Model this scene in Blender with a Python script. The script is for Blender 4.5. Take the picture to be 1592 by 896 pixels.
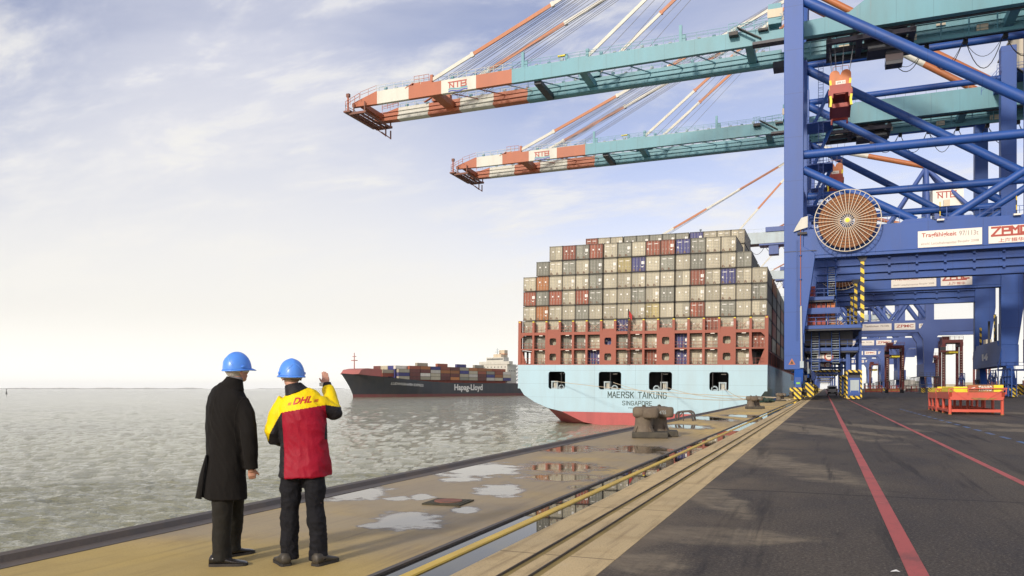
import bpy, bmesh, math, random
import numpy as np
from mathutils import Vector, Matrix
from mathutils.bvhtree import BVHTree

for o in list(bpy.data.objects):
    bpy.data.objects.remove(o)
scene = bpy.context.scene
col = scene.collection
R = math.radians

# ------------------------------------------------------------------ camera
YAW = math.atan(486 / 1215.0)
CS, SN = math.cos(YAW), math.sin(YAW)
EYE, FPX = 1.55, 1215.0
cam_d = bpy.data.cameras.new('camera')
cam = bpy.data.objects.new('camera', cam_d)
col.objects.link(cam)
cam.location = (0, 0, EYE)
cam.rotation_euler = (R(90), 0, YAW)
cam_d.sensor_width = 36.0
cam_d.lens = FPX / 1592.0 * 36.0
cam_d.shift_y = 156.0 / 1592.0
cam_d.clip_start = 0.1
cam_d.clip_end = 60000
scene.camera = cam

# ------------------------------------------------------------------ sky and sun
SUN_EL, SUN_AZ = R(24), R(189)          # azimuth clockwise from +Y: the sun stands behind and to the left
world = bpy.data.worlds.new('World')
scene.world = world
world.use_nodes = True
wn, wl = world.node_tree.nodes, world.node_tree.links
wn.clear()


def N(nodes, kind, **kw):
    n = nodes.new(kind)
    for k, v in kw.items():
        if k.startswith('_'):
            setattr(n, k[1:], v)
    return n


def make_sky():
    out = wn.new('ShaderNodeOutputWorld')
    bg = wn.new('ShaderNodeBackground')
    bg.inputs['Strength'].default_value = 0.094
    sky = wn.new('ShaderNodeTexSky')
    sky.sky_type = 'NISHITA'
    sky.sun_disc = False
    sky.sun_elevation = SUN_EL
    sky.sun_rotation = SUN_AZ
    sky.air_density = 1.0
    sky.dust_density = 1.2
    tc = wn.new('ShaderNodeTexCoord')
    sep = wn.new('ShaderNodeSeparateXYZ')
    wl.new(tc.outputs['Generated'], sep.inputs[0])

    def math_(op, a, b=None, c=None, clamp=False):
        m = wn.new('ShaderNodeMath')
        m.operation = op
        m.use_clamp = clamp
        for i, v in enumerate((a, b, c)):
            if v is None:
                continue
            if isinstance(v, (int, float)):
                m.inputs[i].default_value = v
            else:
                wl.new(v, m.inputs[i])
        return m.outputs[0]

    def ramp(fac, stops):
        r = wn.new('ShaderNodeMapRange')
        r.interpolation_type = 'SMOOTHSTEP'
        r.inputs['From Min'].default_value = stops[0]
        r.inputs['From Max'].default_value = stops[1]
        r.inputs['To Min'].default_value = stops[2]
        r.inputs['To Max'].default_value = stops[3]
        wl.new(fac, r.inputs['Value'])
        return r.outputs[0]

    zc = math_('MAXIMUM', sep.outputs['Z'], 0.0)
    # cloud plane coordinates: direction projected on a high flat layer
    den = math_('ADD', zc, 0.22)
    px = math_('DIVIDE', sep.outputs['X'], den)
    py = math_('DIVIDE', sep.outputs['Y'], den)
    comb = wn.new('ShaderNodeCombineXYZ')
    wl.new(px, comb.inputs[0]); wl.new(py, comb.inputs[1])
    mp = wn.new('ShaderNodeMapping')
    mp.inputs['Rotation'].default_value = (0, 0, R(-28))
    mp.inputs['Scale'].default_value = (0.8, 1.6, 1)
    mp.inputs['Location'].default_value = (7.4, 3.2, 0)
    wl.new(comb.outputs[0], mp.inputs[0])
    n1 = wn.new('ShaderNodeTexNoise')
    n1.inputs['Scale'].default_value = 1.05
    n1.inputs['Detail'].default_value = 9
    n1.inputs['Roughness'].default_value = 0.55
    n1.inputs['Distortion'].default_value = 0.5
    wl.new(mp.outputs[0], n1.inputs['Vector'])
    n2 = wn.new('ShaderNodeTexNoise')
    n2.inputs['Scale'].default_value = 2.9
    n2.inputs['Detail'].default_value = 11
    n2.inputs['Roughness'].default_value = 0.62
    n2.inputs['Distortion'].default_value = 0.25
    wl.new(mp.outputs[0], n2.inputs['Vector'])
    broad = ramp(n1.outputs['Fac'], (0.40, 0.64, 0.0, 1.0))
    wisp = ramp(n2.outputs['Fac'], (0.44, 0.70, 0.0, 1.0))
    clouds = math_('ADD', math_('MULTIPLY', broad, 0.58), math_('MULTIPLY', wisp, 0.9), clamp=True)
    # milky veil that thickens towards the horizon
    veil = ramp(zc, (0.0, 0.29, 1.0, 0.0))
    # thin bright cloud bank low over the water
    vm = wn.new('ShaderNodeVectorMath'); vm.operation = 'DOT_PRODUCT'
    wl.new(tc.outputs['Generated'], vm.inputs[0])
    vm.inputs[1].default_value = (-0.63, 0.765, 0.09)
    lobe = ramp(vm.outputs['Value'], (0.90, 1.0, 0.0, 0.8))
    veil2 = math_('MULTIPLY', veil, 1.0)
    keep = math_('MULTIPLY', math_('SUBTRACT', 1.0, veil2, clamp=True), math_('SUBTRACT', 1.0, math_('MULTIPLY', clouds, 0.82), clamp=True))
    keep = math_('MULTIPLY', keep, math_('SUBTRACT', 1.0, lobe, clamp=True))
    cover = math_('SUBTRACT', 1.0, keep, clamp=True)
    # cloud colour, a little brighter low down
    cc = wn.new('ShaderNodeMix'); cc.data_type = 'RGBA'
    cc.inputs[6].default_value = (8.0, 8.1, 9.1, 1)
    cc.inputs[7].default_value = (10.3, 10.05, 9.35, 1)
    wl.new(math_('MAXIMUM', ramp(zc, (0.02, 0.5, 1.0, 0.0)), math_('MULTIPLY', wisp, 0.8)), cc.inputs[0])
    tint = wn.new('ShaderNodeMix'); tint.data_type = 'RGBA'; tint.blend_type = 'MULTIPLY'
    tint.inputs[0].default_value = 1.0
    tint.inputs[7].default_value = (2.3, 1.76, 1.75, 1)
    wl.new(sky.outputs[0], tint.inputs[6])
    mix = wn.new('ShaderNodeMix'); mix.data_type = 'RGBA'
    wl.new(cover, mix.inputs[0])
    wl.new(tint.outputs[2], mix.inputs[6])
    wl.new(cc.outputs[2], mix.inputs[7])
    # the air glares just above the horizon
    glare = math_('MULTIPLY', ramp(zc, (0.0, 0.10, 1.0, 0.0)), 0.22)
    gm = wn.new('ShaderNodeVectorMath'); gm.operation = 'SCALE'
    wl.new(mix.outputs[2], gm.inputs[0])
    wl.new(math_('ADD', glare, 1.0), gm.inputs['Scale'])
    wl.new(gm.outputs[0], bg.inputs['Color'])
    wl.new(bg.outputs[0], out.inputs[0])


make_sky()
sun_d = bpy.data.lights.new('sun', 'SUN')
sun_d.energy = 3.0
sun_d.angle = R(5)
sun_d.color = (1.0, 0.93, 0.80)
sun = bpy.data.objects.new('sun', sun_d)
col.objects.link(sun)
_dir = Vector((math.sin(SUN_AZ) * math.cos(SUN_EL), math.cos(SUN_AZ) * math.cos(SUN_EL), math.sin(SUN_EL)))
sun.rotation_euler = _dir.to_track_quat('Z', 'Y').to_euler()
sun.location = (-20, -20, 40)
scene.view_settings.view_transform = 'Standard'
scene.view_settings.look = 'None'
scene.view_settings.gamma = 1
scene.view_settings.exposure = 0.0


# ------------------------------------------------------------------ small maths
def gx(u, v, z=0.0):
    """a point of the horizontal plane z measured from the photograph"""
    d = (EYE - z) * FPX / (v - 604.0)
    r = (u - 796.0) / FPX * d
    return Vector((-SN * d + CS * r, CS * d + SN * r, z))


def xat(u, Y):
    """X on the vertical plane at Y"""
    q = (u - 796.0) / FPX
    return Y * (q * CS - SN) / (CS + q * SN)


def zat(v, X, Y):
    d = -SN * X + CS * Y
    return EYE + (604.0 - v) * d / FPX


# ------------------------------------------------------------------ materials
MATS = {}


def paint(name, rgb, rough=0.5, dirt=0.18, scale=0.6, dirt_rgb=(0.12, 0.09, 0.06), bump=0.0, metallic=0.0, vary=0.0, streak=True, spec=0.5, seam=None, runs=0.0):
    if name in MATS:
        return MATS[name]
    m = bpy.data.materials.new(name)
    m.use_nodes = True
    nt = m.node_tree
    b = nt.nodes['Principled BSDF']
    b.inputs['Roughness'].default_value = rough
    b.inputs['Metallic'].default_value = metallic
    b.inputs['Specular IOR Level'].default_value = spec
    geo = nt.nodes.new('ShaderNodeTexCoord')
    mp = nt.nodes.new('ShaderNodeMapping')
    mp.inputs['Scale'].default_value = (1, 1, 0.22 if streak else 1)
    nt.links.new(geo.outputs['Object'], mp.inputs[0])
    no = nt.nodes.new('ShaderNodeTexNoise')
    no.inputs['Scale'].default_value = scale
    no.inputs['Detail'].default_value = 8
    no.inputs['Roughness'].default_value = 0.65
    nt.links.new(mp.outputs[0], no.inputs['Vector'])
    mr = nt.nodes.new('ShaderNodeMapRange')
    mr.inputs['From Min'].default_value = 0.42
    mr.inputs['From Max'].default_value = 0.8
    mr.inputs['To Max'].default_value = dirt * 2.2
    nt.links.new(no.outputs['Fac'], mr.inputs['Value'])
    mx = nt.nodes.new('ShaderNodeMix'); mx.data_type = 'RGBA'
    mx.inputs[6].default_value = (*rgb, 1)
    mx.inputs[7].default_value = (*dirt_rgb, 1)
    nt.links.new(mr.outputs[0], mx.inputs[0])
    last = mx.outputs[2]
    if seam:
        sp = nt.nodes.new('ShaderNodeSeparateXYZ'); nt.links.new(geo.outputs['Object'], sp.inputs[0])
        for ax, pitch, wd in seam:
            dv = nt.nodes.new('ShaderNodeMath'); dv.operation = 'DIVIDE'; dv.inputs[1].default_value = pitch
            nt.links.new(sp.outputs[ax], dv.inputs[0])
            fr = nt.nodes.new('ShaderNodeMath'); fr.operation = 'FRACT'; nt.links.new(dv.outputs[0], fr.inputs[0])
            lt = nt.nodes.new('ShaderNodeMath'); lt.operation = 'LESS_THAN'; lt.inputs[1].default_value = wd / pitch
            nt.links.new(fr.outputs[0], lt.inputs[0])
            ml = nt.nodes.new('ShaderNodeMath'); ml.operation = 'MULTIPLY'; ml.inputs[1].default_value = 0.38
            nt.links.new(lt.outputs[0], ml.inputs[0])
            m3 = nt.nodes.new('ShaderNodeMix'); m3.data_type = 'RGBA'
            m3.inputs[7].default_value = (*[x * .35 for x in rgb], 1)
            nt.links.new(ml.outputs[0], m3.inputs[0]); nt.links.new(last, m3.inputs[6])
            last = m3.outputs[2]
    if runs:
        mr_ = nt.nodes.new('ShaderNodeMapping'); mr_.inputs['Scale'].default_value = (1.6, 1.6, .10)
        nt.links.new(geo.outputs['Object'], mr_.inputs[0])
        nr = nt.nodes.new('ShaderNodeTexNoise'); nr.inputs['Scale'].default_value = 1.0; nr.inputs['Detail'].default_value = 6
        nr.inputs['Roughness'].default_value = .7
        nt.links.new(mr_.outputs[0], nr.inputs['Vector'])
        m4 = nt.nodes.new('ShaderNodeMapRange'); m4.inputs['From Min'].default_value = .60; m4.inputs['From Max'].default_value = .74
        m4.inputs['To Max'].default_value = runs
        nt.links.new(nr.outputs['Fac'], m4.inputs['Value'])
        m5 = nt.nodes.new('ShaderNodeMix'); m5.data_type = 'RGBA'; m5.inputs[7].default_value = (.20, .10, .05, 1)
        nt.links.new(m4.outputs[0], m5.inputs[0]); nt.links.new(last, m5.inputs[6])
        last = m5.outputs[2]
    if vary:
        oi = nt.nodes.new('ShaderNodeObjectInfo')
        hs = nt.nodes.new('ShaderNodeHueSaturation')
        m2 = nt.nodes.new('ShaderNodeMapRange')
        m2.inputs['To Min'].default_value = 1 - vary
        m2.inputs['To Max'].default_value = 1 + vary
        nt.links.new(oi.outputs['Random'], m2.inputs['Value'])
        nt.links.new(m2.outputs[0], hs.inputs['Value'])
        nt.links.new(last, hs.inputs['Color'])
        last = hs.outputs[0]
    nt.links.new(last, b.inputs['Base Color'])
    if bump:
        bp = nt.nodes.new('ShaderNodeBump')
        bp.inputs['Strength'].default_value = bump
        bp.inputs['Distance'].default_value = 0.02
        n3 = nt.nodes.new('ShaderNodeTexNoise')
        n3.inputs['Scale'].default_value = scale * 14
        n3.inputs['Detail'].default_value = 5
        nt.links.new(geo.outputs['Object'], n3.inputs['Vector'])
        nt.links.new(n3.outputs['Fac'], bp.inputs['Height'])
        nt.links.new(bp.outputs[0], b.inputs['Normal'])
    MATS[name] = m
    return m


def stripes(name, a, b_, freq, vec=(1, 1, 1)):
    if name in MATS:
        return MATS[name]
    m = bpy.data.materials.new(name)
    m.use_nodes = True
    nt = m.node_tree
    b = nt.nodes['Principled BSDF']
    b.inputs['Roughness'].default_value = 0.55
    tc = nt.nodes.new('ShaderNodeTexCoord')
    dp = nt.nodes.new('ShaderNodeVectorMath'); dp.operation = 'DOT_PRODUCT'
    dp.inputs[1].default_value = [v * freq for v in vec]
    nt.links.new(tc.outputs['Object'], dp.inputs[0])
    fr = nt.nodes.new('ShaderNodeMath'); fr.operation = 'FRACT'
    nt.links.new(dp.outputs['Value'], fr.inputs[0])
    gt = nt.nodes.new('ShaderNodeMath'); gt.operation = 'GREATER_THAN'
    gt.inputs[1].default_value = 0.5
    nt.links.new(fr.outputs[0], gt.inputs[0])
    mx = nt.nodes.new('ShaderNodeMix'); mx.data_type = 'RGBA'
    mx.inputs[6].default_value = (*a, 1)
    mx.inputs[7].default_value = (*b_, 1)
    nt.links.new(gt.outputs[0], mx.inputs[0])
    nt.links.new(mx.outputs[2], b.inputs['Base Color'])
    MATS[name] = m
    return m


BLUE = paint('crane blue paint', (0.012, 0.070, 0.30), 0.5, 0.2, 0.25, (0.03, 0.045, 0.10), seam=((2, 5.9, .09), (0, 6.1, .09)), runs=.12)
BLUE2 = paint('crane haze-paled blue paint', (0.045, 0.09, 0.28), 0.5, 0.1, 0.25, (0.08, 0.1, 0.2))  # distance haze of the far cranes is put into this paler blue
TEAL = paint('crane teal paint', (0.105, 0.29, 0.35), 0.5, 0.2, 0.3, (0.08, 0.14, 0.13), seam=((0, 4.6, .08),), runs=.2)
PALE = paint('pale grey blue paint', (0.38, 0.47, 0.50), 0.5, 0.25, 0.4, (0.2, 0.17, 0.12))
CREAM = paint('cream paint', (0.58, 0.50, 0.36), 0.5, 0.15, 0.4)
ORANGE = paint('orange red paint', (0.37, 0.105, 0.042), 0.5, 0.2, 0.5, (0.22, 0.07, 0.04), runs=.2)
STAYOR = paint('orange stay paint', (0.40, 0.13, 0.04), 0.5, 0.15, 0.5)
WHITE = paint('white paint', (0.54, 0.54, 0.47), 0.5, 0.2, 0.5, (0.30, 0.27, 0.22))
SIGNW = paint('sign white', (0.74, 0.70, 0.62), 0.5, 0.04, 0.8)
SIGNR = paint('sign red', (0.36, 0.05, 0.03), 0.5, 0.03, 1)
SIGNG = paint('sign grey lettering', (0.25, 0.20, 0.18), 0.5, 0.03, 1)
RED = paint('lashing bridge red paint', (0.29, 0.075, 0.042), 0.55, 0.15, 0.6, (0.2, 0.06, 0.04))
HULL = paint('pale blue hull paint', (0.38, 0.56, 0.64), 0.45, 0.14, 0.35, (0.30, 0.33, 0.31), seam=((2, 2.4, .05), (0, 7.3, .06)), runs=.22)
ANTIF = paint('red antifouling paint', (0.44, 0.09, 0.085), 0.6, 0.3, 0.3, (0.2, 0.05, 0.05))
BLACKHULL = paint('dark hull paint', (0.035, 0.040, 0.048), 0.6, 0.3, 0.1, (0.08, 0.07, 0.06))
DARK = paint('dark steel', (0.02, 0.02, 0.022), 0.6, 0.2, 1.0)
NAVY = paint('dark navy steel', (0.012, 0.018, 0.035), 0.5, 0.1, 1.0)
ROPE = paint('wire rope', (0.14, 0.15, 0.18), 0.6, 0.1, 1.0)
YEL = paint('yellow paint', (0.80, 0.66, 0.02), 0.5, 0.15, 1.5, (0.35, 0.2, 0.03))
STR = stripes('yellow black hazard stripes', (0.75, 0.52, 0.03), (0.02, 0.02, 0.02), 1.5)
STRZ = stripes('yellow black pole bands', (0.75, 0.52, 0.03), (0.02, 0.02, 0.02), 0.85, (0.7, 0, 1))
BROWN = paint('wound brown cable', (0.30, 0.125, 0.045), 0.8, 0.4, 0.8, (0.1, 0.04, 0.02))
IVORY = paint('ivory reel spokes', (0.62, 0.56, 0.44), 0.5, 0.1, 1)
SPRED = paint('spreader red paint', (0.33, 0.035, 0.022), 0.5, 0.2, 1.0, (0.1, 0.03, 0.02))
SPOR = paint('spreader orange paint', (0.55, 0.16, 0.04), 0.5, 0.2, 1.0)
CARRED = paint('straddle carrier red', (0.16, 0.016, 0.016), 0.5, 0.2, 1.0)
RACKRED = paint('rack red paint', (0.58, 0.085, 0.05), 0.55, 0.2, 1.2, (0.25, 0.08, 0.04))
RUST = paint('rusty ochre plate', (0.34, 0.16, 0.04), 0.7, 0.4, 2)
GLASS = paint('dark glass', (0.02, 0.025, 0.03), 0.08, 0.0, 1)
SILVER = paint('silver car paint', (0.78, 0.77, 0.72), 0.3, 0.05, 1)
RUBBER = paint('black rubber', (0.018, 0.018, 0.018), 0.8, 0.1, 2)
IRON = paint('bollard iron', (0.115, 0.090, 0.064), 0.8, 0.30, 3.0, (0.22, 0.19, 0.13), bump=0.6, streak=False)
IRONBASE = paint('bollard base iron', (0.045, 0.04, 0.03), 0.7, 0.4, 3.0, (0.09, 0.08, 0.05), bump=0.5, streak=False)
INKGREEN = paint('dark hull lettering', (0.02, 0.05, 0.045), 0.5, 0.02, 1)
WHITETXT = paint('white lettering', (0.75, 0.75, 0.70), 0.5, 0.04, 1)


# ------------------------------------------------------------------ mesh building
class MB:
    def __init__(self):
        self.v, self.f, self.m, self.mats, self.sm = [], [], [], [], []

    def mi(self, mat):
        if mat not in self.mats:
            self.mats.append(mat)
        return self.mats.index(mat)

    def add(self, vs, fs, mat, smooth=False):
        o = len(self.v)
        self.v += [tuple(p) for p in vs]
        k = self.mi(mat)
        for f in fs:
            self.f.append([i + o for i in f])
            self.m.append(k)
            self.sm.append(smooth)
        return self

    def box(self, x0, x1, y0, y1, z0, z1, mat):
        vs = [(x0, y0, z0), (x1, y0, z0), (x1, y1, z0), (x0, y1, z0), (x0, y0, z1), (x1, y0, z1), (x1, y1, z1), (x0, y1, z1)]
        return self.add(vs, [(0, 3, 2, 1), (4, 5, 6, 7), (0, 1, 5, 4), (1, 2, 6, 5), (2, 3, 7, 6), (3, 0, 4, 7)], mat)

    def prism(self, pts, a0, a1, mat, axis='y', smooth=False):
        """outline pts extruded along an axis; pts are the other two coordinates in order"""
        def P(p, a):
            if axis == 'y':
                return (p[0], a, p[1])
            if axis == 'x':
                return (a, p[0], p[1])
            return (p[0], p[1], a)
        n = len(pts)
        vs = [P(p, a0) for p in pts] + [P(p, a1) for p in pts]
        fs = [list(range(n)), list(range(2 * n - 1, n - 1, -1))]
        fs += [(i, (i + 1) % n + 0, (i + 1) % n + n, i + n)[::-1] for i in range(n)]
        return self.add(vs, fs, mat, smooth)

    def tube(self, p0, p1, r, mat, n=8, r1=None, cap=True):
        p0, p1 = Vector(p0), Vector(p1)
        if r1 is None:
            r1 = r
        d = (p1 - p0)
        if d.length < 1e-9:
            return self
        d.normalize()
        a = d.orthogonal().normalized()
        b = d.cross(a)
        vs = []
        for p, rr in ((p0, r), (p1, r1)):
            for i in range(n):
                t = 2 * math.pi * i / n
                vs.append(p + a * math.cos(t) * rr + b * math.sin(t) * rr)
        self.add(vs, [(i, (i + 1) % n, (i + 1) % n + n, i + n) for i in range(n)], mat, n > 6)
        if cap:
            self.add(vs, [list(range(n))[::-1], list(range(n, 2 * n))], mat)
        return self

    def path(self, pts, r, mat, n=6):
        for a, b in zip(pts[:-1], pts[1:]):
            self.tube(a, b, r, mat, n)
        return self

    def beam(self, p0, p1, w, h, mat, up=(0, 0, 1)):
        p0, p1 = Vector(p0), Vector(p1)
        d = (p1 - p0).normalized()
        s = d.cross(Vector(up))
        if s.length < 1e-4:
            s = d.cross(Vector((0, 1, 0)))
        s.normalize()
        t = s.cross(d)
        vs = []
        for p in (p0, p1):
            for a, b in ((-1, -1), (1, -1), (1, 1), (-1, 1)):
                vs.append(p + s * a * w / 2 + t * b * h / 2)
        return self.add(vs, [(0, 1, 2, 3), (7, 6, 5, 4), (0, 4, 5, 1), (1, 5, 6, 2), (2, 6, 7, 3), (3, 7, 4, 0)], mat)

    def disc(self, c, r, mat, axis='y', t=0.02, n=32, r_in=0.0):
        vs, fs = [], []
        for k, a in enumerate((-t / 2, t / 2)):
            for rr in ((r, r_in) if r_in else (r,)):
                for i in range(n):
                    th = 2 * math.pi * i / n
                    x, z = math.cos(th) * rr, math.sin(th) * rr
                    p = {'y': (x, a, z), 'x': (a, x, z), 'z': (x, z, a)}[axis]
                    vs.append((c[0] + p[0], c[1] + p[1], c[2] + p[2]))
        if r_in:
            for i in range(n):
                j = (i + 1) % n
                fs += [(i, j, n + j, n + i), (2 * n + j, 2 * n + i, 3 * n + i, 3 * n + j),
                       (i, 2 * n + i, 2 * n + j, j), (n + i, n + j, 3 * n + j, 3 * n + i)]
        else:
            fs = [list(range(n)), list(range(2 * n - 1, n - 1, -1))]
            fs += [(i, n + i, n + (i + 1) % n, (i + 1) % n) for i in range(n)]
        return self.add(vs, fs, mat)

    def rail(self, pts, mat, h=1.1, step=1.6, r=0.035, mid=1):
        """hand rail with posts along a polyline"""
        for a, b in zip(pts[:-1], pts[1:]):
            a, b = Vector(a), Vector(b)
            L = (b - a).length
            k = max(1, int(round(L / step)))
            for i in range(k + 1):
                p = a.lerp(b, i / k)
                self.tube(p, p + Vector((0, 0, h)), r, mat, 4, cap=False)
            for j in range(mid + 1):
                z = h * (j + 1) / (mid + 1)
                self.tube(a + Vector((0, 0, z)), b + Vector((0, 0, z)), r, mat, 4, cap=False)
        return self

    def mesh(self, name):
        me = bpy.data.meshes.new(name)
        me.from_pydata(self.v, [], self.f)
        for m in self.mats:
            me.materials.append(m)
        me.polygons.foreach_set('material_index', self.m)
        me.polygons.foreach_set('use_smooth', self.sm)
        bm = bmesh.new(); bm.from_mesh(me)
        bmesh.ops.recalc_face_normals(bm, faces=bm.faces)
        bm.to_mesh(me); bm.free()
        me.update()
        return me

    def build(self, name, parent=None, bevel=0.0):
        o = bpy.data.objects.new(name, self.mesh(name))
        col.objects.link(o)
        if parent is not None:
            o.parent = parent
        if bevel:
            md = o.modifiers.new('bevel', 'BEVEL')
            md.width = bevel; md.segments = 2; md.limit_method = 'ANGLE'
            md.harden_normals = False
        return o


def empty(name, loc=(0, 0, 0), rz=0.0):
    o = bpy.data.objects.new(name, None)
    o.empty_display_size = 0.5
    o.location = loc
    o.rotation_euler = (0, 0, rz)
    col.objects.link(o)
    return o


def tag(o, label, cat=None, group=None, kind=None):
    if label:
        o['label'] = label
    if cat:
        o['category'] = cat
    if group:
        o['group'] = group
    if kind:
        o['kind'] = kind
    return o


def copy_tree(o, parent=None):
    c = o.copy()
    col.objects.link(c)
    c.parent = parent
    for ch in list(o.children):
        copy_tree(ch, c)
    return c


def frame_at(origin, right, up):
    r = Vector(right).normalized(); u = Vector(up).normalized(); n = r.cross(u)
    return Matrix(((r.x, u.x, n.x, origin[0]), (r.y, u.y, n.y, origin[1]), (r.z, u.z, n.z, origin[2]), (0, 0, 0, 1)))


def text_mesh(s, w, h, mat, bold=0.0, track=1.0):
    """flat lettering centred on the origin of the XY plane, w by h; w or h None keeps the aspect"""
    cu = bpy.data.curves.new('lettering', 'FONT')
    cu.body = s
    cu.size = 1
    cu.offset = bold
    cu.extrude = 0.0
    cu.resolution_u = 3
    cu.space_character = track
    ob = bpy.data.objects.new('lettering', cu)
    me = bpy.data.meshes.new_from_object(ob)
    bpy.data.objects.remove(ob)
    bpy.data.curves.remove(cu)
    co = np.zeros(len(me.vertices) * 3)
    me.vertices.foreach_get('co', co)
    co = co.reshape(-1, 3)
    mn, mx_ = co.min(0), co.max(0)
    bw, bh = mx_[0] - mn[0], mx_[1] - mn[1]
    sx = w / bw if w else h / bh
    sy = h / bh if h else sx
    co[:, 0] = (co[:, 0] - (mn[0] + mx_[0]) / 2) * sx
    co[:, 1] = (co[:, 1] - (mn[1] + mx_[1]) / 2) * sy
    co[:, 2] = 0
    me.vertices.foreach_set('co', co.ravel())
    me.materials.clear()
    me.materials.append(mat)
    for p in me.polygons:
        p.material_index = 0
    return me


def text(name, s, w, h, mat, origin, right, up, parent=None, bold=0.0, track=1.0):
    me = text_mesh(s, w, h, mat, bold, track)
    me.transform(frame_at(origin, right, up))
    me.name = name
    o = bpy.data.objects.new(name, me)
    col.objects.link(o)
    if parent is not None:
        o.parent = parent
    return o


def strokes(mb, lines, w, mat, origin, right, up, thick=0.03):
    """polylines in a plane turned into flat bars; joints get a square of their own"""
    M = frame_at(origin, right, up)
    for ln in lines:
        for a, b in zip(ln[:-1], ln[1:]):
            a, b = Vector(a), Vector(b)
            d = (b - a).normalized()
            a2, b2 = a - d * w * 0.5, b + d * w * 0.5
            n = Vector((-d.y, d.x)) * w / 2
            q = [a2 - n, b2 - n, b2 + n, a2 + n]
            vs = [M @ Vector((p.x, p.y, 0.0)) for p in q] + [M @ Vector((p.x, p.y, thick)) for p in q]
            mb.add(vs, [(4, 5, 6, 7), (0, 1, 5, 4), (1, 2, 6, 5), (2, 3, 7, 6), (3, 0, 4, 7)], mat)
            thick += 0.0015
    return mb


GLYPH = {
    'M': [[(0, 0), (0, 1), (.5, .3), (1, 1), (1, 0)]], 'A': [[(0, 0), (.5, 1), (1, 0)], [(.2, .32), (.8, .32)]],
    'E': [[(.85, 1), (0, 1), (0, 0), (.85, 0)], [(0, .52), (.7, .52)]], 'R': [[(0, 0), (0, 1), (.7, 1), (.9, .85), (.9, .65), (.7, .5), (0, .5)], [(.5, .5), (.95, 0)]],
    'S': [[(.9, .85), (.7, 1), (.2, 1), (0, .85), (0, .65), (.2, .53), (.7, .47), (.9, .33), (.9, .15), (.7, 0), (.2, 0), (0, .15)]],
    'K': [[(0, 0), (0, 1)], [(.85, 1), (.05, .45)], [(.3, .62), (.9, 0)]], 'T': [[(0, 1), (1, 1)], [(.5, 1), (.5, 0)]], 'I': [[(.1, 0), (.1, 1)]],
    'U': [[(0, 1), (0, .2), (.2, 0), (.7, 0), (.9, .2), (.9, 1)]], 'N': [[(0, 0), (0, 1), (.9, 0), (.9, 1)]],
    'G': [[(.9, .82), (.7, 1), (.2, 1), (0, .8), (0, .2), (.2, 0), (.7, 0), (.9, .2), (.9, .48), (.5, .48)]],
    'O': [[(.2, 0), (0, .2), (0, .8), (.2, 1), (.75, 1), (.95, .8), (.95, .2), (.75, 0), (.2, 0)]], 'P': [[(0, 0), (0, 1), (.7, 1), (.9, .85), (.9, .62), (.7, .47), (0, .47)]],
}


def block_text(name, s, w, h, mat, origin, parent, pen=.15):
    adv = {'I': .55, ' ': .9}
    tot = sum(adv.get(c, 1.35) for c in s) - .35
    k = w / tot
    x = -w / 2
    mb = MB()
    for c in s:
        if c in GLYPH:
            strokes(mb, [[(x + a * k, (b - .5) * h) for a, b in ln] for ln in GLYPH[c]], pen * h, mat, origin, (1, 0, 0), (0, 0, 1), .012)
        x += adv.get(c, 1.35) * k
    return mb.build(name, parent)


NTB_LINES = [[(-2.5, -0.9), (-2.5, 0.55), (-1.3, -0.9), (-1.3, 0.55)], [(-2.9, 0.95), (2.55, 0.95)], [(-0.1, 0.95), (-0.1, -0.9)],
             [(1.0, 0.95), (1.0, -0.9), (2.2, -0.9), (2.5, -0.65), (2.5, -0.25), (2.2, 0.02), (1.0, 0.02)], [(2.2, 0.02), (2.4, 0.3), (2.4, 0.7), (2.2, 0.95)]]
ZPMC_LINES = [[(-2.6, 0.8), (-1.5, 0.8), (-2.6, -0.8), (1.9, -0.8)], [(-1.15, -0.45), (-1.15, 0.8), (-0.2, 0.8), (-0.2, 0.05), (-1.1, 0.05)],
              [(0.1, -0.45), (0.1, 0.8), (0.55, 0.2), (1.0, 0.8), (1.0, -0.45)], [(2.4, 0.8), (1.35, 0.8), (1.35, -0.45), (2.4, -0.45)]]


def logo(name, lines, size, mat, origin, right, up, parent, w=0.3, sy=None):
    mb = MB()
    sy = sy or size
    strokes(mb, [[(x * size, y * sy) for x, y in ln] for ln in lines], w * size, mat, origin, right, up)
    return mb.build(name, parent)


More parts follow.
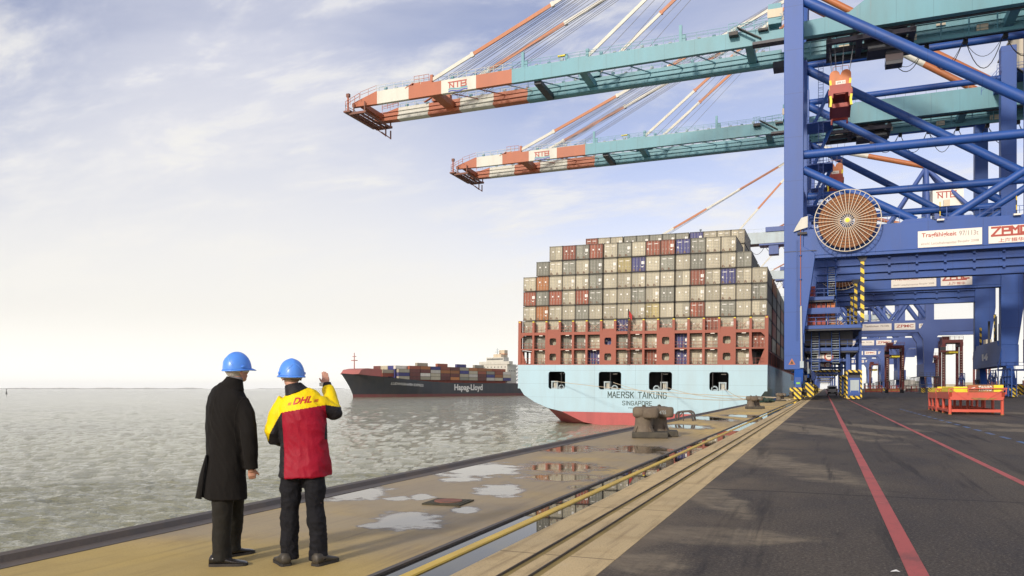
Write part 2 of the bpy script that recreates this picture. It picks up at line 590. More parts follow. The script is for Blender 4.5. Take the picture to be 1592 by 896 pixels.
# ================================================================== SETTING
def ellipse_mask(nt, pos, blobs, warp=0.35, soft=0.25, wscale=0.8):
    """soft-edged patches fixed on the ground: blobs = (u0,u1,v0,v1) measured off the photograph, turned into world ellipses"""
    L = nt.links
    noi = nt.nodes.new('ShaderNodeTexNoise')
    noi.inputs['Scale'].default_value = wscale
    noi.inputs['Detail'].default_value = 7
    noi.inputs['Roughness'].default_value = 0.62
    L.new(pos, noi.inputs['Vector'])
    last = None
    for (u0, u1, v0, v1) in blobs:
        c = gx((u0 + u1) / 2, (v0 + v1) / 2)
        near, far = gx((u0 + u1) / 2, v1), gx((u0 + u1) / 2, v0)
        rd = (far - near).length / 2
        rr = (gx(u1, (v0 + v1) / 2) - gx(u0, (v0 + v1) / 2)).length / 2
        c = (near + far) / 2
        mp = nt.nodes.new('ShaderNodeMapping')
        mp.vector_type = 'TEXTURE'
        mp.inputs['Location'].default_value = c
        mp.inputs['Rotation'].default_value = (0, 0, YAW)
        mp.inputs['Scale'].default_value = (rr, rd, 1)
        L.new(pos, mp.inputs[0])
        ln = nt.nodes.new('ShaderNodeVectorMath'); ln.operation = 'LENGTH'
        L.new(mp.outputs[0], ln.inputs[0])
        if last is None:
            last = ln.outputs['Value']
        else:
            mn = nt.nodes.new('ShaderNodeMath'); mn.operation = 'MINIMUM'
            L.new(last, mn.inputs[0]); L.new(ln.outputs['Value'], mn.inputs[1])
            last = mn.outputs[0]
    # value = 1 - length + (noise-.5)*warp*2
    a = nt.nodes.new('ShaderNodeMath'); a.operation = 'MULTIPLY_ADD'
    L.new(noi.outputs['Fac'], a.inputs[0]); a.inputs[1].default_value = warp * 4; a.inputs[2].default_value = 1 - warp * 2
    s = nt.nodes.new('ShaderNodeMath'); s.operation = 'SUBTRACT'
    L.new(a.outputs[0], s.inputs[0]); L.new(last, s.inputs[1])
    mr = nt.nodes.new('ShaderNodeMapRange'); mr.interpolation_type = 'SMOOTHSTEP'
    mr.inputs['From Min'].default_value = -soft / 2
    mr.inputs['From Max'].default_value = soft / 2
    L.new(s.outputs[0], mr.inputs['Value'])
    return mr.outputs[0]


def noise(nt, vec, scale, detail=6, rough=0.6, stretch=None, dist=0.0):
    if stretch:
        mp = nt.nodes.new('ShaderNodeMapping')
        mp.inputs['Scale'].default_value = stretch
        nt.links.new(vec, mp.inputs[0]); vec = mp.outputs[0]
    n = nt.nodes.new('ShaderNodeTexNoise')
    n.inputs['Scale'].default_value = scale
    n.inputs['Detail'].default_value = detail
    n.inputs['Roughness'].default_value = rough
    n.inputs['Distortion'].default_value = dist
    nt.links.new(vec, n.inputs['Vector'])
    return n.outputs['Fac']


def mrange(nt, v, a, b, c=0.0, d=1.0):
    mr = nt.nodes.new('ShaderNodeMapRange')
    mr.inputs['From Min'].default_value = a; mr.inputs['From Max'].default_value = b
    mr.inputs['To Min'].default_value = c; mr.inputs['To Max'].default_value = d
    nt.links.new(v, mr.inputs['Value'])
    return mr.outputs[0]


def mixc(nt, fac, a, b):
    mx = nt.nodes.new('ShaderNodeMix'); mx.data_type = 'RGBA'
    for s, v in ((0, fac), (6, a), (7, b)):
        if isinstance(v, tuple):
            mx.inputs[s].default_value = (*v, 1)
        elif isinstance(v, (int, float)):
            mx.inputs[s].default_value = v
        else:
            nt.links.new(v, mx.inputs[s])
    return mx.outputs[2]


def mth(nt, op, a, b):
    m = nt.nodes.new('ShaderNodeMath'); m.operation = op
    for i, v in enumerate((a, b)):
        if isinstance(v, (int, float)):
            m.inputs[i].default_value = v
        else:
            nt.links.new(v, m.inputs[i])
    return m.outputs[0]


def concrete(name, wet=True, base=(0.57, 0.41, 0.14), grey=(0.39, 0.30, 0.155)):
    m = bpy.data.materials.new(name); m.use_nodes = True
    nt = m.node_tree; b = nt.nodes['Principled BSDF']
    tc = nt.nodes.new('ShaderNodeTexCoord'); P = tc.outputs['Object']
    big = noise(nt, P, 0.35, 7, 0.6, (1, 0.55, 1), 0.4)
    mid = noise(nt, P, 2.2, 8, 0.65)
    fine = noise(nt, P, 60, 4, 0.7)
    c = mixc(nt, mrange(nt, big, 0.4, 0.62), grey, base)
    c = mixc(nt, mrange(nt, mid, 0.5, 0.85, 0, 0.55), c, (0.22, 0.14, 0.05))
    c = mixc(nt, mrange(nt, mid, 0.18, 0.42, 0.35, 0.0), c, (0.52, 0.46, 0.33))
    c = mixc(nt, mrange(nt, fine, 0.52, 0.68, 0, 0.55), c, (0.12, 0.09, 0.05))
    scratch = noise(nt, P, 9, 5, 0.6, (1, 0.06, 1))
    c = mixc(nt, mrange(nt, scratch, 0.52, 0.70, 0, 0.5), c, (0.16, 0.115, 0.06))
    speck = noise(nt, P, 22, 3, 0.5)
    c = mixc(nt, mrange(nt, speck, 0.72, 0.745, 0, 0.8), c, (0.04, 0.032, 0.025))
    height = mth(nt, 'ADD', mth(nt, 'MULTIPLY', fine, 0.5), mth(nt, 'MULTIPLY', mid, 0.5))
    if wet:
        # yellower ochre tint close to the camera, damp belt, then standing water
        damp = ellipse_mask(nt, P, [(330, 1010, 690, 840), (440, 1000, 700, 800), (700, 1120, 655, 740), (100, 640, 790, 838)], 0.35, 0.6, 0.5)
        c = mixc(nt, mth(nt, 'MULTIPLY', damp, 0.6), c, (0.21, 0.165, 0.10))
        ochre_zone = ellipse_mask(nt, P, [(-200, 620, 846, 960), (880, 1010, 772, 792)], 0.3, 0.7, 0.9)
        c = mixc(nt, mth(nt, 'MULTIPLY', ochre_zone, 0.5), c, (0.36, 0.27, 0.075))
        pud = ellipse_mask(nt, P, [(660, 805, 720, 741), (688, 745, 742, 750), (745, 815, 753, 773), (638, 676, 769, 777), (580, 680, 797, 824),
                                   (806, 936, 719, 735), (811, 940, 737, 748), (836, 927, 692, 704), (950, 1040, 693, 706), (500, 600, 757, 778),
                                   (1030, 1100, 660, 667), (1072, 1130, 647, 655), (700, 760, 727, 733), (600, 640, 772, 778),
                                   (1130, 1190, 645, 650), (880, 935, 755, 760), (700, 745, 788, 798)], 0.62, 0.6, 2.6)
        c = mixc(nt, mrange(nt, pud, 0.0, 0.3), c, (0.13, 0.10, 0.06))
        rough = mixc(nt, pud, mixc(nt, damp, (0.85,) * 3, (0.5,) * 3), (0.02,) * 3)
        nt.links.new(rough, b.inputs['Roughness'])
        height = mth(nt, 'MULTIPLY', height, mth(nt, 'SUBTRACT', 1.0, pud))
        b.inputs['Specular IOR Level'].default_value = 0.45
    else:
        b.inputs['Roughness'].default_value = 0.85
        b.inputs['Specular IOR Level'].default_value = 0.25
        sepc = nt.nodes.new('ShaderNodeSeparateXYZ'); nt.links.new(P, sepc.inputs[0])
        jj = mth(nt, 'ABSOLUTE', mth(nt, 'SUBTRACT', mth(nt, 'FRACT', mth(nt, 'DIVIDE', sepc.outputs['Y'], 3.0), 0), 0.3), 0)
        c = mixc(nt, mrange(nt, jj, 0.002, 0.006, 0.8, 0), c, (0.10, 0.07, 0.035))
    bp = nt.nodes.new('ShaderNodeBump'); bp.inputs['Strength'].default_value = 0.5; bp.inputs['Distance'].default_value = 0.006
    nt.links.new(height, bp.inputs['Height']); nt.links.new(bp.outputs[0], b.inputs['Normal'])
    nt.links.new(c, b.inputs['Base Color'])
    return m


def asphalt():
    m = bpy.data.materials.new('worn asphalt'); m.use_nodes = True
    nt = m.node_tree; b = nt.nodes['Principled BSDF']
    tc = nt.nodes.new('ShaderNodeTexCoord'); P = tc.outputs['Object']
    fine = noise(nt, P, 130, 3, 0.7)
    agg = noise(nt, P, 34, 6, 0.85)
    mid = noise(nt, P, 0.5, 8, 0.6, (1, 0.4, 1), 0.3)
    lanes = noise(nt, P, 0.9, 4, 0.5, (1, 0.03, 1))
    c = mixc(nt, mrange(nt, mid, 0.38, 0.62), (0.040, 0.034, 0.030), (0.082, 0.069, 0.054))
    c = mixc(nt, mrange(nt, lanes, 0.52, 0.7, 0, 0.5), c, (0.036, 0.031, 0.028))
    c = mixc(nt, mrange(nt, agg, 0.52, 0.64, 0, 0.9), c, (0.19, 0.165, 0.13))
    c = mixc(nt, mrange(nt, agg, 0.36, 0.47, 0.9, 0.0), c, (0.012, 0.011, 0.010))
    c = mixc(nt, mrange(nt, fine, 0.66, 0.74, 0, 0.4), c, (0.18, 0.17, 0.15))
    # pale patches: sunlight painted into the asphalt colour, among dusty smears
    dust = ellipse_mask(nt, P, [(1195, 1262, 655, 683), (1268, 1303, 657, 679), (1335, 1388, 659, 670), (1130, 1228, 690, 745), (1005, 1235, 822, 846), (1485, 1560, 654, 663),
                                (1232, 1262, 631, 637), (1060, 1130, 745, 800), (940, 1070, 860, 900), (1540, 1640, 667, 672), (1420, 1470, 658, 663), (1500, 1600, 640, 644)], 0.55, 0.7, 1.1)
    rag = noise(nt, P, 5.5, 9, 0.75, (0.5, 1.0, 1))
    sun_dustm = mth(nt, 'MULTIPLY', dust, mrange(nt, rag, 0.34, 0.6))
    c = mixc(nt, mth(nt, 'MULTIPLY', sun_dustm, 0.85), c, (0.24, 0.20, 0.135))
    tyre = noise(nt, P, 1.6, 6, 0.7, (1, 0.05, 1), 0.3)
    c = mixc(nt, mrange(nt, tyre, 0.54, 0.64, 0, 0.75), c, (0.018, 0.016, 0.016))
    stain = noise(nt, P, 0.9, 3, 0.5, None, 0.8)
    c = mixc(nt, mrange(nt, stain, 0.66, 0.74, 0, 0.5), c, (0.018, 0.016, 0.015))
    edge = noise(nt, P, 0.6, 8, 0.65, (1, 0.5, 1))
    sep = nt.nodes.new('ShaderNodeSeparateXYZ'); nt.links.new(P, sep.inputs[0])
    near = mrange(nt, sep.outputs['X'], -1.8, 0.1, 1.0, 0.0)
    e2 = mth(nt, 'MULTIPLY', mth(nt, 'MULTIPLY', near, mrange(nt, edge, 0.42, 0.62)), 0.75)
    c = mixc(nt, e2, c, (0.17, 0.135, 0.09))
    # tar joints running across and along the yard
    wv = mth(nt, 'ADD', sep.outputs['Y'], mth(nt, 'MULTIPLY', noise(nt, P, 0.4, 3), 0.5))
    j = mth(nt, 'ABSOLUTE', mth(nt, 'SUBTRACT', mth(nt, 'FRACT', mth(nt, 'DIVIDE', wv, 8.6), 0), 0.47), 0)
    jm = mrange(nt, j, 0.002, 0.006, 0.85, 0)
    c = mixc(nt, jm, c, (0.015, 0.014, 0.014))
    nt.links.new(c, b.inputs['Base Color'])
    nt.links.new(mrange(nt, mid, 0.35, 0.7, 0.7, 0.9), b.inputs['Roughness'])
    b.inputs['Specular IOR Level'].default_value = 0.25
    bp = nt.nodes.new('ShaderNodeBump'); bp.inputs['Strength'].default_value = 0.6; bp.inputs['Distance'].default_value = 0.006
    nt.links.new(agg, bp.inputs['Height']); nt.links.new(bp.outputs[0], b.inputs['Normal'])
    return m


def road_paint(name, rgb, wear=0.7):
    m = bpy.data.materials.new(name); m.use_nodes = True
    nt = m.node_tree; b = nt.nodes['Principled BSDF']; b.inputs['Roughness'].default_value = 0.7
    tc = nt.nodes.new('ShaderNodeTexCoord'); P = tc.outputs['Object']
    w = noise(nt, P, 1.4, 8, 0.7, (1, 0.5, 1))
    f = noise(nt, P, 55, 4, 0.7)
    c = mixc(nt, mrange(nt, w, 0.5, 0.68, 0, wear), rgb, (0.10, 0.055, 0.05))
    c = mixc(nt, mrange(nt, noise(nt, P, 0.9, 6, 0.6, (1, 1.3, 1)), 0.62, 0.72, 0, 0.7), c, tuple(min(1, x * 1.2 + 0.09) for x in rgb))
    c = mixc(nt, mrange(nt, f, 0.55, 0.72, 0, 0.7), c, (0.07, 0.04, 0.035))
    nt.links.new(c, b.inputs['Base Color'])
    return m


def steel_edge(name, rgb=(0.075, 0.066, 0.058)):
    return paint(name, rgb, 0.6, 0.35, 1.3, (0.14, 0.10, 0.06), bump=0.4, streak=False)


def water_mat(name, base, rough, waves=True):
    m = bpy.data.materials.new(name); m.use_nodes = True
    nt = m.node_tree; b = nt.nodes['Principled BSDF']
    b.inputs['Base Color'].default_value = (*base, 1)
    b.inputs['Roughness'].default_value = rough
    b.inputs['IOR'].default_value = 1.333
    b.inputs['Specular IOR Level'].default_value = 0.5
    tc = nt.nodes.new('ShaderNodeTexCoord'); P = tc.outputs['Object']
    if waves:
        mud = noise(nt, P, 0.02, 5, 0.6)
        c = mixc(nt, mrange(nt, mud, 0.35, 0.65), base, tuple(x * 0.72 for x in base))
        nt.links.new(c, b.inputs['Base Color'])
        mpr = nt.nodes.new('ShaderNodeMapping'); mpr.inputs['Rotation'].default_value = (0, 0, -YAW); nt.links.new(P, mpr.inputs[0]); P = mpr.outputs[0]
        a = noise(nt, P, 4.0, 5, 0.65, (.6, 1.3, 1), 0.3)
        a2 = noise(nt, P, 1.3, 5, 0.65, (0.5, 1.4, 1), 0.3)
        a3 = noise(nt, P, 0.35, 4, 0.6, (0.45, 1.5, 1), 0.3)
        h = mth(nt, 'ADD', mth(nt, 'MULTIPLY', a, 0.085), mth(nt, 'ADD', mth(nt, 'MULTIPLY', a2, 0.28), mth(nt, 'MULTIPLY', a3, 0.40)))
        bp = nt.nodes.new('ShaderNodeBump'); bp.inputs['Strength'].default_value = 1.0; bp.inputs['Distance'].default_value = 1.0
        nt.links.new(h, bp.inputs['Height']); nt.links.new(bp.outputs[0], b.inputs['Normal'])
    return m


WATER_Z = -5.0


def build_water():
    """one sheet: fine displaced waves near the quay, opening out to the horizon"""
    rng = np.random.RandomState(5)
    ang0, ang1 = R(-40), R(64)           # left of the quay direction
    # fan-shaped grid in polar rows around a point on the quay, so that near waves get small faces
    rows = np.concatenate([np.linspace(4, 60, 230)[:-1], 60 * np.exp(np.linspace(0, math.log(12000 / 60.0), 300))])
    colsn = 520
    th = np.linspace(ang0, ang1, colsn)
    X = -np.sin(th)[None, :] * rows[:, None]
    Y = np.cos(th)[None, :] * rows[:, None]
    Z = np.zeros_like(X)
    Rr = np.repeat(rows[:, None], colsn, 1)
    for k in range(48):
        lam = 0.42 * (1.085 ** k) if k < 28 else 0.7 * (1.10 ** (k - 28))
        a = R(-24 + rng.normal(0, 30))
        kx, ky = math.sin(a) * 2 * math.pi / lam, math.cos(a) * 2 * math.pi / lam
        amp = 0.0115 * lam ** 0.8
        if lam > 3:
            amp *= (3 / lam) ** 1.6
        ph = kx * X + ky * Y + rng.uniform(0, 6.28)
        fade = np.clip(1.6 - Rr / (lam * 150.0), 0, 1)
        grp = 0.65 + 0.55 * np.sin(ph * 0.13 + X * 0.05 + rng.uniform(0, 6)) * np.sin(Y * 0.07 + rng.uniform(0, 6))
        Z += amp * fade * grp * (1 - np.abs(np.sin(ph / 2 + 0.35 * np.sin(ph * 0.37)))) * 2.0
    Z -= 0.16
    vs = np.stack([X.ravel(), Y.ravel(), Z.ravel()], 1)
    n, c = len(rows), colsn
    i = (np.arange(n - 1)[:, None] * c + np.arange(c - 1)[None, :]).ravel()
    faces = np.stack([i, i + 1, i + c + 1, i + c], 1)[:, ::-1]
    me = bpy.data.meshes.new('water')
    me.vertices.add(len(vs)); me.vertices.foreach_set('co', vs.ravel())
    me.loops.add(faces.size); me.loops.foreach_set('vertex_index', faces.ravel().astype(np.int32))
    me.polygons.add(len(faces)); me.polygons.foreach_set('loop_start', np.arange(0, faces.size, 4, dtype=np.int32))
    me.polygons.foreach_set('use_smooth', np.ones(len(faces), dtype=bool))
    me.update(calc_edges=True)
    me.materials.append(water_mat('choppy estuary water', (0.29, 0.29, 0.18), 0.06))
    o = bpy.data.objects.new('water', me); col.objects.link(o)
    o.location = (0, 0, WATER_Z)
    tag(o, 'choppy grey green estuary water reaching to the horizon', None, None, 'structure')
    return o


build_water()

CONC = concrete('stained ochre quay concrete')
CONC2 = concrete('pale dry quay concrete', False, (0.60, 0.46, 0.24), (0.46, 0.36, 0.20))
EDGE = steel_edge('steel quay edge')
GROOVE = paint('olive groove steel', (0.26, 0.19, 0.055), 0.8, 0.3, 1.5, (0.05, 0.04, 0.02), bump=0.4, streak=False)
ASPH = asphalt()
Y0, Y1 = -30.0, 1500.0


def slab(name, x0, x1, z0, z1, mat, label):
    o = MB().box(x0, x1, Y0, Y1, z0, z1, mat).build(name)
    return tag(o, label, None, None, 'structure')


slab('quay_deck', -6.55, -3.505, -8.0, 0.0, CONC, 'stained wet concrete quay deck between the edge and the crane rail channel')
slab('quay_wall', -6.98, -6.552, -8.0, -0.14, CONC2, 'concrete quay wall under the steel edge')
mb = MB().prism([(-7.01, -0.138), (-6.553, -0.138), (-6.553, 0.006), (-6.76, 0.006), (-6.80, 0.062), (-6.88, 0.075), (-6.97, 0.05), (-7.01, -0.01)], Y0, Y1, EDGE)
tag(mb.build('quay_edge'), 'grey steel bullnose kerb along the water side of the quay', None, None, 'structure')
for k in range(40):       # joints of the steel edge
    pass
slab('channel_kerb', -3.503, -3.45, -0.4, 0.006, EDGE, 'dark steel angle along the crane rail channel')
slab('rail_channel', -3.449, -2.882, -0.4, -0.11, CONC, 'bottom of the flooded crane rail channel')
cw = water_mat('still channel water', (0.02, 0.02, 0.018), 0.01, False)
o = MB().box(-3.449, -2.882, Y0, Y1, -0.109, -0.016, cw).build('channel_water')
tag(o, 'still rain water standing in the crane rail channel', None, None, 'structure')
slab('rail_pavement', -2.88, -2.515, -0.4, 0.0, CONC2, 'pale concrete strip between rail channel and first groove')
slab('cable_groove', -2.514, -2.431, -0.4, -0.018, GROOVE, 'olive brown steel lined groove nearest the crane rail')
slab('middle_pavement', -2.43, -2.272, -0.4, 0.0, CONC2, 'narrow pale concrete strip between the two grooves')
slab('outer_groove', -2.271, -2.183, -0.4, -0.018, GROOVE, 'dark steel lined groove nearest the asphalt')
slab('inner_pavement', -2.182, -1.76, -0.4, 0.0, CONC2, 'pale concrete strip beside the asphalt')
mb = MB()
mb.box(-2.5205, -2.513, Y0, Y1, -0.3, 0.004, EDGE)
mb.box(-2.2775, -2.27, Y0, Y1, -0.3, 0.004, EDGE)
tag(mb.build('groove_edges'), 'thin dark steel lips of the two grooves', None, None, 'structure')
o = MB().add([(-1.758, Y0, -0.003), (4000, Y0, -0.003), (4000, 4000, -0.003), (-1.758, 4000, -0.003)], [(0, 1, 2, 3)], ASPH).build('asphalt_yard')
tag(o, 'dark worn asphalt of the terminal yard', None, None, 'structure')
mb = MB()
LR = road_paint('red lane paint', (0.40, 0.085, 0.075))
LB = road_paint('blue lane paint', (0.05, 0.13, 0.28), 0.8)
mb.box(0.645, 0.805, Y0, 900, -0.003, 0.0015, LR)
o = mb.build('lane_line'); tag(o, 'red painted line running along the yard nearest the crane rail', None, None, 'structure')
o = MB().box(2.95, 3.075, Y0, 900, -0.003, 0.0015, LR).build('lane_line'); tag(o, 'second red painted line further from the crane rail', None, None, 'structure')
mb = MB()
y = 16.0
while y < 66:
    mb.box(5.2, 5.34, y, y + 1.15, -0.003, 0.0015, LB); y += 2.4
o = mb.build('dashed_line'); tag(o, 'faint blue dashed line painted on the asphalt', None, None, 'structure')

# crane rail: yellow head on a dark web, standing in the flooded channel
mb = MB()
RAILY = paint('yellow rail paint', (0.62, 0.42, 0.03), 0.45, 0.25, 0.9, (0.25, 0.14, 0.02), streak=False)
RAILD = paint('dark rail side', (0.07, 0.05, 0.035), 0.6, 0.3, 2)
mb.prism([(-3.276, -0.014), (-3.268, 0.0), (-3.178, 0.0), (-3.17, -0.014)], Y0, Y1, RAILY)
mb.box(-3.27, -3.176, Y0, Y1, -0.108, -0.0145, RAILD)
tag(mb.build('crane_rail'), 'yellow topped steel crane rail in the water filled channel', 'crane rail')
# landside rail
mb = MB(); mb.box(29.2, 29.32, 20, Y1, -0.002, 0.02, RAILD)
tag(mb.build('crane_rail'), 'flush steel crane rail under the landside crane legs', 'crane rail')

# low far shore with an uneven line of trees
def far_shore():
    rng = random.Random(3)
    mb = MB()
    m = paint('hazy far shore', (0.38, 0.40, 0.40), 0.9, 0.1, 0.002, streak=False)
    for (u0, u1, d, h0) in ((-60, 330, 7200, 10), (395, 540, 9000, 6)):
        n = 90
        pts = []
        for i in range(n + 1):
            u = u0 + (u1 - u0) * i / n
            r = (u - 796) / FPX * d
            pts.append((-SN * d + CS * r, CS * d + SN * r))
        hs = [h0 * (0.45 + 0.4 * rng.random() + 0.35 * math.sin(i * 0.21) ** 2) * min(1, i / 6, (n - i) / 6) + 1 for i in range(n + 1)]
        vs = []
        for (x, y), h in zip(pts, hs):
            vs += [(x, y, -6), (x, y, -5 + h), (x * 1.02, y * 1.02, -5 + h), (x * 1.02, y * 1.02, -6)]
        fs = []
        for i in range(n):
            for k in range(3):
                a = i * 4 + k
                fs.append((a, a + 1, a + 5, a + 4))
        mb.add(vs, fs, m)
    tag(mb.build('far_shore'), 'low hazy shore on the horizon beyond the estuary', None, None, 'structure')


far_shore()


# ================================================================== CONTAINERS
CCOL = {
    'g': ('light grey', (0.42, 0.39, 0.285)), 'd': ('dull olive grey', (0.22, 0.225, 0.18)), 'r': ('brownish red', (0.25, 0.065, 0.032)),
    'o': ('orange brown', (0.36, 0.14, 0.04)), 'b': ('dark blue', (0.035, 0.04, 0.17)), 'y': ('yellowish grey', (0.38, 0.32, 0.14)),
    'w': ('off-white', (0.55, 0.53, 0.47)), 'm': ('maroon', (0.13, 0.035, 0.03)),
}
RUSTY = paint('rusty door foot', (.16, .085, .045), .8, .5, 5)
BAR = paint('galvanised lock rods', (0.46, 0.45, 0.40), 0.5, 0.2, 2)
PATCH = paint('white door stickers', (0.72, 0.72, 0.68), 0.5, 0.02, 1)
CW, CH = 2.44, 2.60


def make_container(key, L=12.19, H=CH, doors=True, variant=0):
    cname, rgb = CCOL[key]
    m = paint('container ' + cname, rgb, 0.55, 0.16, 0.5, (0.17, 0.11, 0.07), vary=0.26)
    mf = paint('container frame ' + cname, tuple(x * 0.42 for x in rgb), 0.6, 0.3, 0.6, (0.10, 0.07, 0.04))
    w = CW / 2
    mb = MB()
    # corner posts, rails and castings
    for sx in (-1, 1):
        for yy in (0, L):
            y_in = yy + (0.16 if yy == 0 else -0.16)
            a, b = sorted((sx * w, sx * (w - 0.12))); c, d = sorted((yy, y_in))
            mb.box(a, b, c, d, 0.0, H, mf)
            for z0 in (0, H - 0.16):
                mb.box(a - 0.012, b + 0.012, c - 0.015, d + 0.015, z0 - 0.001, z0 + 0.16, DARK)
        a, b = sorted((sx * (w - 0.01), sx * (w - 0.10)))
        mb.box(a, b, 0.16, L - 0.16, 0.02, 0.2, mf)
        mb.box(a, b, 0.16, L - 0.16, H - 0.13, H - 0.01, mf)
    mb.box(-w + 0.12, w - 0.12, 0.005, 0.12, 0.02, 0.16, mf)
    mb.box(-w + 0.12, w - 0.12, 0.005, 0.12, H - 0.16, H - 0.01, mf)
    # corrugated sides
    n = 40
    for sx in (-1, 1):
        pts = []
        for i in range(n + 1):
            y = 0.16 + (L - 0.32) * i / n
            pts.append((sx * (w - (0.02 if (i // 1) % 2 else 0.055)), y))
        vs = []
        for x, y in pts:
            vs += [(x, y, 0.2), (x, y, H - 0.13)]
        mb.add(vs, [(2 * i, 2 * i + 2, 2 * i + 3, 2 * i + 1) for i in range(n)], m)
    # roof, floor, front wall (far end)
    mb.box(-w + 0.06, w - 0.06, 0.12, L - 0.02, H - 0.07, H - 0.03, m)
    mb.box(-w + 0.06, w - 0.06, 0.12, L - 0.02, 0.03, 0.1, mf)
    mb.box(-w + 0.12, w - 0.12, L - 0.10, L - 0.04, 0.1, H - 0.1, m)
    root = mb.build('shipping_container')
    if doors:
        for sx in (-1, 1):
            db = MB()
            x0, x1 = (-w + 0.125, -0.012) if sx < 0 else (0.012, w - 0.125)
            db.box(x0, x1, 0.05, 0.10, 0.165, H - 0.165, m)
            for k in range(5):
                z = 0.3 + k * (H - 0.6) / 4
                db.box(x0 + 0.02, x1 - 0.02, 0.046, 0.0515, z - 0.30, z - 0.26, mf)
                db.box(x0 + 0.06, x1 - 0.06, 0.035, 0.052, z - 0.02, z + 0.02, mf)
            cx = (x0 + x1) / 2
            if variant == 0:
                db.box(cx - 0.11, cx + 0.13, 0.03, 0.034, H * 0.56, H * 0.66, PATCH)
            elif variant == 1 and sx > 0:
                db.box(cx - 0.05, x1 - 0.10, 0.03, 0.034, H * 0.50, H * 0.70, PATCH)
                db.box(cx - 0.05, x1 - 0.22, 0.03, 0.034, H * 0.30, H * 0.36, PATCH)
            elif variant == 2:
                db.box(x0 + 0.16, x1 - 0.2, 0.03, 0.034, H * 0.76, H * 0.80, PATCH)
                if sx < 0:
                    db.box(x0 + 0.1, x0 + 0.34, 0.03, 0.034, H * 0.40, H * 0.50, PATCH)
            if variant != 0:
                db.prism([(x0 + .05, .17), (x0 + .5, .17), (x0 + .38, .45), (x0 + .2, .62), (x0 + .08, .4)], .0345, .0515, RUSTY)
            d = db.build('door', root)
            for q in (0.26, 0.74):
                x = x0 + (x1 - x0) * q
                rb = MB().tube((x, 0.02, 0.12), (x, 0.02, H - 0.12), 0.028, BAR, 5)
                rb.box(x - 0.05, x + 0.14, 0.005, 0.03, 0.95, 1.03, BAR)
                rb.build('lock_rod', d)
    root.location = (0, 0, -500)
    return root


PROTO = {}
CRNG = random.Random(77)


def container(key, doors=True):
    variant = CRNG.choice((0, 1, 1, 2)) if doors else 0
    k = (key, doors, variant)
    if k not in PROTO:
        PROTO[k] = make_container(key, doors=doors, variant=variant)
        PROTO[k]['fresh'] = 1
    p = PROTO[k]
    if p.get('fresh'):
        del p['fresh']
        return p
    return copy_tree(p)


# ================================================================== CONTAINER SHIP AT THE QUAY
SHX, SHY = -30.4, 133.0
LIST = R(0.63)
MSHIP = Matrix.Translation((SHX, SHY, WATER_Z)) @ Matrix.Rotation(LIST, 4, 'Y')
ORD = ['leftmost', 'second from left', 'third from left', 'fourth from left', 'fifth from left', 'sixth from left', 'seventh from left', 'eighth from left', 'middle column',
       'eighth from right', 'seventh from right', 'sixth from right', 'fifth from right', 'fourth from right', 'third from right', 'second from right', 'rightmost']
TIER = ['bottom tier', 'second tier up', 'third tier up', 'fourth tier up', 'fifth tier up', 'sixth tier up', 'seventh tier up', 'eighth tier up', 'ninth tier up']


def col_x(i):
    x = -21.35 + i * 2.505
    if i >= 6:
        x += 0.13
    if i >= 11:
        x += 0.13
    return x + 1.23


def place_on_ship(o, x, y, z):
    o.location = MSHIP @ Vector((x, y, z - WATER_Z))
    o.rotation_euler = (0, LIST, 0)


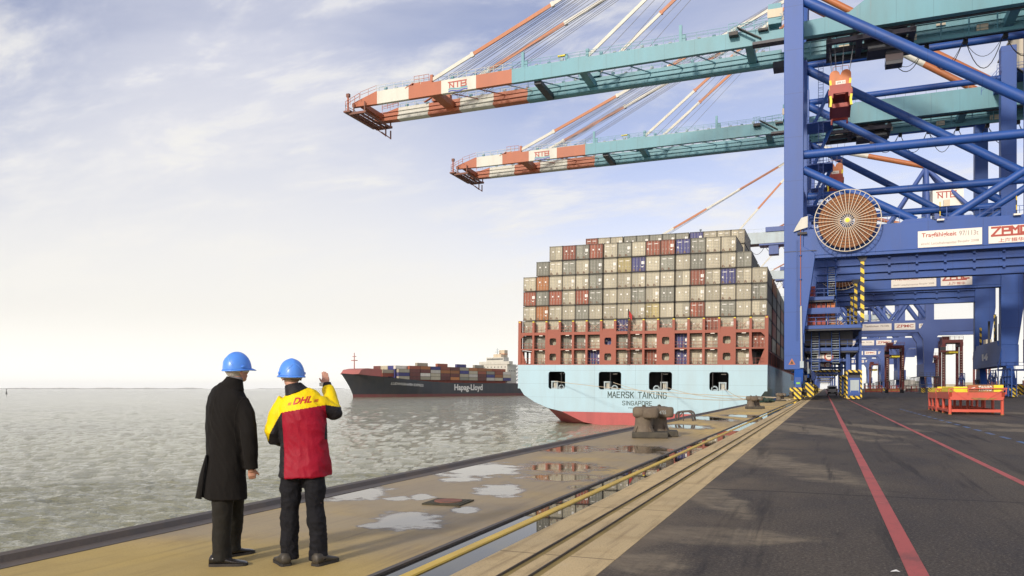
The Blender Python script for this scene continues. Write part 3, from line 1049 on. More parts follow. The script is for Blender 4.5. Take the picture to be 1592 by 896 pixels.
def build_container_ship():
    root = empty('container_ship', (SHX, SHY, WATER_Z))
    root.rotation_euler = (0, LIST, 0)
    tag(root, 'huge container ship with pale blue stern and red lashing bridge moored at the quay', 'container ship')
    W = 21.7
    Z = -WATER_Z     # world z 0 in ship coordinates
    T = 5.6
    st = []
    st.append((0.0, [(21.7, T), (21.7, 1.8), (21.3, 1.3), (20.5, .14), (18.4, -1.13), (16, -2.1), (13.3, -2.7), (9.2, -4.5), (5.6, -5.1), (0, -5.5)]))
    st.append((14, [(21.7, T), (21.7, 1.6), (21.7, 1.0), (21.7, 0), (21.6, -1.0), (21.3, -1.9), (20.6, -2.7), (17.5, -5.5), (12, -7), (0, -8)]))
    full = [(21.7, T), (21.7, 1.6), (21.7, 1.0), (21.7, 0), (21.7, -1.0), (21.7, -1.9), (21.7, -2.7), (21.5, -9), (19, -11), (0, -12)]
    st.append((40, full)); st.append((235, full))
    st.append((275, [(x * 0.97 if i < 3 else x * 0.9, z) for i, (x, z) in enumerate(full)]))
    st.append((305, [(x * k, z + dz) for (x, z), k, dz in zip(full, (.82, .7, .66, .6, .55, .5, .46, .4, .35, 0), (2, 0.8, 0, 0, 0, 0, 0, 0, 0, 0))]))
    st.append((330, [(x * k, z + dz) for (x, z), k, dz in zip(full, (.4, .22, .18, .13, .1, .08, .06, .05, .04, 0), (4, 2, 0, 0, 0, 0, 0, 0, 0, 0))]))
    st.append((340, [(0.3 * (1 - i / 9), z + (5 if i < 1 else 2 if i < 2 else 0)) for i, (x, z) in enumerate(full)]))
    mb = MB()
    n = len(full)
    for (ya, a), (yb, b) in zip(st[:-1], st[1:]):
        for s in (-1, 1):
            for i in range(n - 1):
                mat = ANTIF if i >= 6 else HULL
                mb.add([(s * a[i][0], ya, a[i][1] + Z), (s * b[i][0], yb, b[i][1] + Z), (s * b[i + 1][0], yb, b[i + 1][1] + Z), (s * a[i + 1][0], ya, a[i + 1][1] + Z)],
                       [(0, 1, 2, 3)], mat, True)
    # deck sheet
    for (ya, a), (yb, b) in zip(st[:-1], st[1:]):
        mb.add([(-a[0][0], ya, T + Z - .05), (a[0][0], ya, T + Z - .05), (b[0][0], yb, T + Z - .05), (-b[0][0], yb, T + Z - .05)], [(0, 1, 2, 3)], RED)
    # transom with its four mooring openings
    zt, zb = 4.4 + Z, 1.3 + Z
    wins = []
    for u0, u1 in ((852, 878), (930, 965), (1008, 1044), (1102, 1132)):
        wins.append((xat(u0, SHY) - SHX, xat(u1, SHY) - SHX))
    mb.box(-W, W, -0.02, 0.25, zt, T + Z, HULL)
    xs = [-W] + [v for w_ in wins for v in w_] + [W]
    for i in range(0, len(xs), 2):
        mb.box(xs[i], xs[i + 1], -0.02, 0.25, zb, zt, HULL)
    for a, b in wins:
        c = 0.45
        for (px, pz, sx, sz) in ((a, zb, 1, 1), (b, zb, -1, 1), (a, zt, 1, -1), (b, zt, -1, -1)):
            arc = [(px, pz)] + [(px + sx * c * (1 - math.sin(t)), pz + sz * c * (1 - math.cos(t))) for t in [k * math.pi / 12 for k in range(7)]]
            mb.prism(arc, -0.018, 0.24, HULL)
    ol = st[0][1][2:7]
    pts = [(x, z + Z) for x, z in ol] + [(-x, z + Z) for x, z in reversed(ol)]
    mb.prism(pts, -0.02, 0.25, HULL)
    ol = st[0][1][6:]
    pts = [(x, z + Z) for x, z in ol] + [(-x, z + Z) for x, z in reversed(ol[:-1])]
    mb.prism(pts, -0.019, 0.24, ANTIF)
    mb.build('hull', root)
    # dark mooring deck behind the openings
    inner = MB()
    inner.box(-21, 21, 7, 7.1, 0.6 + Z, 5.2 + Z, DARK)
    inner.box(-21, 21, 0.26, 7, 0.9 + Z, 1.15 + Z, DARK)
    inner.box(-21, 21, 0.26, 7, 4.8 + Z, 4.9 + Z, DARK)
    for x in (-21, -13.5, -4.5, 4.5, 13, 21):
        inner.box(x - .05, x + .05, 0.3, 7, 0.9 + Z, 4.9 + Z, DARK)
    inner.build('mooring_deck', root)
    for a, b in wins:
        cx = (a + b) / 2
        side = -1 if cx < 0 and cx < -5 else 1
        side = 1 if cx > 1 else -1
        f = MB()
        x0 = cx + side * 0.55
        f.box(x0 - 0.6, x0 + 0.6, 0.35, 1.1, zb - .2, zb + 0.2, PALE)
        f.box(x0 - 0.6, x0 - 0.4, 0.35, 1.1, zb + .2, zb + 1.3, PALE)
        f.box(x0 + 0.4, x0 + 0.6, 0.35, 1.1, zb + .2, zb + 1.3, PALE)
        f.box(x0 - 0.62, x0 + 0.62, 0.34, 1.12, zb + 1.2, zb + 1.42, PALE)
        f.tube((x0 - 0.1, .7, zb), (x0 - .1, .7, zb + 1.2), 0.14, WHITE, 8)
        f.tube((x0 + 0.18, .7, zb), (x0 + .18, .7, zb + 1.2), 0.14, WHITE, 8)
        f.build('roller_fairlead', root)
        f = MB()
        x1 = cx - side * 0.75
        pts = [(x1 + 0.5 * math.cos(t), zb + 0.15 + 0.55 * math.sin(t)) for t in [math.pi * k / 8 for k in range(9)]]
        for (pa, pb) in zip(pts[:-1], pts[1:]):
            f.tube((pa[0], .5, pa[1]), (pb[0], .5, pb[1]), 0.13, PALE, 6)
        f.tube((x1 - .55, .5, zb + .1), (x1 + .55, .5, zb + .1), 0.13, PALE, 6)
        f.build('closed_chock', root)
        lamp = MB().box(cx + .2, cx + 1.0, 1.2, 1.4, zt - .42, zt - .3, SIGNW)
        lamp.build('strip_lamp', root)
    # name and home port
    yb = -0.03

    def sx(u):
        return xat(u, SHY) - SHX
    block_text('ship_name', 'MAERSK TAIKUNG', sx(1036) - sx(945), 0.98, INKGREEN, ((sx(1038) + sx(943)) / 2, yb, 0.40 + Z), root)
    block_text('home_port', 'SINGAPORE', sx(1014) - sx(968), 0.68, INKGREEN, ((sx(1014) + sx(967)) / 2, yb, -1.02 + Z), root)
    text('registry_number', 'IMO 9334', 1.9, 0.25, INKGREEN, (sx(985), yb, -1.85 + Z), (1, 0, 0), (0, 0, 1), root)
    # red lashing bridge over the stern
    lb = MB()
    zt2 = 13.3 + Z
    edges = [col_x(i) - 1.25 for i in range(17)] + [col_x(16) + 1.25]
    edges[0] -= 0.15
    panels = (2, 6, 10, 14)
    for i, x in enumerate(edges):
        w = 0.2 if 0 < i < 17 else 0.28
        lb.box(x - w, x + w, 0.1, 0.85, T + Z, zt2 if i not in (0, 17) else zt2 + 0.3, RED)
        lb.box(x - .16, x + .16, 0.08, .4, zt2, zt2 + 0.16, YEL)
    lb.box(edges[0] + .2, edges[-1] - .2, 0.14, 1.0, 10.95 + Z, 11.45 + Z, RED)
    lb.box(edges[0] + .2, edges[-1] - .2, 0.14, 1.0, 8.25 + Z, 8.5 + Z, RED)
    lb.box(edges[0] + .2, edges[-1] - .2, 0.12, 0.9, T + Z - 0.02, T + Z + .12, RED)
    # raking knees in the two outer bays
    for s in (-1, 1):
        lb.prism([(s * 21.3, 5.7 + Z), (s * 20.2, 5.7 + Z), (s * 21.1, 8.1 + Z), (s * 21.3, 8.1 + Z)][::s], 0.3, 0.5, RED)
        lb.prism([(s * 19.4, 5.7 + Z), (s * 18.7, 5.7 + Z), (s * 18.9, 8.2 + Z), (s * 19.15, 8.2 + Z)][::s], 0.12, 0.5, RED)
        lb.prism([(s * 21.4, 10.2 + Z), (s * 20.6, 10.95 + Z), (s * 21.4, 10.95 + Z)][::s], 0.14, 0.5, RED)
    lb.build('lashing_bridge', root)
    for i in panels:
        p = MB()
        x0, x1 = edges[i] + .19, edges[i + 1] - .19
        cx = (x0 + x1) / 2
        hw, hh = 0.62, 0.62
        zs = [T + Z + 0.12]
        for zc in (7.0 + Z, 9.75 + Z):
            p.box(x0, x1, 0.12, 0.3, zs[-1], zc - hh, RED)
            p.box(x0, cx - hw, 0.12, 0.3, zc - hh, zc + hh, RED)
            p.box(cx + hw, x1, 0.12, 0.3, zc - hh, zc + hh, RED)
            for (qx, qz, ax, az) in ((cx - hw, zc - hh, 1, 1), (cx + hw, zc - hh, -1, 1), (cx - hw, zc + hh, 1, -1), (cx + hw, zc + hh, -1, -1)):
                c = .28
                arc = [(qx, qz)] + [(qx + ax * c * (1 - math.sin(t)), qz + az * c * (1 - math.cos(t))) for t in [k * math.pi / 8 for k in range(5)]]
                p.prism(arc, 0.122, 0.298, RED)
            zs.append(zc + hh)
        p.box(x0, x1, 0.12, 0.3, zs[-1], 10.95 + Z, RED)
        p.prism([(x0 + 0.0, 11.45 + Z), (x1, 11.45 + Z), (x1 - .1, 11.9 + Z), (x0 + .1, 11.9 + Z)], 0.13, .3, RED)
        p.build('bridge_panel', root)
    for i in range(17):
        rl = MB()
        if i in panels:
            zz = (11.45,)
        else:
            zz = (5.72, 8.5, 11.45)
        for z in zz:
            rl = MB()
            a, b = edges[i] + .2, edges[i + 1] - .2
            for h in (0.5, 1.0):
                rl.tube((a, 0.18, z + h + Z), (b, 0.18, z + h + Z), 0.03, RED, 4, cap=False)
            for k in (0.33, 0.66):
                rl.tube((a + (b - a) * k, 0.18, z + Z), (a + (b - a) * k, .18, z + 1.0 + Z), 0.03, RED, 4, cap=False)
            rl.build('bridge_railing', root)
    rng = random.Random(8)
    for i in range(17):
        if rng.random() < .75:
            x = col_x(i)
            lr = MB()
            lr.tube((x - 1.1, 0.7, 11.5 + Z), (x + 1.0, 1.3, 13.3 + Z), 0.03, CREAM, 4)
            lr.tube((x + 1.1, 0.7, 11.5 + Z), (x - 1.0, 1.3, 13.3 + Z), 0.03, CREAM, 4)
            lr.build('lashing_rods', root)
    lp = MB()
    for i in (1, 5, 8, 11, 15, 3, 13):
        x = col_x(i)
        for z in (10.8, 8.1):
            if rng.random() < .7:
                lp.box(x - .1, x + .55, 0.1, .2, z + Z, z + .12 + Z, SIGNW)
    lp.build('deck_lamps', root)
    # flag staff and red ensign at the centre line
    fs = MB()
    fx = sx(976)
    for a in (-.16, .16):
        fs.tube((fx + a, -0.25, T + Z), (fx + a * 0.3, -0.4, 15.2 + Z), 0.05, DARK, 5)
    for k in range(14):
        z = T + 0.5 + k * .62
        fs.tube((fx - .15, -.27, z + Z), (fx + .15, -.27, z + .3 + Z), 0.03, DARK, 4)
    fs.box(fx - .3, fx + .3, -.5, .1, T + Z + 2.5, T + Z + 2.7, RED)
    fs.build('flag_staff', root)
    fl = MB()
    vs, ff = [], []
    for i in range(7):
        for j in range(5):
            vs.append((fx + .02 + i * .10, -.4 + .08 * math.sin(i * 1.3 + j * .6), 15.1 + Z - j * .26 - i * .15))
    for i in range(6):
        for j in range(4):
            a = i * 5 + j
            ff.append((a, a + 5, a + 6, a + 1))
    fl.add(vs, ff, paint('ensign red', (0.42, 0.03, 0.03), .8, .1, 1), True)
    fl.build('ensign', root)
    # side stanchions that carry the outer stacks, bay after bay
    for s in (-1, 1):
        sd = MB()
        sd.box(s * 21.3 - .2, s * 21.3 + .2, 1.6, 230, T + Z - .06, T + Z + .3, RED)
        for bay in range(0, 16):
            y0 = 1.6 + bay * 14.4
            for k in range(7):
                y = y0 + k * 2.1
                sd.box(s * 21.35 - .12, s * 21.35 + .12, y, y + .45, T + Z + .3, 8.2 + Z, DARK if k % 2 else RED)
            sd.box(s * 21.3 - .2, s * 21.3 + .2, y0, y0 + 13.1, 8.2 + Z - .2, 8.2 + Z, RED)
        sd.build('side_stanchions', root)
    mm = MB()
    mx0 = xat(1086, SHY + 32) - SHX
    mm.tube((mx0, 32, T + Z - .05), (mx0, 32, 34.6 + Z), 0.3, PALE, 6, 0.10)
    mm.box(mx0 - .5, mx0 + .5, 31.8, 32.2, 33.4 + Z, 33.5 + Z, PALE)
    mm.box(mx0 - .2, mx0 + .2, 31.8, 32.2, 34.3 + Z, 34.6 + Z, PALE)
    mm.build('signal_mast', root)
    # dark side port near the stern
    return root


build_container_ship()

ROWS = [
    ".ggggbgggrgbgggg.",
    "ddgddgbdgggbggggr",
    "gggdgdgbggdggrggg",
    "goggdggggyggrgdgg",
    "rdrgrdggdgdgggggd",
    "gogggdggggggrgbgg",
    ".dgdgdgybgdgdggd.",
    "..grdrgdgrrbdgg..",
]
PITCH1 = 2.70
for t, row in enumerate(ROWS):
    for i, k in enumerate(row):
        if k == '.':
            continue
        o = container(k)
        place_on_ship(o, col_x(i), 1.35, 5.62 + t * PITCH1)
        tag(o, '%s container, %s, %s, doors facing the stern' % (CCOL[k][0], ORD[i], TIER[t]), 'container', 'containers stacked on the moored ship')
rng = random.Random(21)
# the bay behind stands a little higher: its top two tiers show over the first
row9 = "...rggdddddbggg.."
row8 = "...dgrgdggdgdgg.."
for t, row in ((8, row9), (7, row8)):
    for i, k in enumerate(row):
        if k == '.':
            continue
        o = container(k)
        place_on_ship(o, col_x(i), 15.9, 6.7 + t * 2.71)
        tag(o, '%s container, %s, %s of the higher second bay' % (CCOL[k][0], ORD[i], 'topmost tier' if t == 8 else 'next to top tier'), 'container', 'containers stacked on the moored ship')
BAYN = ['second', 'third', 'fourth', 'fifth', 'sixth', 'seventh', 'eighth']
for bay in range(1, 7):
    hs = {16: [1, 2, 3, 4, 5], 15: [6], 14: [7]}
    for i, ts in hs.items():
        for t in ts:
            if bay == 1 and i == 14:
                continue
            if bay > 3 and i < 16:
                continue
            if bay > 2 and t > 5 and i == 16:
                continue
            k = rng.choice('ddgddrrogd')
            o = container(k, False)
            place_on_ship(o, col_x(i), 1.35 + bay * 14.5, 5.62 + t * PITCH1)
            tag(o, '%s container side-on, %s, %s, %s bay from the stern' % (CCOL[k][0], 'quayside column' if i == 16 else ORD[i], TIER[t], BAYN[bay - 1]), 'container', 'containers stacked on the moored ship')
# what fills the holds of the stacks between, seen only through the gaps
mb = MB()
mk = paint('container ' + CCOL['d'][0], CCOL['d'][1])
for bay in range(1, 6):
    y = 1.4 + bay * 14.5
    mb.box(col_x(3) - 1.2, col_x(14) + 1.2, y + .05, y + 12.1, 5.7 - WATER_Z, (25.2 if bay == 1 else 24.0) - WATER_Z, mk)
    mb.box(col_x(0) - 1.2, col_x(2) + 1.2, y + .05, y + 12.1, 8.4 - WATER_Z, 20.9 - WATER_Z, mk)
    mb.box(col_x(15) - 1.2, col_x(15) + 1.2, y + .05, y + 12.1, 5.7 - WATER_Z, 21.4 - WATER_Z, mk)
o = mb.build('container_stacks')
o.matrix_world = MSHIP
tag(o, 'closely packed container stacks between the outer columns of the moored ship', None, None, 'stuff')

# mooring lines from the stern openings to the bollard ashore
for n, (u, v, lab) in enumerate(((862, 596, 'leftmost'), (953, 597, 'second from left'), (1030, 602, 'second from right'), (1124, 603, 'rightmost'))):
    a = MSHIP @ Vector((xat(u, SHY) - SHX, -.05, zat(v, xat(u, SHY), SHY) - WATER_Z + .2))
    b = Vector((-5.35, 99.6, 0.45))
    pts = []
    for k in range(17):
        t = k / 16
        p = a.lerp(b, t)
        p.z -= (1.0 + 0.5 * n % 2) * 4 * t * (1 - t) * (0.45 if n != 1 else .9)
        pts.append(p)
    mb = MB().path(pts, 0.045, CREAM, 6)
    tag(mb.build('mooring_rope'), 'cream mooring rope from the %s stern opening to the quay bollard' % lab, 'rope', 'stern mooring ropes')


# ================================================================== CONTAINER SHIP UNDER WAY
def build_passing_ship():
    bow = Vector((-310.0, 487.8, WATER_Z))
    hd = Vector((55.0, 211.6, 0)).normalized()          # from bow to stern
    lat = Vector((-hd.y, hd.x, 0))                        # away from the camera
    rz = math.atan2(hd.y, hd.x)
    root = empty('container_ship', bow, rz)              # local x: bow to stern, local y: away
    tag(root, 'dark hulled container ship under way on the estuary with mixed containers', 'container ship')
    B, L = 32.0, 275.0
    Z = -WATER_Z

    def halfw(s, lev):
        """half breadth at distance s from the bow; lev 0 waterline, 1 deck"""
        a = {0: 74.0, 1: 40.0}[lev]
        off = {0: 0.0, 1: -9.0}[lev]
        t = max(0.0, min(1.0, (s - off) / a))
        return 16.0 * (1 - (1 - t) ** 1.9)
    BOOT_RED = paint('faded maroon boot top', (0.16, 0.045, 0.045), .7, .3, .3)
    mb = MB()
    S = [-9, -6, -2, 2, 6, 12, 20, 30, 42, 56, 72, 90, 130, 180, 235, 262, 275]
    sh = lambda s: 6.2 + 6.3 * max(0, 1 - (s + 9) / 100.0) ** 1.3
    prev = None
    for s in S:
        dk = halfw(s, 1)
        ring = []
        top = sh(s)
        for k in range(7):
            q = k / 6.0
            z = top + (-2.9 - top) * (k / 5.0) if k < 6 else -7.5
            lv = max(0.0, min(1.0, (z + 5) / (top + 5)))
            # the stem rakes: lower levels start further aft
            stem = -9.0 * lv ** 1.5 + 3.0 * (1 - lv)
            sx_ = s if s >= 60 else stem + (s + 9) * (60 - stem) / 69.0
            t = max(0.0, min(1.0, (sx_ - stem) / (74 - 34 * lv)))
            w = 16 * (1 - (1 - t) ** 1.9)
            if s > 235:
                w *= 1 - 0.12 * ((s - 235) / 40) * (1 - lv)
            ring.append((w, z + Z, sx_))
        if prev:
            for sd in (-1, 1):
                for k in range(6):
                    a, b = prev[1], ring
                    mat = BLACKHULL if k < 5 else BOOT_RED
                    mb.add([(a[k][2], 16 + sd * a[k][0], a[k][1]), (b[k][2], 16 + sd * b[k][0], b[k][1]), (b[k + 1][2], 16 + sd * b[k + 1][0], b[k + 1][1]), (a[k + 1][2], 16 + sd * a[k + 1][0], a[k + 1][1])],
                           [(0, 1, 2, 3)], mat, True)
            mb.add([(prev[1][0][2], 16 - prev[1][0][0], prev[1][0][1] - .3), (ring[0][2], 16 - ring[0][0], ring[0][1] - .3), (ring[0][2], 16 + ring[0][0], ring[0][1] - .3), (prev[1][0][2], 16 + prev[1][0][0], prev[1][0][1] - .3)], [(0, 1, 2, 3)], ANTIF)
        prev = (s, ring)
    mb.add([(275, 16 - w_, z_) for w_, z_, q_ in prev[1]] + [(275, 16 + w_, z_) for w_, z_, q_ in reversed(prev[1])], [list(range(14))], BLACKHULL)
    mb.build('hull', root)
    # red boot top band, following the side at the waterline
    # forecastle breakwater
    f = MB()
    PINK = paint('faded red deck paint', (0.40, 0.13, 0.11), .6, .15, .1)
    f.prism([(-1, 12.0 + Z), (28, 9.6 + Z), (29, 15.6 + Z), (8, 16.4 + Z), (2, 15.4 + Z)], 6, 26, PINK, 'y')
    f.build('breakwater', root)
    f = MB()
    f.tube((4, 16, 10 + Z), (4, 16, 28 + Z), 0.55, PINK, 6, .3)
    f.box(3, 5, 13.5, 18.5, 22 + Z, 22.5 + Z, PINK)
    f.box(3.4, 4.6, 14.5, 17.5, 25 + Z, 25.4 + Z, PINK)
    f.build('foremast', root)
    # superstructure: front wall over the full beam, wings, bridge and funnel
    s0 = 174
    h = MB()
    h.box(s0, s0 + 14, 1, 31, 6 + Z, 23.5 + Z, WHITE)
    h.box(s0 - .5, s0 + 5, -1.5, 33.5, 23.5 + Z, 26.2 + Z, WHITE)
    h.box(s0 + 1, s0 + 9, 6, 26, 26.2 + Z, 30 + Z, WHITE)
    h.box(s0 + 4, s0 + 10, 11, 20, 30 + Z, 33 + Z, CREAM)
    for k in range(5):
        z = 8 + k * 3.3
        h.box(s0 + 14, s0 + 19, 1, 8, z + Z, z + .3 + Z, PALE)
        h.rail([(s0 + 14, 1, z + .3 + Z), (s0 + 19, 1, z + .3 + Z)], PALE, 1.1, 1.5, .08)
        h.beam((s0 + 14, 1.6, z + Z), (s0 + 19, 1.6, z + 3.3 + Z), .9, .2, PALE)
    h.build('superstructure', root)
    w = MB()
    for j in range(13):
        w.box(s0 + .95, s0 + 1.05, 7 + j * 1.4, 8 + j * 1.4, 27.6 + Z, 29 + Z, GLASS)
    w.build('bridge_windows', root)
    w = MB()
    for j in range(7):
        for k in range(2):
            w.box(s0 - .04, s0, 3 + j * 4, 3.9 + j * 4, 17.5 + k * 3 + Z, 18.5 + k * 3 + Z, GLASS)
    for k in range(4):
        w.box(s0 + 3 + k * 2.6, s0 + 4 + k * 2.6, .95, 1.0, 17 + Z, 18 + Z, GLASS)
    w.build('cabin_windows', root)
    f = MB()
    f.tube((s0 + 6, 17, 30 + Z), (s0 + 6, 17, 39 + Z), 0.6, PALE, 6, .2)
    f.box(s0 + 5.6, s0 + 6.4, 14.5, 19.5, 35 + Z, 35.4 + Z, PALE)
    f.box(s0 + 5.6, s0 + 6.4, 15.5, 18.5, 37 + Z, 37.3 + Z, PALE)
    f.build('radar_mast', root)
    f = MB()
    f.box(s0 + 9, s0 + 14, 11, 17, 28 + Z, 37 + Z, CREAM)
    f.box(s0 + 8.9, s0 + 14.1, 10.9, 17.1, 33 + Z, 33.6 + Z, SPOR)
    f.build('funnel', root)
    # lettering along the visible side (faces local -y)
    text('company_name', 'Hapag-Lloyd', 37.5, 6.6, WHITETXT, (118, -0.06, 1.7 + Z), (1, 0, 0), (0, 0, 1), root, 0.03)
    n = text_mesh('LUDWIGSHAFEN EXPRESS', 33, 1.9, WHITETXT, 0.01)
    n.transform(frame_at((45, 0, 4.6 + Z), (1, 0, 0), (0, 0, 1)))
    for v in n.vertices:
        s, z = v.co.x, v.co.z - Z
        v.co.z -= (s - 44) * 0.045
        lv = max(0.0, min(1.0, (z + 5) / (sh(s) + 5)))
        t = max(0.0, min(1.0, (s + 9.0 * lv ** 1.5 - 3.0 * (1 - lv)) / (74 - 34 * lv)))
        v.co.y = 16 - 16 * (1 - (1 - t) ** 1.9) - 0.35
    o = bpy.data.objects.new('ship_name', n); col.objects.link(o); o.parent = root
    # red hatch coamings and walkway between hull and cargo
    c = MB()
    c.box(34, 172, 1.4, 30.6, 5.9 + Z, 8.2 + Z, RED)
    for k in range(80):
        c.box(36 + k * 1.7, 36.3 + k * 1.7, .9, 1.39, 6.0 + Z, 8.6 + Z, RED)
    c.build('hatch_coaming', root)
    M = Matrix.Translation(bow) @ Matrix.Rotation(rz, 4, 'Z')
    rng = random.Random(4)
    plan = ["rwr", "gbg", "mmmr", "gwmo", "ggwb", "mmor", "omom", "dgbg", "gwgo", "mmro", "wbd", "gor", "bgw", "mrm", "omr"]
    names = ['first', 'second', 'third', 'fourth', 'fifth', 'sixth', 'seventh', 'eighth', 'ninth', 'tenth', 'eleventh', 'twelfth', 'thirteenth', 'last but one', 'last']
    tn = ['lowest', 'second up', 'third up', 'fourth up']
    s = 22.0
    plan = plan[:13]
    for b, st_ in enumerate(plan):
        base = 8.25 if b > 0 else 10.4
        if b == 0:
            st_ = "rg"
        for t, k in enumerate(st_):
            o = container(k, False)
            o.location = M @ Vector((s + 12.2, 1.3 + (5 if b == 0 else 0), base + t * 2.72 + Z))
            o.rotation_euler = (0, 0, rz + math.pi / 2)
            o.scale = (1, 0.96, 1.04)
            tag(o, "%s container, %s, %s stack behind the passing ship's bow" % (CCOL[k][0], tn[t], names[b]), 'container', 'containers on the passing ship')
        # a second row further in, one higher here and there
        if b % 2 == 1 or b > 9:
            k = rng.choice('browgmbd')
            o = container(k, False)
            o.location = M @ Vector((s + 12.2, 4.2, base + len(st_) * 2.72 + Z))
            o.rotation_euler = (0, 0, rz + math.pi / 2)
            tag(o, '%s container, highest over the %s stack of the passing ship' % (CCOL[k][0], names[b]), 'container', 'containers on the passing ship')
        s += 12.0
    mb = MB()
    for b in range(1, 12):
        x = 22 + b * 12.0
        for j, kk in enumerate(rng.sample('brwgmdo', 3)):
            mb.box(x + .3, x + 11.9, 4 + j * 8, 11.6 + j * 8, 8.2 + Z, 16.3 + (2.7 if b < 8 else rng.choice([0, -2.7, 0])) + Z, paint('container ' + CCOL[kk][0], CCOL[kk][1]))
    o = mb.build('container_stacks'); o.matrix_world = M
    tag(o, 'inner container stacks of the passing ship', None, None, 'stuff')


build_passing_ship()
for k, p in PROTO.items():
    if p.get('fresh'):
        raise RuntimeError('unused container prototype')

# channel buoy far out on the left
bp_ = gx(10, 612.0, WATER_Z)
mb = MB()
mb.tube(bp_ + Vector((0, 0, -.5)), bp_ + Vector((0, 0, 1.0)), 1.0, DARK, 10)
mb.tube(bp_ + Vector((0, 0, 1.0)), bp_ + Vector((0, 0, 4.6)), 0.6, DARK, 6, .12)
mb.box(bp_.x - .5, bp_.x + .5, bp_.y - .5, bp_.y + .5, bp_.z + 4.4, bp_.z + 5.2, DARK)
tag(mb.build('navigation_buoy'), 'small dark navigation buoy far out on the water at the left', 'buoy')


# ================================================================== SHIP-TO-SHORE CRANES
XL = 29.0        # landside leg line
LEG = 25.0       # spacing of the two side frames along the quay
BAND = [-79.4, -74.2, -67.8, -61.4, -54.8, -48.3]


def boom_girder(y0, y1, root, far=False):
    b = MB()
    zt, zb = (54.2, 51.9) if far else (54.6, 52.35)
    cols_ = [ORANGE, WHITE, ORANGE, WHITE, ORANGE]
    ys = (y0, y1)
    b.prism([(BAND[0], 53.1), (BAND[0], zb + .1), (BAND[1], zb), (BAND[1], zt), (BAND[1] - .3, zt)], y0, y1, ORANGE)
    xs = BAND[1:]
    for i in range(4):
        b.box(xs[i], xs[i + 1], y0, y1, zb, zt, [WHITE, ORANGE, WHITE, ORANGE][i])
    b.box(xs[4], -6.2, y0, y1, zb - 0.05, zt, TEAL)
    b.box(-6.2, -3.0, y0 + .05, y1 - .05, zb + .4, zt - .5, TEAL)
    # trolley rail beam and ledges on the inner faces
    inner = y0 if far else y1
    sgn = -1 if far else 1
    for i in range(6):
        xa, xb = ([BAND[0]] + xs + [-5.0])[i:i + 2]
        m = [ORANGE, WHITE, ORANGE, WHITE, ORANGE, TEAL][i]
        for z, h, dpt in ((zb + .28, .5, .45), (zb + .95, .14, .28), (zb + 1.7, .1, .2)) if far else ():
            a, c = sorted((inner, inner + sgn * dpt))
            b.box(xa + .01, xb - .01, a, c, z - h / 2, z + h / 2, m)
        a, c = sorted((inner + sgn * .02, inner + sgn * .3))
        b.box(xa + .01, xb - .01, a, c, zb + .41, zb + .55, NAVY)
    o = b.build('boom_girder', root)
    r = MB()
    yy = y0 + .15
    r.rail([(-77.8, yy, 53.9), (-74.4, yy, zt)], ORANGE, 1.1, 1.4, .035)
    r.rail([(-74.4, yy, zt), (-65.5, yy, zt)], WHITE, 1.1, 1.7, .035)
    r.rail([(-60, yy, zt), (-48.3, yy, zt)], WHITE, 1.1, 1.7, .035)
    r.rail([(-48.3, yy, zt), (-8, yy, zt)], TEAL, 1.1, 1.7, .035)
    r.rail([(-74.4, yy + .9, zt), (-8, yy + .9, zt)], TEAL, 1.1, 1.7, .03, 0)
    # cable trays and pipes on the walkway
    r.box(-74, -8, yy + .4, yy + .8, zt + .02, zt + .28, PALE)
    for k in range(30):
        x = -73 + k * 2.2
        r.box(x, x + .5, yy + .3, yy + .7, zt + .28, zt + .28 + (.16 if k % 3 else .42), PALE if k % 2 else TEAL)
    r.build('walkway_railing', o)
    return o


def stay(root, p0, p1, bands, r=.32, name='forestay'):
    """bands: list of (t0, t1, material)"""
    p0, p1 = Vector(p0), Vector(p1)
    b = MB()
    up = Vector((0, 0, 1))
    for t0, t1, m in bands:
        b.beam(p0.lerp(p1, t0), p0.lerp(p1, t1), r * .8, r * 2.0, m)
    for t in sorted(set([q[1] for q in bands[:-1]])):
        b.beam(p0.lerp(p1, t - .004), p0.lerp(p1, t + .004), r * 1.3, r * 2.8, bands[-1][2])
    return b.build(name, root)


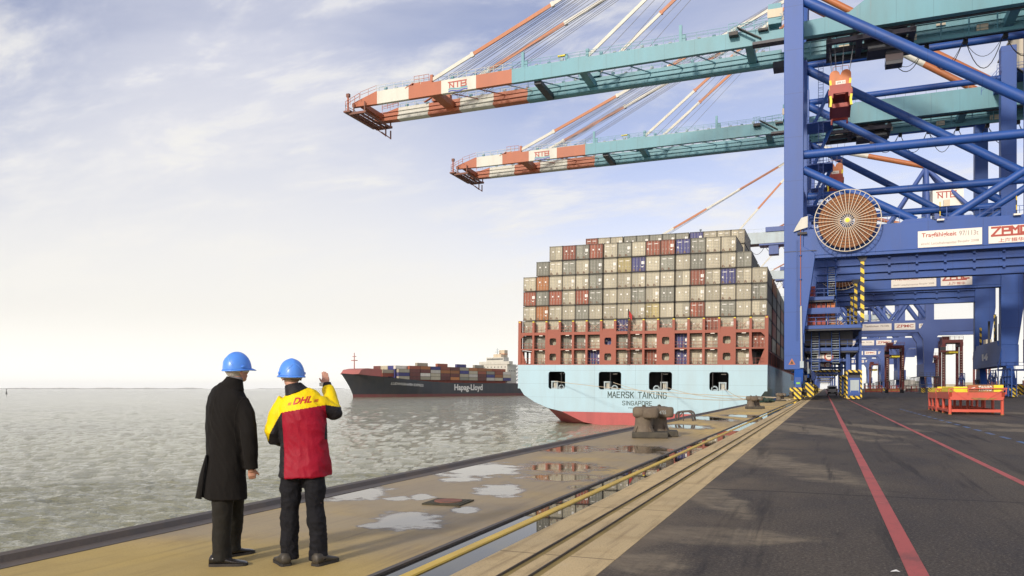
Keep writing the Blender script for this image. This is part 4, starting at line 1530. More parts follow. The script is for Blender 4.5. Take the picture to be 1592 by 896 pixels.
def build_crane():
    root = empty('container_crane', (0, 0, 0))
    TL = [(-5.1, 4.1), (-2.65, 4.1), (-2.65, 8.4), (-1.2, 18.95), (-1.2, 19.6), (-2.65, 20.6), (-2.65, 57), (-5.1, 57)]
    for y0 in (0.0, LEG):
        b = MB().prism(TL, y0, y0 + 2.3, BLUE)
        b.build('waterside_leg', root, .05)
    for y0 in (0.0, LEG):
        b = MB().prism([(28.0, 9.0), (30.5, 9.0), (31.6, 17.6), (31.6, 23.2), (30.3, 24.5), (30.3, 60), (28.0, 60)], y0, y0 + 1.9, BLUE)
        b.build('landside_leg', root, .05)
    b = MB().box(-2.64, 27.99, .15, 2.15, 18.95, 22.9, BLUE)
    b.box(31.61, 33.5, .15, 2.15, 19.2, 22.85, BLUE)
    b.box(-2.6, 27.99, .06, .15, 19.35, 19.45, BLUE)
    b.prism([(9.0, 22.9), (9.6, 23.35), (12.4, 23.35), (13.0, 22.9)], .4, 1.9, BLUE)
    b.prism([(13.4, 22.9), (14.0, 23.35), (17.2, 23.35), (17.8, 22.9)], .4, 1.9, BLUE)
    b.build('portal_beam', root, .03)
    b = MB().box(-2.64, 27.99, LEG + .15, LEG + 2.15, 18.95, 22.9, BLUE)
    for z in (19.0, 20.15, 21.4, 22.6):
        b.box(-1.2, 27.9, LEG - .25, LEG + .149, z, z + .16, BLUE)
        b.box(-1.2, 27.9, LEG - .28, LEG - .18, z - .14, z + .02, BLUE)
    for k in range(7):
        x = 1.5 + k * 3.9
        for z in (19.9, 21.1, 22.3):
            b.box(x, x + .35, LEG - .42, LEG + .1, z - .1, z + .26, BLUE)
    b.build('portal_beam', root)
    # sill beams joining the legs along the quay
    b = MB().box(-5.08, -2.67, 2.31, LEG - .01, 4.3, 7.9, BLUE)
    b.build('sill_beam', root)
    b = MB().prism([(0.02, 5.4), (LEG + 2.18, 5.4), (LEG + 2.18, 9.0), (LEG - .6, 9.0), (LEG - 1.4, 9.9), (3.4, 9.9), (2.6, 9.0), (.02, 9.0)], 28.0, 30.6, BLUE, 'x')
    b.build('sill_beam', root, .04)
    # tubular bracing of both side frames
    rt = .55
    tip = -2.7
    for y in (1.1, LEG + 1.1):
        for p0, p1, r in (((tip, 54.2), (XL, 33.3), .68), ((tip, 33.2), (XL, 33.0), .58), ((tip, 31.2), (10.9, 23.2), .55), ((14.8, 23.2), (28.1, 31.8), .5), ((tip, 54.9), (XL, 54.9), .55)):
            MB().tube((p0[0], y, p0[1]), (p1[0], y, p1[1]), r, BLUE, 18).build('brace', root)
    for x, z, y_ in ((-3.9, 55.5, 0), (29.1, 55.5, 0), (-3.9, 33.0, 0), (29.1, 33.0, 0)):
        MB().box(x - .8, x + .8, 2.31, LEG - .01, z - .9, z + .9, BLUE).build('cross_beam', root)
    # hinge end and fixed girders
    for y0, far in ((8.6, False), (16.2, True)):
        boom_girder(y0, y0 + (1.1 if far else .75), root, far)
        g = MB()
        g.prism([(-3.0, 52.4), (-3.0, 54.6), (3.2, 54.9), (5.4, 56.4 if not far else 55.4), (46, 56.4 if not far else 55.4), (46, 52.4)], y0, y0 + 1.1, TEAL)
        for z, dd in (((53.0, .3), (53.7, .22), (54.6, .22)) if far else ()):
            g.box(-2.9, 46, y0 - dd, y0 - .01, z, z + .1, TEAL)
        g.box(-2.5, 46, y0 + 1.3, y0 + 1.5, 52.2, 52.9, NAVY)
        o = g.build('fixed_girder', root)
        w = MB()
        # hanging service walkway on the camera side of the far girder
        if far:
          w.box(-2.5, 45, y0 - 1.25, y0 - .3, 51.75, 51.85, TEAL)
          w.box(-2.5, 45, y0 - 1.3, y0 - 1.22, 51.5, 52.0, TEAL)
        for k in range(14 if far else 0):
            x = -2 + k * 3.5
            w.tube((x, y0 - 1.27, 51.8), (x, y0 - 1.27, 55.4), .09, TEAL, 5)
        if far:
            w.rail([(-2.5, y0 - 1.26, 51.85), (45, y0 - 1.26, 51.85)], TEAL, 1.15, 1.75, .035)
        w.rail([(5.5, y0 + .1, 55.4 if far else 56.4), (45, y0 + .1, 55.4 if far else 56.4)], TEAL, 1.1, 1.75, .035)
        for k in range(5 if far else 0):
            x = 2 + k * 9
            w.box(x, x + 1.4, y0 - 1.2, y0 - .5, 52.1, 53.0, CREAM)
            w.box(x + 4, x + 5.2, y0 - .4, y0 - .31, 54.0, 54.3, CREAM)
        w.build('service_walkway', o)
        # cable festoons hanging from the girder
        if far:
            f = MB()
            for k in range(7):
                x = 9 + k * 5.0
                pts = [(x + 4.6 * t / 10, y0 + 1.4, 51.8 - 4 * (3.2 + .5 * (k % 3)) * (t / 10) * (1 - t / 10)) for t in range(11)]
                f.path(pts, .06, DARK, 5)
                pts = [(x + 4.6 * t / 10, y0 + 1.6, 51.8 - 4 * (2.4 + .5 * (k % 2)) * (t / 10) * (1 - t / 10)) for t in range(11)]
                f.path(pts, .04, DARK, 5)
                f.box(x - .35, x + .25, y0 + 1.1, y0 + 1.8, 51.5, 52.1, DARK)
            f.build('festoon_cable', root)
    # cross ties between the girders
    for x, w_, z0, z1, mm in ((-44, .6, 51.5, 52.4, NAVY), (-36.5, .6, 52.5, 53.6, TEAL), (-10.5, .6, 52.5, 53.6, TEAL), (4, .6, 52.5, 53.6, TEAL), (24, .6, 52.5, 53.6, TEAL), (44, .6, 52.5, 53.6, TEAL),
                              (-63.2, .8, 52.4, 53.6, ORANGE), (-77.9, .5, 52.3, 53.3, ORANGE)):
        MB().prism([(9.36, z0 + .3), (16.19, z0), (16.19, z1), (9.36, z1)], x - w_, x + w_, mm, 'x').build('cross_tie', root)
    for x in np.arange(-60, -8, 5.2):
        MB().beam((x, 9.36, 52.5), (x + 2.2, 16.2, 53.6), .14, .14, TEAL if x > -48 else (ORANGE if x < -54 else WHITE)).build('lacing_bar', root)
    # tip platform under the boom end
    t = MB()
    M_ = paint('dark rust red steel', (0.16, 0.05, 0.03), .6, .3, 1)
    t.box(-79.6, -76.2, 8.0, 8.4, 50.9, 51.3, M_)
    t.box(-79.6, -76.2, 17.0, 17.4, 50.9, 51.3, M_)
    for k in range(4):
        x = -79.4 + k * .95
        t.box(x, x + .25, 8.4, 17.0, 50.8, 51.15, M_)
    for k in range(6):
        y = 9 + k * 1.5
        t.box(-79.4, -76.4, y, y + .12, 51.15, 51.25, M_)
    for y in (8.2, 17.2):
        for x in (-78.8, -76.5):
            t.box(x - .1, x + .1, y - .1, y + .1, 51.3, 53.0, M_)
    t.rail([(-80.4, 8.0, 51.6), (-80.4, 17.4, 51.6)], ORANGE, 1.1, 1.3, .05)
    t.rail([(-80.4, 8.0, 52.3), (-77.5, 8.0, 53.4)], ORANGE, 1.1, 1.0, .05)
    t.box(-80.6, -79.2, 7.6, 17.6, 51.3, 51.6, M_)
    t.tube((-80.0, 8.2, 51.6), (-80.0, 8.2, 54.4), .16, ORANGE, 6)
    t.box(-80.3, -79.7, 8, 8.5, 54.2, 54.8, M_)
    for y in (16.6, 18.4):
        t.beam((-77.2, y, 50.9), (-77.2, y, 49.3), .2, .2, M_)
        t.beam((-79.2, y, 50.9), (-77.2, y, 49.4), .18, .18, M_)
    t.rail([(-77.5, 15.8, 54.0), (-74, 15.8, 54.4)], ORANGE, 1.1, 1.2, .05)
    t.build('tip_platform', root)
    # stay anchor platforms on top of the boom
    for x, m, y in ((-63.5, ORANGE, 8.7), (-63.5, ORANGE, 15.7), (-35.4, TEAL, 8.7), (-35.4, TEAL, 15.7)):
        t = MB()
        t.box(x - 3.4, x + .2, y + .05, y + 1.0, 54.3, 55.0 if m is ORANGE else 54.9, m)
        t.box(x - .25, x + .25, y + .25, y + .75, 54.3, 56.1, m)
        if m is ORANGE:
            t.rail([(x - 3.3, y + .1, 55.0), (x - .4, y + .1, 55.0)], m, 1.2, 1.0, .045)
            t.beam((x - 5.0, y + .1, 54.3), (x - 3.4, y + .1, 55.0), .5, .12, m)
        else:
            t.box(x - 5, x - 3.5, y + .3, y + .7, 55.6, 55.8, YEL)
            t.box(x - 3.7, x - 3.3, y + .3, y + .7, 54.9, 55.8, m)
        t.build('stay_anchor', root)
    for x in (-46.4, -20.5):
        t = MB().box(x - .22, x + .22, 8.7, 9.1, 54.3, 57.2, TEAL)
        t.box(x + .2, x + .8, 8.8, 9.0, 54.3, 55.7, TEAL)
        t.build('latch_post', root)
    # hinge cabin at the boom root
    t = MB()
    t.box(-7.6, -5.8, 7.0, 8.4, 54.3, 57.2, TEAL)
    t.box(-7.7, -5.6, 6.9, 7.0, 55.2, 56.4, CREAM)
    t.box(-9.8, -3.2, 7.0, 8.5, 51.7, 52.1, NAVY)
    t.box(-9.4, -3.0, 7.6, 8.5, 52.1, 53.6, TEAL)
    t.box(-9.0, -7.6, 6.9, 8.5, 53.6, 53.9, DARK)
    t.rail([(-12.2, 8.0, 54.2), (-5.8, 6.9, 54.3)], TEAL, 1.2, 1.2, .05)
    t.beam((-12, 7.6, 54.8), (-8.6, 7.6, 52.6), .9, .12, DARK)
    t.box(-13.2, -11.9, 7.4, 8.5, 53.8, 54.3, DARK)
    t.rail([(-13.2, 7.4, 54.3), (-11.9, 7.4, 54.3)], TEAL, 1.2, .6, .05)
    t.build('hinge_cabin', root)
    MB().box(-7.4, -5.4, 15.0, 17.2, 50.9, 51.95, NAVY).build('buffer_box', root)
    # apex tower
    for y in (1.1, LEG + 1.1):
        yi = 9.2 if y < 5 else 16.2
        MB().beam((-3.9, y, 56.9), (-3.6, yi, 80.5), 1.3, 1.5, BLUE).build('apex_leg', root)
    MB().box(-4.4, -2.8, 8.2, 17.2, 79.7, 81.3, BLUE).build('apex_beam', root)
    for y in (9.15, 16.15):
        top = (-3.6, y, 80.0)
        stay(root, (-63.5, y, 55.2), top, [(0, .13, WHITE), (.13, .37, STAYOR), (.37, .55, WHITE), (.55, .72, STAYOR), (.72, 1, WHITE)], .3)
        stay(root, (-35.4, y, 54.9), top, [(0, .33, WHITE), (.33, .62, STAYOR), (.62, .8, WHITE), (.8, 1, STAYOR)], .26)
        b = MB()
        b.tube((XL, y, 56.8), Vector((XL, y, 56.8)).lerp(Vector((-3.2, y, 80)), .34), .62, STAYOR, 12)
        b.tube(Vector((XL, y, 56.8)).lerp(Vector((-3.2, y, 80)), .34), Vector((XL, y, 56.8)).lerp(Vector((-3.2, y, 80)), .62), .62, WHITE, 12)
        b.tube(Vector((XL, y, 56.8)).lerp(Vector((-3.2, y, 80)), .62), (-3.2, y, 80), .62, STAYOR, 12)
        b.build('backstay', root)
    b = MB()
    for y in (9.0, 9.5, 10.1, 10.5, 11.2, 14.6, 15.4, 15.9, 16.5):
        for x in (-62.0, -56.5):
            b.tube((x, y, 54.6), (-3.6, y, 81.0), .045, ROPE, 4, cap=False)
    for y in (9.6, 16.4):
        b.tube((-33.4, y, 54.6), (-3.6, y, 80.6), .045, ROPE, 4, cap=False)
        b.tube((-30.4, y, 54.6), (-3.6, y, 80.6), .045, ROPE, 4, cap=False)
    b.build('hoist_rope', root)
    # trolley with operator cab
    b = MB()
    for q in ((.2, 1.0), (4.2, 5.0), (8.0, 8.8), (11.0, 11.8)):
        b.box(q[0], q[1], 9.0, 16.4, 51.1, 51.7, NAVY)
    for q in (9.0, 12.2, 15.6):
        b.box(.2, 11.8, q, q + .7, 51.0, 51.6, NAVY)
    b.box(5.8, 11.4, 11.9, 15.4, 50.2, 51.0, NAVY)
    b.box(5.4, 10.8, 10.5, 15.0, 51.7, 53.2, NAVY)
    for x in (.6, 4.0, 8, 11.4):
        for y in (9.95, 15.25):
            b.disc((x, y, 51.9), .35, DARK, 'y', .16, 12)
    tr = b.build('trolley', root)
    b = MB()
    b.box(8.2, 10.4, 12.6, 14.6, 48.2, 50.19, NAVY)
    b.box(8.15, 10.45, 12.57, 14.63, 48.7, 49.7, GLASS)
    b.build('operator_cab', tr)
    # machinery house
    b = MB()
    hm = paint('beige corrugated house wall', (0.50, 0.46, 0.36), .6, .1, .4)
    b.box(31.5, 47, 4, 21, 57.0, 64.8, hm)
    for k in range(30):
        x = 31.6 + k * .52
        b.box(x, x + .26, 3.93, 4.0, 57.1, 64.7, hm)
    for k in range(32):
        y = 4.1 + k * .53
        b.box(31.43, 31.5, y, y + .26, 57.1, 64.7, hm)
    b.box(30.9, 47.6, 3.4, 21.6, 56.5, 57.0, BLUE)
    b.box(31.2, 47.3, 3.7, 21.3, 64.8, 65.1, hm)
    b.build('machinery_house', root)
    b = MB().rail([(28, 3.4, 57.0), (47.6, 3.4, 57.0)], BLUE, 1.1, 1.6, .04)
    b.beam((30.9, 3.2, 57.0), (36.0, 3.2, 52.6), .9, .15, NAVY)
    b.rail([(25.0, -.3, 52.0), (28.0, -.3, 55.6)], BLUE, 1.1, 1.2, .05)
    b.build('house_walkway', root)
    # cable reel in front of the portal beam
    rc = (2.75, -1.35, 23.4)
    reel = MB()
    reel.disc((rc[0], -.95, rc[2]), 3.55, BROWN, 'y', .5, 64, 0.9)
    for k in range(14):
        reel.disc((rc[0], -.95, rc[2]), 3.55 - k * .19, BROWN if k % 2 else paint('wound cable shade', (0.11, .045, .025), .8, .3, 1), 'y', .56 + .006 * (k % 2), 64, 3.55 - k * .19 - .10)
    reel.tube((rc[0], -.3, rc[2]), (rc[0], .15, rc[2]), .8, BLUE, 16)
    ro = reel.build('cable_reel', root)
    sp = MB()
    for yy in (-1.45,):
        n = 38
        for k in range(n):
            a = 2 * math.pi * k / n
            sp.beam((rc[0] + (.35 if k % 2 else .9) * math.cos(a), yy, rc[2] + (.35 if k % 2 else .9) * math.sin(a)), (rc[0] + 4.0 * math.cos(a), yy, rc[2] + 4.0 * math.sin(a)), .062, .062, IVORY, (0, 1, 0))
        for k in range(64):
            a, b_ = 2 * math.pi * k / 64, 2 * math.pi * (k + 1) / 64
            sp.tube((rc[0] + 4.02 * math.cos(a), yy, rc[2] + 4.02 * math.sin(a)), (rc[0] + 4.02 * math.cos(b_), yy, rc[2] + 4.02 * math.sin(b_)), .06, IVORY, 5, cap=False)
    sp.disc((rc[0], -1.5, rc[2]), .38, IVORY, 'y', .12, 20)
    sp.build('reel_spokes', ro)
    MB().disc((rc[0], -1.6, rc[2]), .27, YEL, 'y', .14, 16).build('reel_hub', ro)
    # white cable guide and conduit on the leg
    g = MB()
    g.prism([(-3.9, 22.6), (-2.1, 23.1), (-2.1, 24.6), (-2.9, 24.4), (-3.55, 23.3)], -.32, -.2, WHITE)
    g.box(-3.4, -2.2, -.33, -.02, 22.2, 22.5, DARK)
    g.build('cable_guide', root)
    g = MB()
    g.tube((-3.0, -.12, 23), (-3.0, -.12, 12.6), .05, ORANGE, 6)
    g.tube((-2.95, -.16, 12.6), (-2.85, -.16, 5.1), .13, WHITE, 8)
    for z in (19.4, 16.2, 12.6):
        g.disc((-3.0, -.1, z), .17, BLUE, 'z', .12, 10)
    g.box(-3.08, -2.6, -.3, -.01, 4.3, 5.2, PALE)
    g.build('conduit', root)
    g = MB()
    for x in (-3.5, -3.35):
        g.tube((x, -.1, 8), (x, -.1, 21.6), .035, BLUE, 4)
    for k in range(30):
        g.tube((-3.5, -.1, 8.2 + k * .45), (-3.35, -.1, 8.2 + k * .45), .02, BLUE, 4)
    g.box(-5.12, -1.0, -.03, .0, 19.95, 20.03, NAVY)
    g.build('leg_ladder', root)
    w = MB()
    w.prism([(-4.55, 4.75), (-3.65, 4.75), (-4.1, 5.6)], -.03, -.005, STAYOR)
    w.prism([(-4.3, 4.87), (-3.9, 4.87), (-4.1, 5.3)], -.04, -.03, DARK)
    w.build('warning_triangle', root)
    # capacity sign and maker's sign
    s = MB().box(11.07, 18.2, .02, .14, 19.5, 21.6, SIGNW)
    so = s.build('sign', root)
    for q in (('Tragfähigkeit', 3.9, .72, (13.45, .01, 20.98), SIGNR, .02), ('97/113t', 2.1, .6, (16.75, .01, 21.03), SIGNG, .0),
              ('einschl. Lastaufnahmemittel', 3.95, .34, (13.4, .01, 19.98), SIGNG, 0), ('Baujahr 2008', 2.3, .38, (16.7, .01, 20.0), SIGNG, 0)):
        text('lettering', q[0], q[1], q[2], q[4], q[3], (1, 0, 0), (0, 0, 1), so, q[5])
    s = MB().box(18.9, 23.7, .02, .14, 19.5, 21.65, SIGNW)
    so = s.build('sign', root)
    logo('maker_logo', ZPMC_LINES, .78, SIGNR, (21.3, .015, 20.95), (1, 0, 0), (0, 0, 1), so, .3, .62)
    text('lettering', '上海振华', 2.7, .5, SIGNR, (21.3, .01, 19.85), (1, 0, 0), (0, 0, 1), so, .015)
    # operator emblem on the white boom band
    e = logo('terminal_emblem', NTB_LINES, .62, SIGNR, (-58.2, 8.58, 53.6), (1, 0, 0), (0, 0, 1), root, .28, .5)
    wv = MB()
    for m, dz in ((TEAL, 0.0), (paint('emblem dark blue', (.04, .07, .3), .5, 0, 1), -.36)):
        pts = [(-60.0 + 3.6 * i / 12, 53.0 + dz + .1 * math.sin(i * .75)) for i in range(13)]
        for p, q in zip(pts[:-1], pts[1:]):
            wv.add([(p[0], 8.57, p[1] - .26), (q[0], 8.57, q[1] - .26), (q[0], 8.57, q[1]), (p[0], 8.57, p[1])], [(0, 1, 2, 3)], m)
    wv.build('emblem_waves', e)
    # walkway along the top of the portal beam
    MB().rail([(-2.6, .3, 22.9), (9, .3, 22.9)], BLUE, 1.1, 1.5, .04).rail([(18, .3, 22.9), (27.9, .3, 22.9)], BLUE, 1.1, 1.5, .04).build('portal_railing', root)
    for x in (13.2, 21.5):
        fl = MB()
        fl.box(x, x + .8, -.35, .1, 22.75, 22.95, SIGNW)
        fl.build('floodlight', root)
        MB().tube((x + .4, .2, 22.95), (x + .4, .2, 25.2), .06, STRZ, 5).build('striped_post', root)
    MB().box(14.0, 14.7, .1, .5, 24.6, 25.4, CREAM).box(14.3, 14.4, .25, .35, 22.95, 24.6, BLUE).build('loudspeaker', root)
    # platforms, stairs and electrical house between the waterside legs
    p = MB()
    for z, x0, x1, y0, y1 in ((14.1, -2.6, 1.2, 3, 10), (10.1, -2.6, 4.7, 2.0, LEG), (7.2, -2.6, 4.3, 5, LEG)):
        p.box(x0, x1, y0, y1, z - .45, z, BLUE)
        p.box(x0 + .1, x1 - .1, y0 + .1, y1 - .1, z - .7, z - .45, NAVY)
        p.rail([(x0, y0 + .05, z), (x1, y0 + .05, z), (x1, y1, z)], BLUE, 1.1, 1.5, .045)
    p.box(-2.6, 1.9, 2.2, 2.35, 11.7, 12.5, BLUE)
    p.box(-2.6, 3.6, 5.1, 12, 7.5, 9.4, NAVY)
    p.build('access_platform', root)
    p = MB()
    for k in range(3):
        p.box(-2.2 + k * 1.25, -1.1 + k * 1.25, 4.0, 5.6, 10.15, 13.3, SPRED if k < 2 else SPOR)
    p.box(-2.3, 1.6, 3.9, 5.7, 10.1, 10.3, DARK)
    for k in range(7):
        p.box(-2.3 + k * .6, -2.22 + k * .6, 3.6, 3.7, 10.1, 13.4, NAVY)
    p.box(-2.3, 1.4, 3.6, 3.7, 11.7, 11.8, NAVY)
    p.box(-2.2, -1.2, 3.3, 3.5, 14.2, 15.6, SPRED)
    p.build('red_cabinet', root)
    p = MB()
    for (xa, za, xb, zb) in ((1.0, 10.2, 1.0, 14.2), (.9, 14.2, .9, 18.6), (-1.2, 4.0, -1.2, 9.8), (1.4, 5.0, 1.4, 9.8)):
        n = int((zb - za) / .33)
        for k in range(n):
            z = za + (zb - za) * k / n
            y = 3.0 + (k / n) * 2.4
            p.box(xa - .45, xa + .45, y, y + .25, z, z + .05, PALE)
        for s_ in (-.5, .5):
            p.beam((xa + s_, 3.0, za), (xa + s_, 5.4, zb), .1, .3, BLUE)
            p.beam((xa + s_, 3.0, za + 1), (xa + s_, 5.4, zb + 1), .05, .05, BLUE)
    p.build('stairway', root)
    # frame that reaches down beside the traffic lane
    for yy in (6.0, 17.0):
        f = MB()
        for x in (3.05, 4.55):
            f.box(x - .2, x + .2, yy - .2, yy + .2, 3.9, 9.9 if x > 4 else 9.4, BLUE)
        f.beam((3.05, yy, 7.2), (1.0, yy, 9.3), .2, .2, BLUE)
        f.box(2.75, 4.75, yy - .25, yy + 1.2, 0.55, 3.0, BLUE)
        f.box(2.75, 3.05, yy - .3, yy + 1.2, 0.1, 9.0, BLUE)
        f.box(3.1, 4.6, yy + .5, yy + .6, 3.0, 3.8, NAVY)
        f.box(3.3, 4.4, yy - .28, yy - .25, 1.0, 2.7, PALE)
        f.box(3.35, 4.35, yy - .31, yy - .28, .75, 1.25, BLUE)
        fo = f.build('cabin_lift', root)
        s = MB()
        s.box(2.75, 2.97, yy - .36, yy - .3, .1, 4.1, STR)
        s.box(4.56, 4.78, yy - .36, yy - .3, .1, 4.1, STR)
        s.box(3.05, 4.5, yy - .36, yy - .3, .1, .45, STR)
        s.box(3.05, 4.5, yy - .36, yy - .3, 3.75, 4.1, STR)
        s.build('hazard_border', fo)
    # clearance bars over the lane with a round height sign
    f = MB()
    f.box(-2.5, 3.0, 6.0, 6.35, 5.3, 5.65, BLUE)
    f.box(-2.0, 3.0, 20.0, 20.3, 4.6, 4.9, BLUE)
    f.box(-2.5, 3.0, 14.0, 14.4, 6.2, 6.8, NAVY)
    f.build('clearance_bar', root)
    f = MB().box(-1.6, 2.4, 19.9, 20.0, 4.1, 4.45, STR)
    f.build('striped_bar', root)
    f = MB()
    f.disc((.55, 5.9, 6.0), .62, SIGNR, 'y', .06, 24)
    f.disc((.55, 5.86, 6.0), .43, SIGNW, 'y', .06, 24)
    f.box(.3, .8, 5.82, 5.83, 5.93, 6.07, DARK)
    f.box(-1.0, .0, 5.9, 5.96, 5.75, 6.3, SIGNW)
    f.build('round_sign', root)
    # hanging striped poles
    for yy in (1.1, LEG - .4):
        f = MB().box(4.4, 4.85, yy - .22, yy + .22, 10.3, 18.3, STRZ)
        f.prism([(4.0, 18.95), (5.3, 18.95), (4.95, 18.3), (4.35, 18.3)], yy - .3, yy + .3, NAVY)
        f.build('hanging_pole', root)
    # bogies under each corner
    for x, x_w in ((-3.22, 1), (29.26, 0)):
        for yc in (1.2, LEG + 1.0):
            zt = 4.1 if x < 0 else 5.4
            b = MB()
            b.prism([(yc - 3.6, 2.1), (yc + 3.6, 2.1), (yc + 1.4, zt - .01), (yc - 1.4, zt - .01)], x - .55, x + .55, BLUE, 'x')
            for dy in (-2.6, 2.6):
                b.prism([(yc + dy - 1.8, .6), (yc + dy + 1.8, .6), (yc + dy + 1.2, 1.5), (yc + dy + .4, 2.09), (yc + dy - .4, 2.09), (yc + dy - 1.2, 1.5)], x - .42, x + .42, BLUE, 'x')
                b.box(x - .8, x - .43, yc + dy - .6, yc + dy + .6, .8, 1.7, NAVY)
                b.tube((x + .43, yc + dy, 1.1), (x + 1.0, yc + dy, 1.1), .3, DARK, 10)
            b.box(x - 1.0, x + 1.0, yc - 1.2, yc + 1.2, 2.6, 3.3, NAVY)
            bo = b.build('bogie', root)
            wb = MB()
            for dy in (-4.0, -3.2, -2.0, -1.2, 1.2, 2.0, 3.2, 4.0):
                wb.disc((x, yc + dy * .98, .37), .36, DARK, 'x', .16, 16)
            wb.build('wheel', bo)
            s = MB()
            s.box(x - 1.0, x + .5, yc - 5.0, yc - 4.6, 1.15, 1.65, STR)
            s.box(x - .5, x + .4, yc - 5.0, yc - 4.6, .15, 1.1, STR)
            s.build('striped_bumper', bo)
            s = MB()
            s.box(x + .8, x + 1.6, yc - 2.4, yc - 2.0, .4, 2.3, STR)
            s.box(x + 1.6, x + 1.9, yc - 2.4, yc + 3.0, .5, 2.0, STR)
            s.build('striped_guard', bo)
            if x < 0:
                q = MB().box(x - .35, x + .4, yc - 5.02, yc - 4.5, 1.7, 3.0, BLUE)
                q.box(x - .2, x + .25, yc - 5.05, yc - 5.02, 2.1, 2.35, paint('green sticker', (.2, .5, .05), .5, 0, 1))
                q.build('rail_clamp', bo)
    # latticed service platforms at the landside bogies
    for x, yb in ((26.5, LEG + 2.0), (31.8, LEG + 2.0), (31.8, -6), (26.5, -6)):
            t = MB()
            for k in range(4):
                y = yb + k * 2.1
                t.beam((x, y, .3), (x, y, 4.6), .14, .14, BLUE)
                t.beam((x, y, 4.6 if k % 2 else 2.2), (x, y + 2.1, 2.2 if k % 2 else 4.6), .1, .1, BLUE)
            for z in (2.2, 3.4, 4.6):
                t.beam((x, yb, z), (x, yb + 8.4, z), .14, .14, BLUE)
            if (x, yb) != (26.5, -6):
                t.build('service_platform', root)
    t.box(26.4, 31.9, -6, -5.8, 4.4, 4.7, BLUE)
    for k in range(5):
        t.beam((26.5 + k * 1.3, -6, .3), (26.5 + k * 1.3, -6, 4.6), .12, .12, BLUE)
    t.beam((28.0, -.2, 8.0), (26.5, -6, 4.6), .12, .12, BLUE)
    t.beam((33, -.2, 7.0), (33.5, -6, 4.6), .12, .12, BLUE)
    t.rail([(26.4, -6, 4.7), (35, -6, 4.7)], BLUE, 1.1, 1.2, .05)
    t.build('service_platform', root)
    # striped posts on the landside sill beam
    for y, h in ((LEG - 2.5, 3.6), (14, 4.2), (8.5, 5.0), (7.7, 4.6), (4.5, 3.0)):
        MB().box(28.4, 28.75, y - .15, y + .15, 9.9, 9.9 + h, STRZ if y in (LEG - 2.5, 8.5) else NAVY).build('sill_post', root)
    MB().box(28.3, 29.3, 15.5, 18, 9.9, 10.8, CREAM).build('sill_box', root)
    # stair cage on the waterside legs
    t = MB()
    for z0 in (23.5, 30, 36.5, 43):
        t.box(-2.6, 1.2, LEG - 6, LEG - .5, z0, z0 + .2, BLUE)
        t.rail([(-2.6, LEG - 6, z0), (1.2, LEG - 6, z0), (1.2, LEG - .5, z0)], BLUE, 1.1, 1.0, .045)
        t.beam((-1.6, LEG - 5, z0), (.8, LEG - 2, z0 + 6.4), .7, .15, BLUE)
    for x in (-.9, -.2):
        t.tube((x, LEG - 6.2, 23), (x, LEG - 6.2, 52), .05, BLUE, 4)
        t.tube((x, LEG - 6.9, 23), (x, LEG - 6.9, 52), .04, BLUE, 4)
    for k in range(70):
        z = 23.4 + k * .41
        t.tube((-.9, LEG - 6.2, z), (-.2, LEG - 6.2, z), .03, BLUE, 4)
        if k % 3 == 0:
            t.tube((-.9, LEG - 6.9, z), (-.2, LEG - 6.9, z), .03, BLUE, 4)
            t.tube((-.9, LEG - 6.2, z), (-.9, LEG - 6.9, z), .03, BLUE, 4)
    t.build('leg_stair', root)
    return root


def build_spreader():
    root = empty('container_spreader', (0, 0, 0))
    hb = MB()
    # headblock: two round lobes above a plate, end face towards the quay
    pts = []
    for cx in (-.75, .75):
        rng_ = range(0, 9)
        arc = [(cx + .68 * math.cos(math.pi * (1 - k / 8)), 5.3 + .68 * math.sin(math.pi * k / 8)) for k in rng_]
        pts += arc
    pts += [(1.45, 4.6), (1.25, 3.7), (-1.25, 3.7), (-1.45, 4.6)]
    for y in (4.2, 7.6):
        hb.prism(pts, y, y + .25, SPOR)
    hb.box(-1.3, 1.3, 4.45, 7.6, 3.8, 5.2, SPOR)
    hb.rail([(-.9, 4.2, 6.0), (1.1, 4.2, 6.0)], SPOR, .5, 1, .04, 0)
    hb.box(-1.4, 1.4, 3.6, 8.4, 2.9, 3.7, SPRED)
    h = hb.build('headblock', root)
    MB().box(-.62, .7, 4.1, 4.19, 3.85, 4.4, SIGNW).build('number_plate', h)
    text('lettering', 'SPR 21', 1.0, .28, DARK, (.04, 4.09, 4.12), (1, 0, 0), (0, 0, 1), h)
    f = MB()
    f.box(-1.6, 1.6, 3.4, 8.6, 2.2, 2.9, SPRED)
    for x in (-.85, .85):
        f.box(x - .22, x + .22, .1, 12.1, 1.7, 2.2, SPRED)
    for y in (0, 11.9):
        f.box(-1.22, 1.22, y, y + .3, 1.2, 1.9, SPRED)
        for x in (-1.1, 1.1):
            f.box(x - .12, x + .12, y, y + .3, .6, 1.2, SPRED)
    f.box(-1.3, 1.3, 3.6, 8.4, .4, 1.0, SPRED)
    for x in (-1.25, 1.25):
        f.box(x - .15, x + .15, 3.2, 8.8, .4, 2.2, SPRED)
    f.build('spreader_frame', root)
    g = MB()
    for x in (-1.35, 1.35):
        for (z0, z1) in ((2.9, 4.5), (-.6, .9)):
            g.beam((x, 4.0 if z0 > 1 else .1, z0), (x * .93, 4.0 if z0 > 1 else .1, (z0 + z1) / 2), .3, .3, YEL)
            g.beam((x * .93, 4.0 if z0 > 1 else .1, (z0 + z1) / 2), (x, 4.0 if z0 > 1 else .1, z1), .3, .3, YEL)
    g.build('flipper_arm', root)
    r = MB()
    for x in (-1.0, -.5, .3, 1.2):
        for y in (4.6, 7.4):
            r.tube((x, y, 5.9), (x * 1.5, y, 51.3 - 41.5), .04, ROPE, 4, cap=False)
    r.build('hoist_rope', root)
    return root


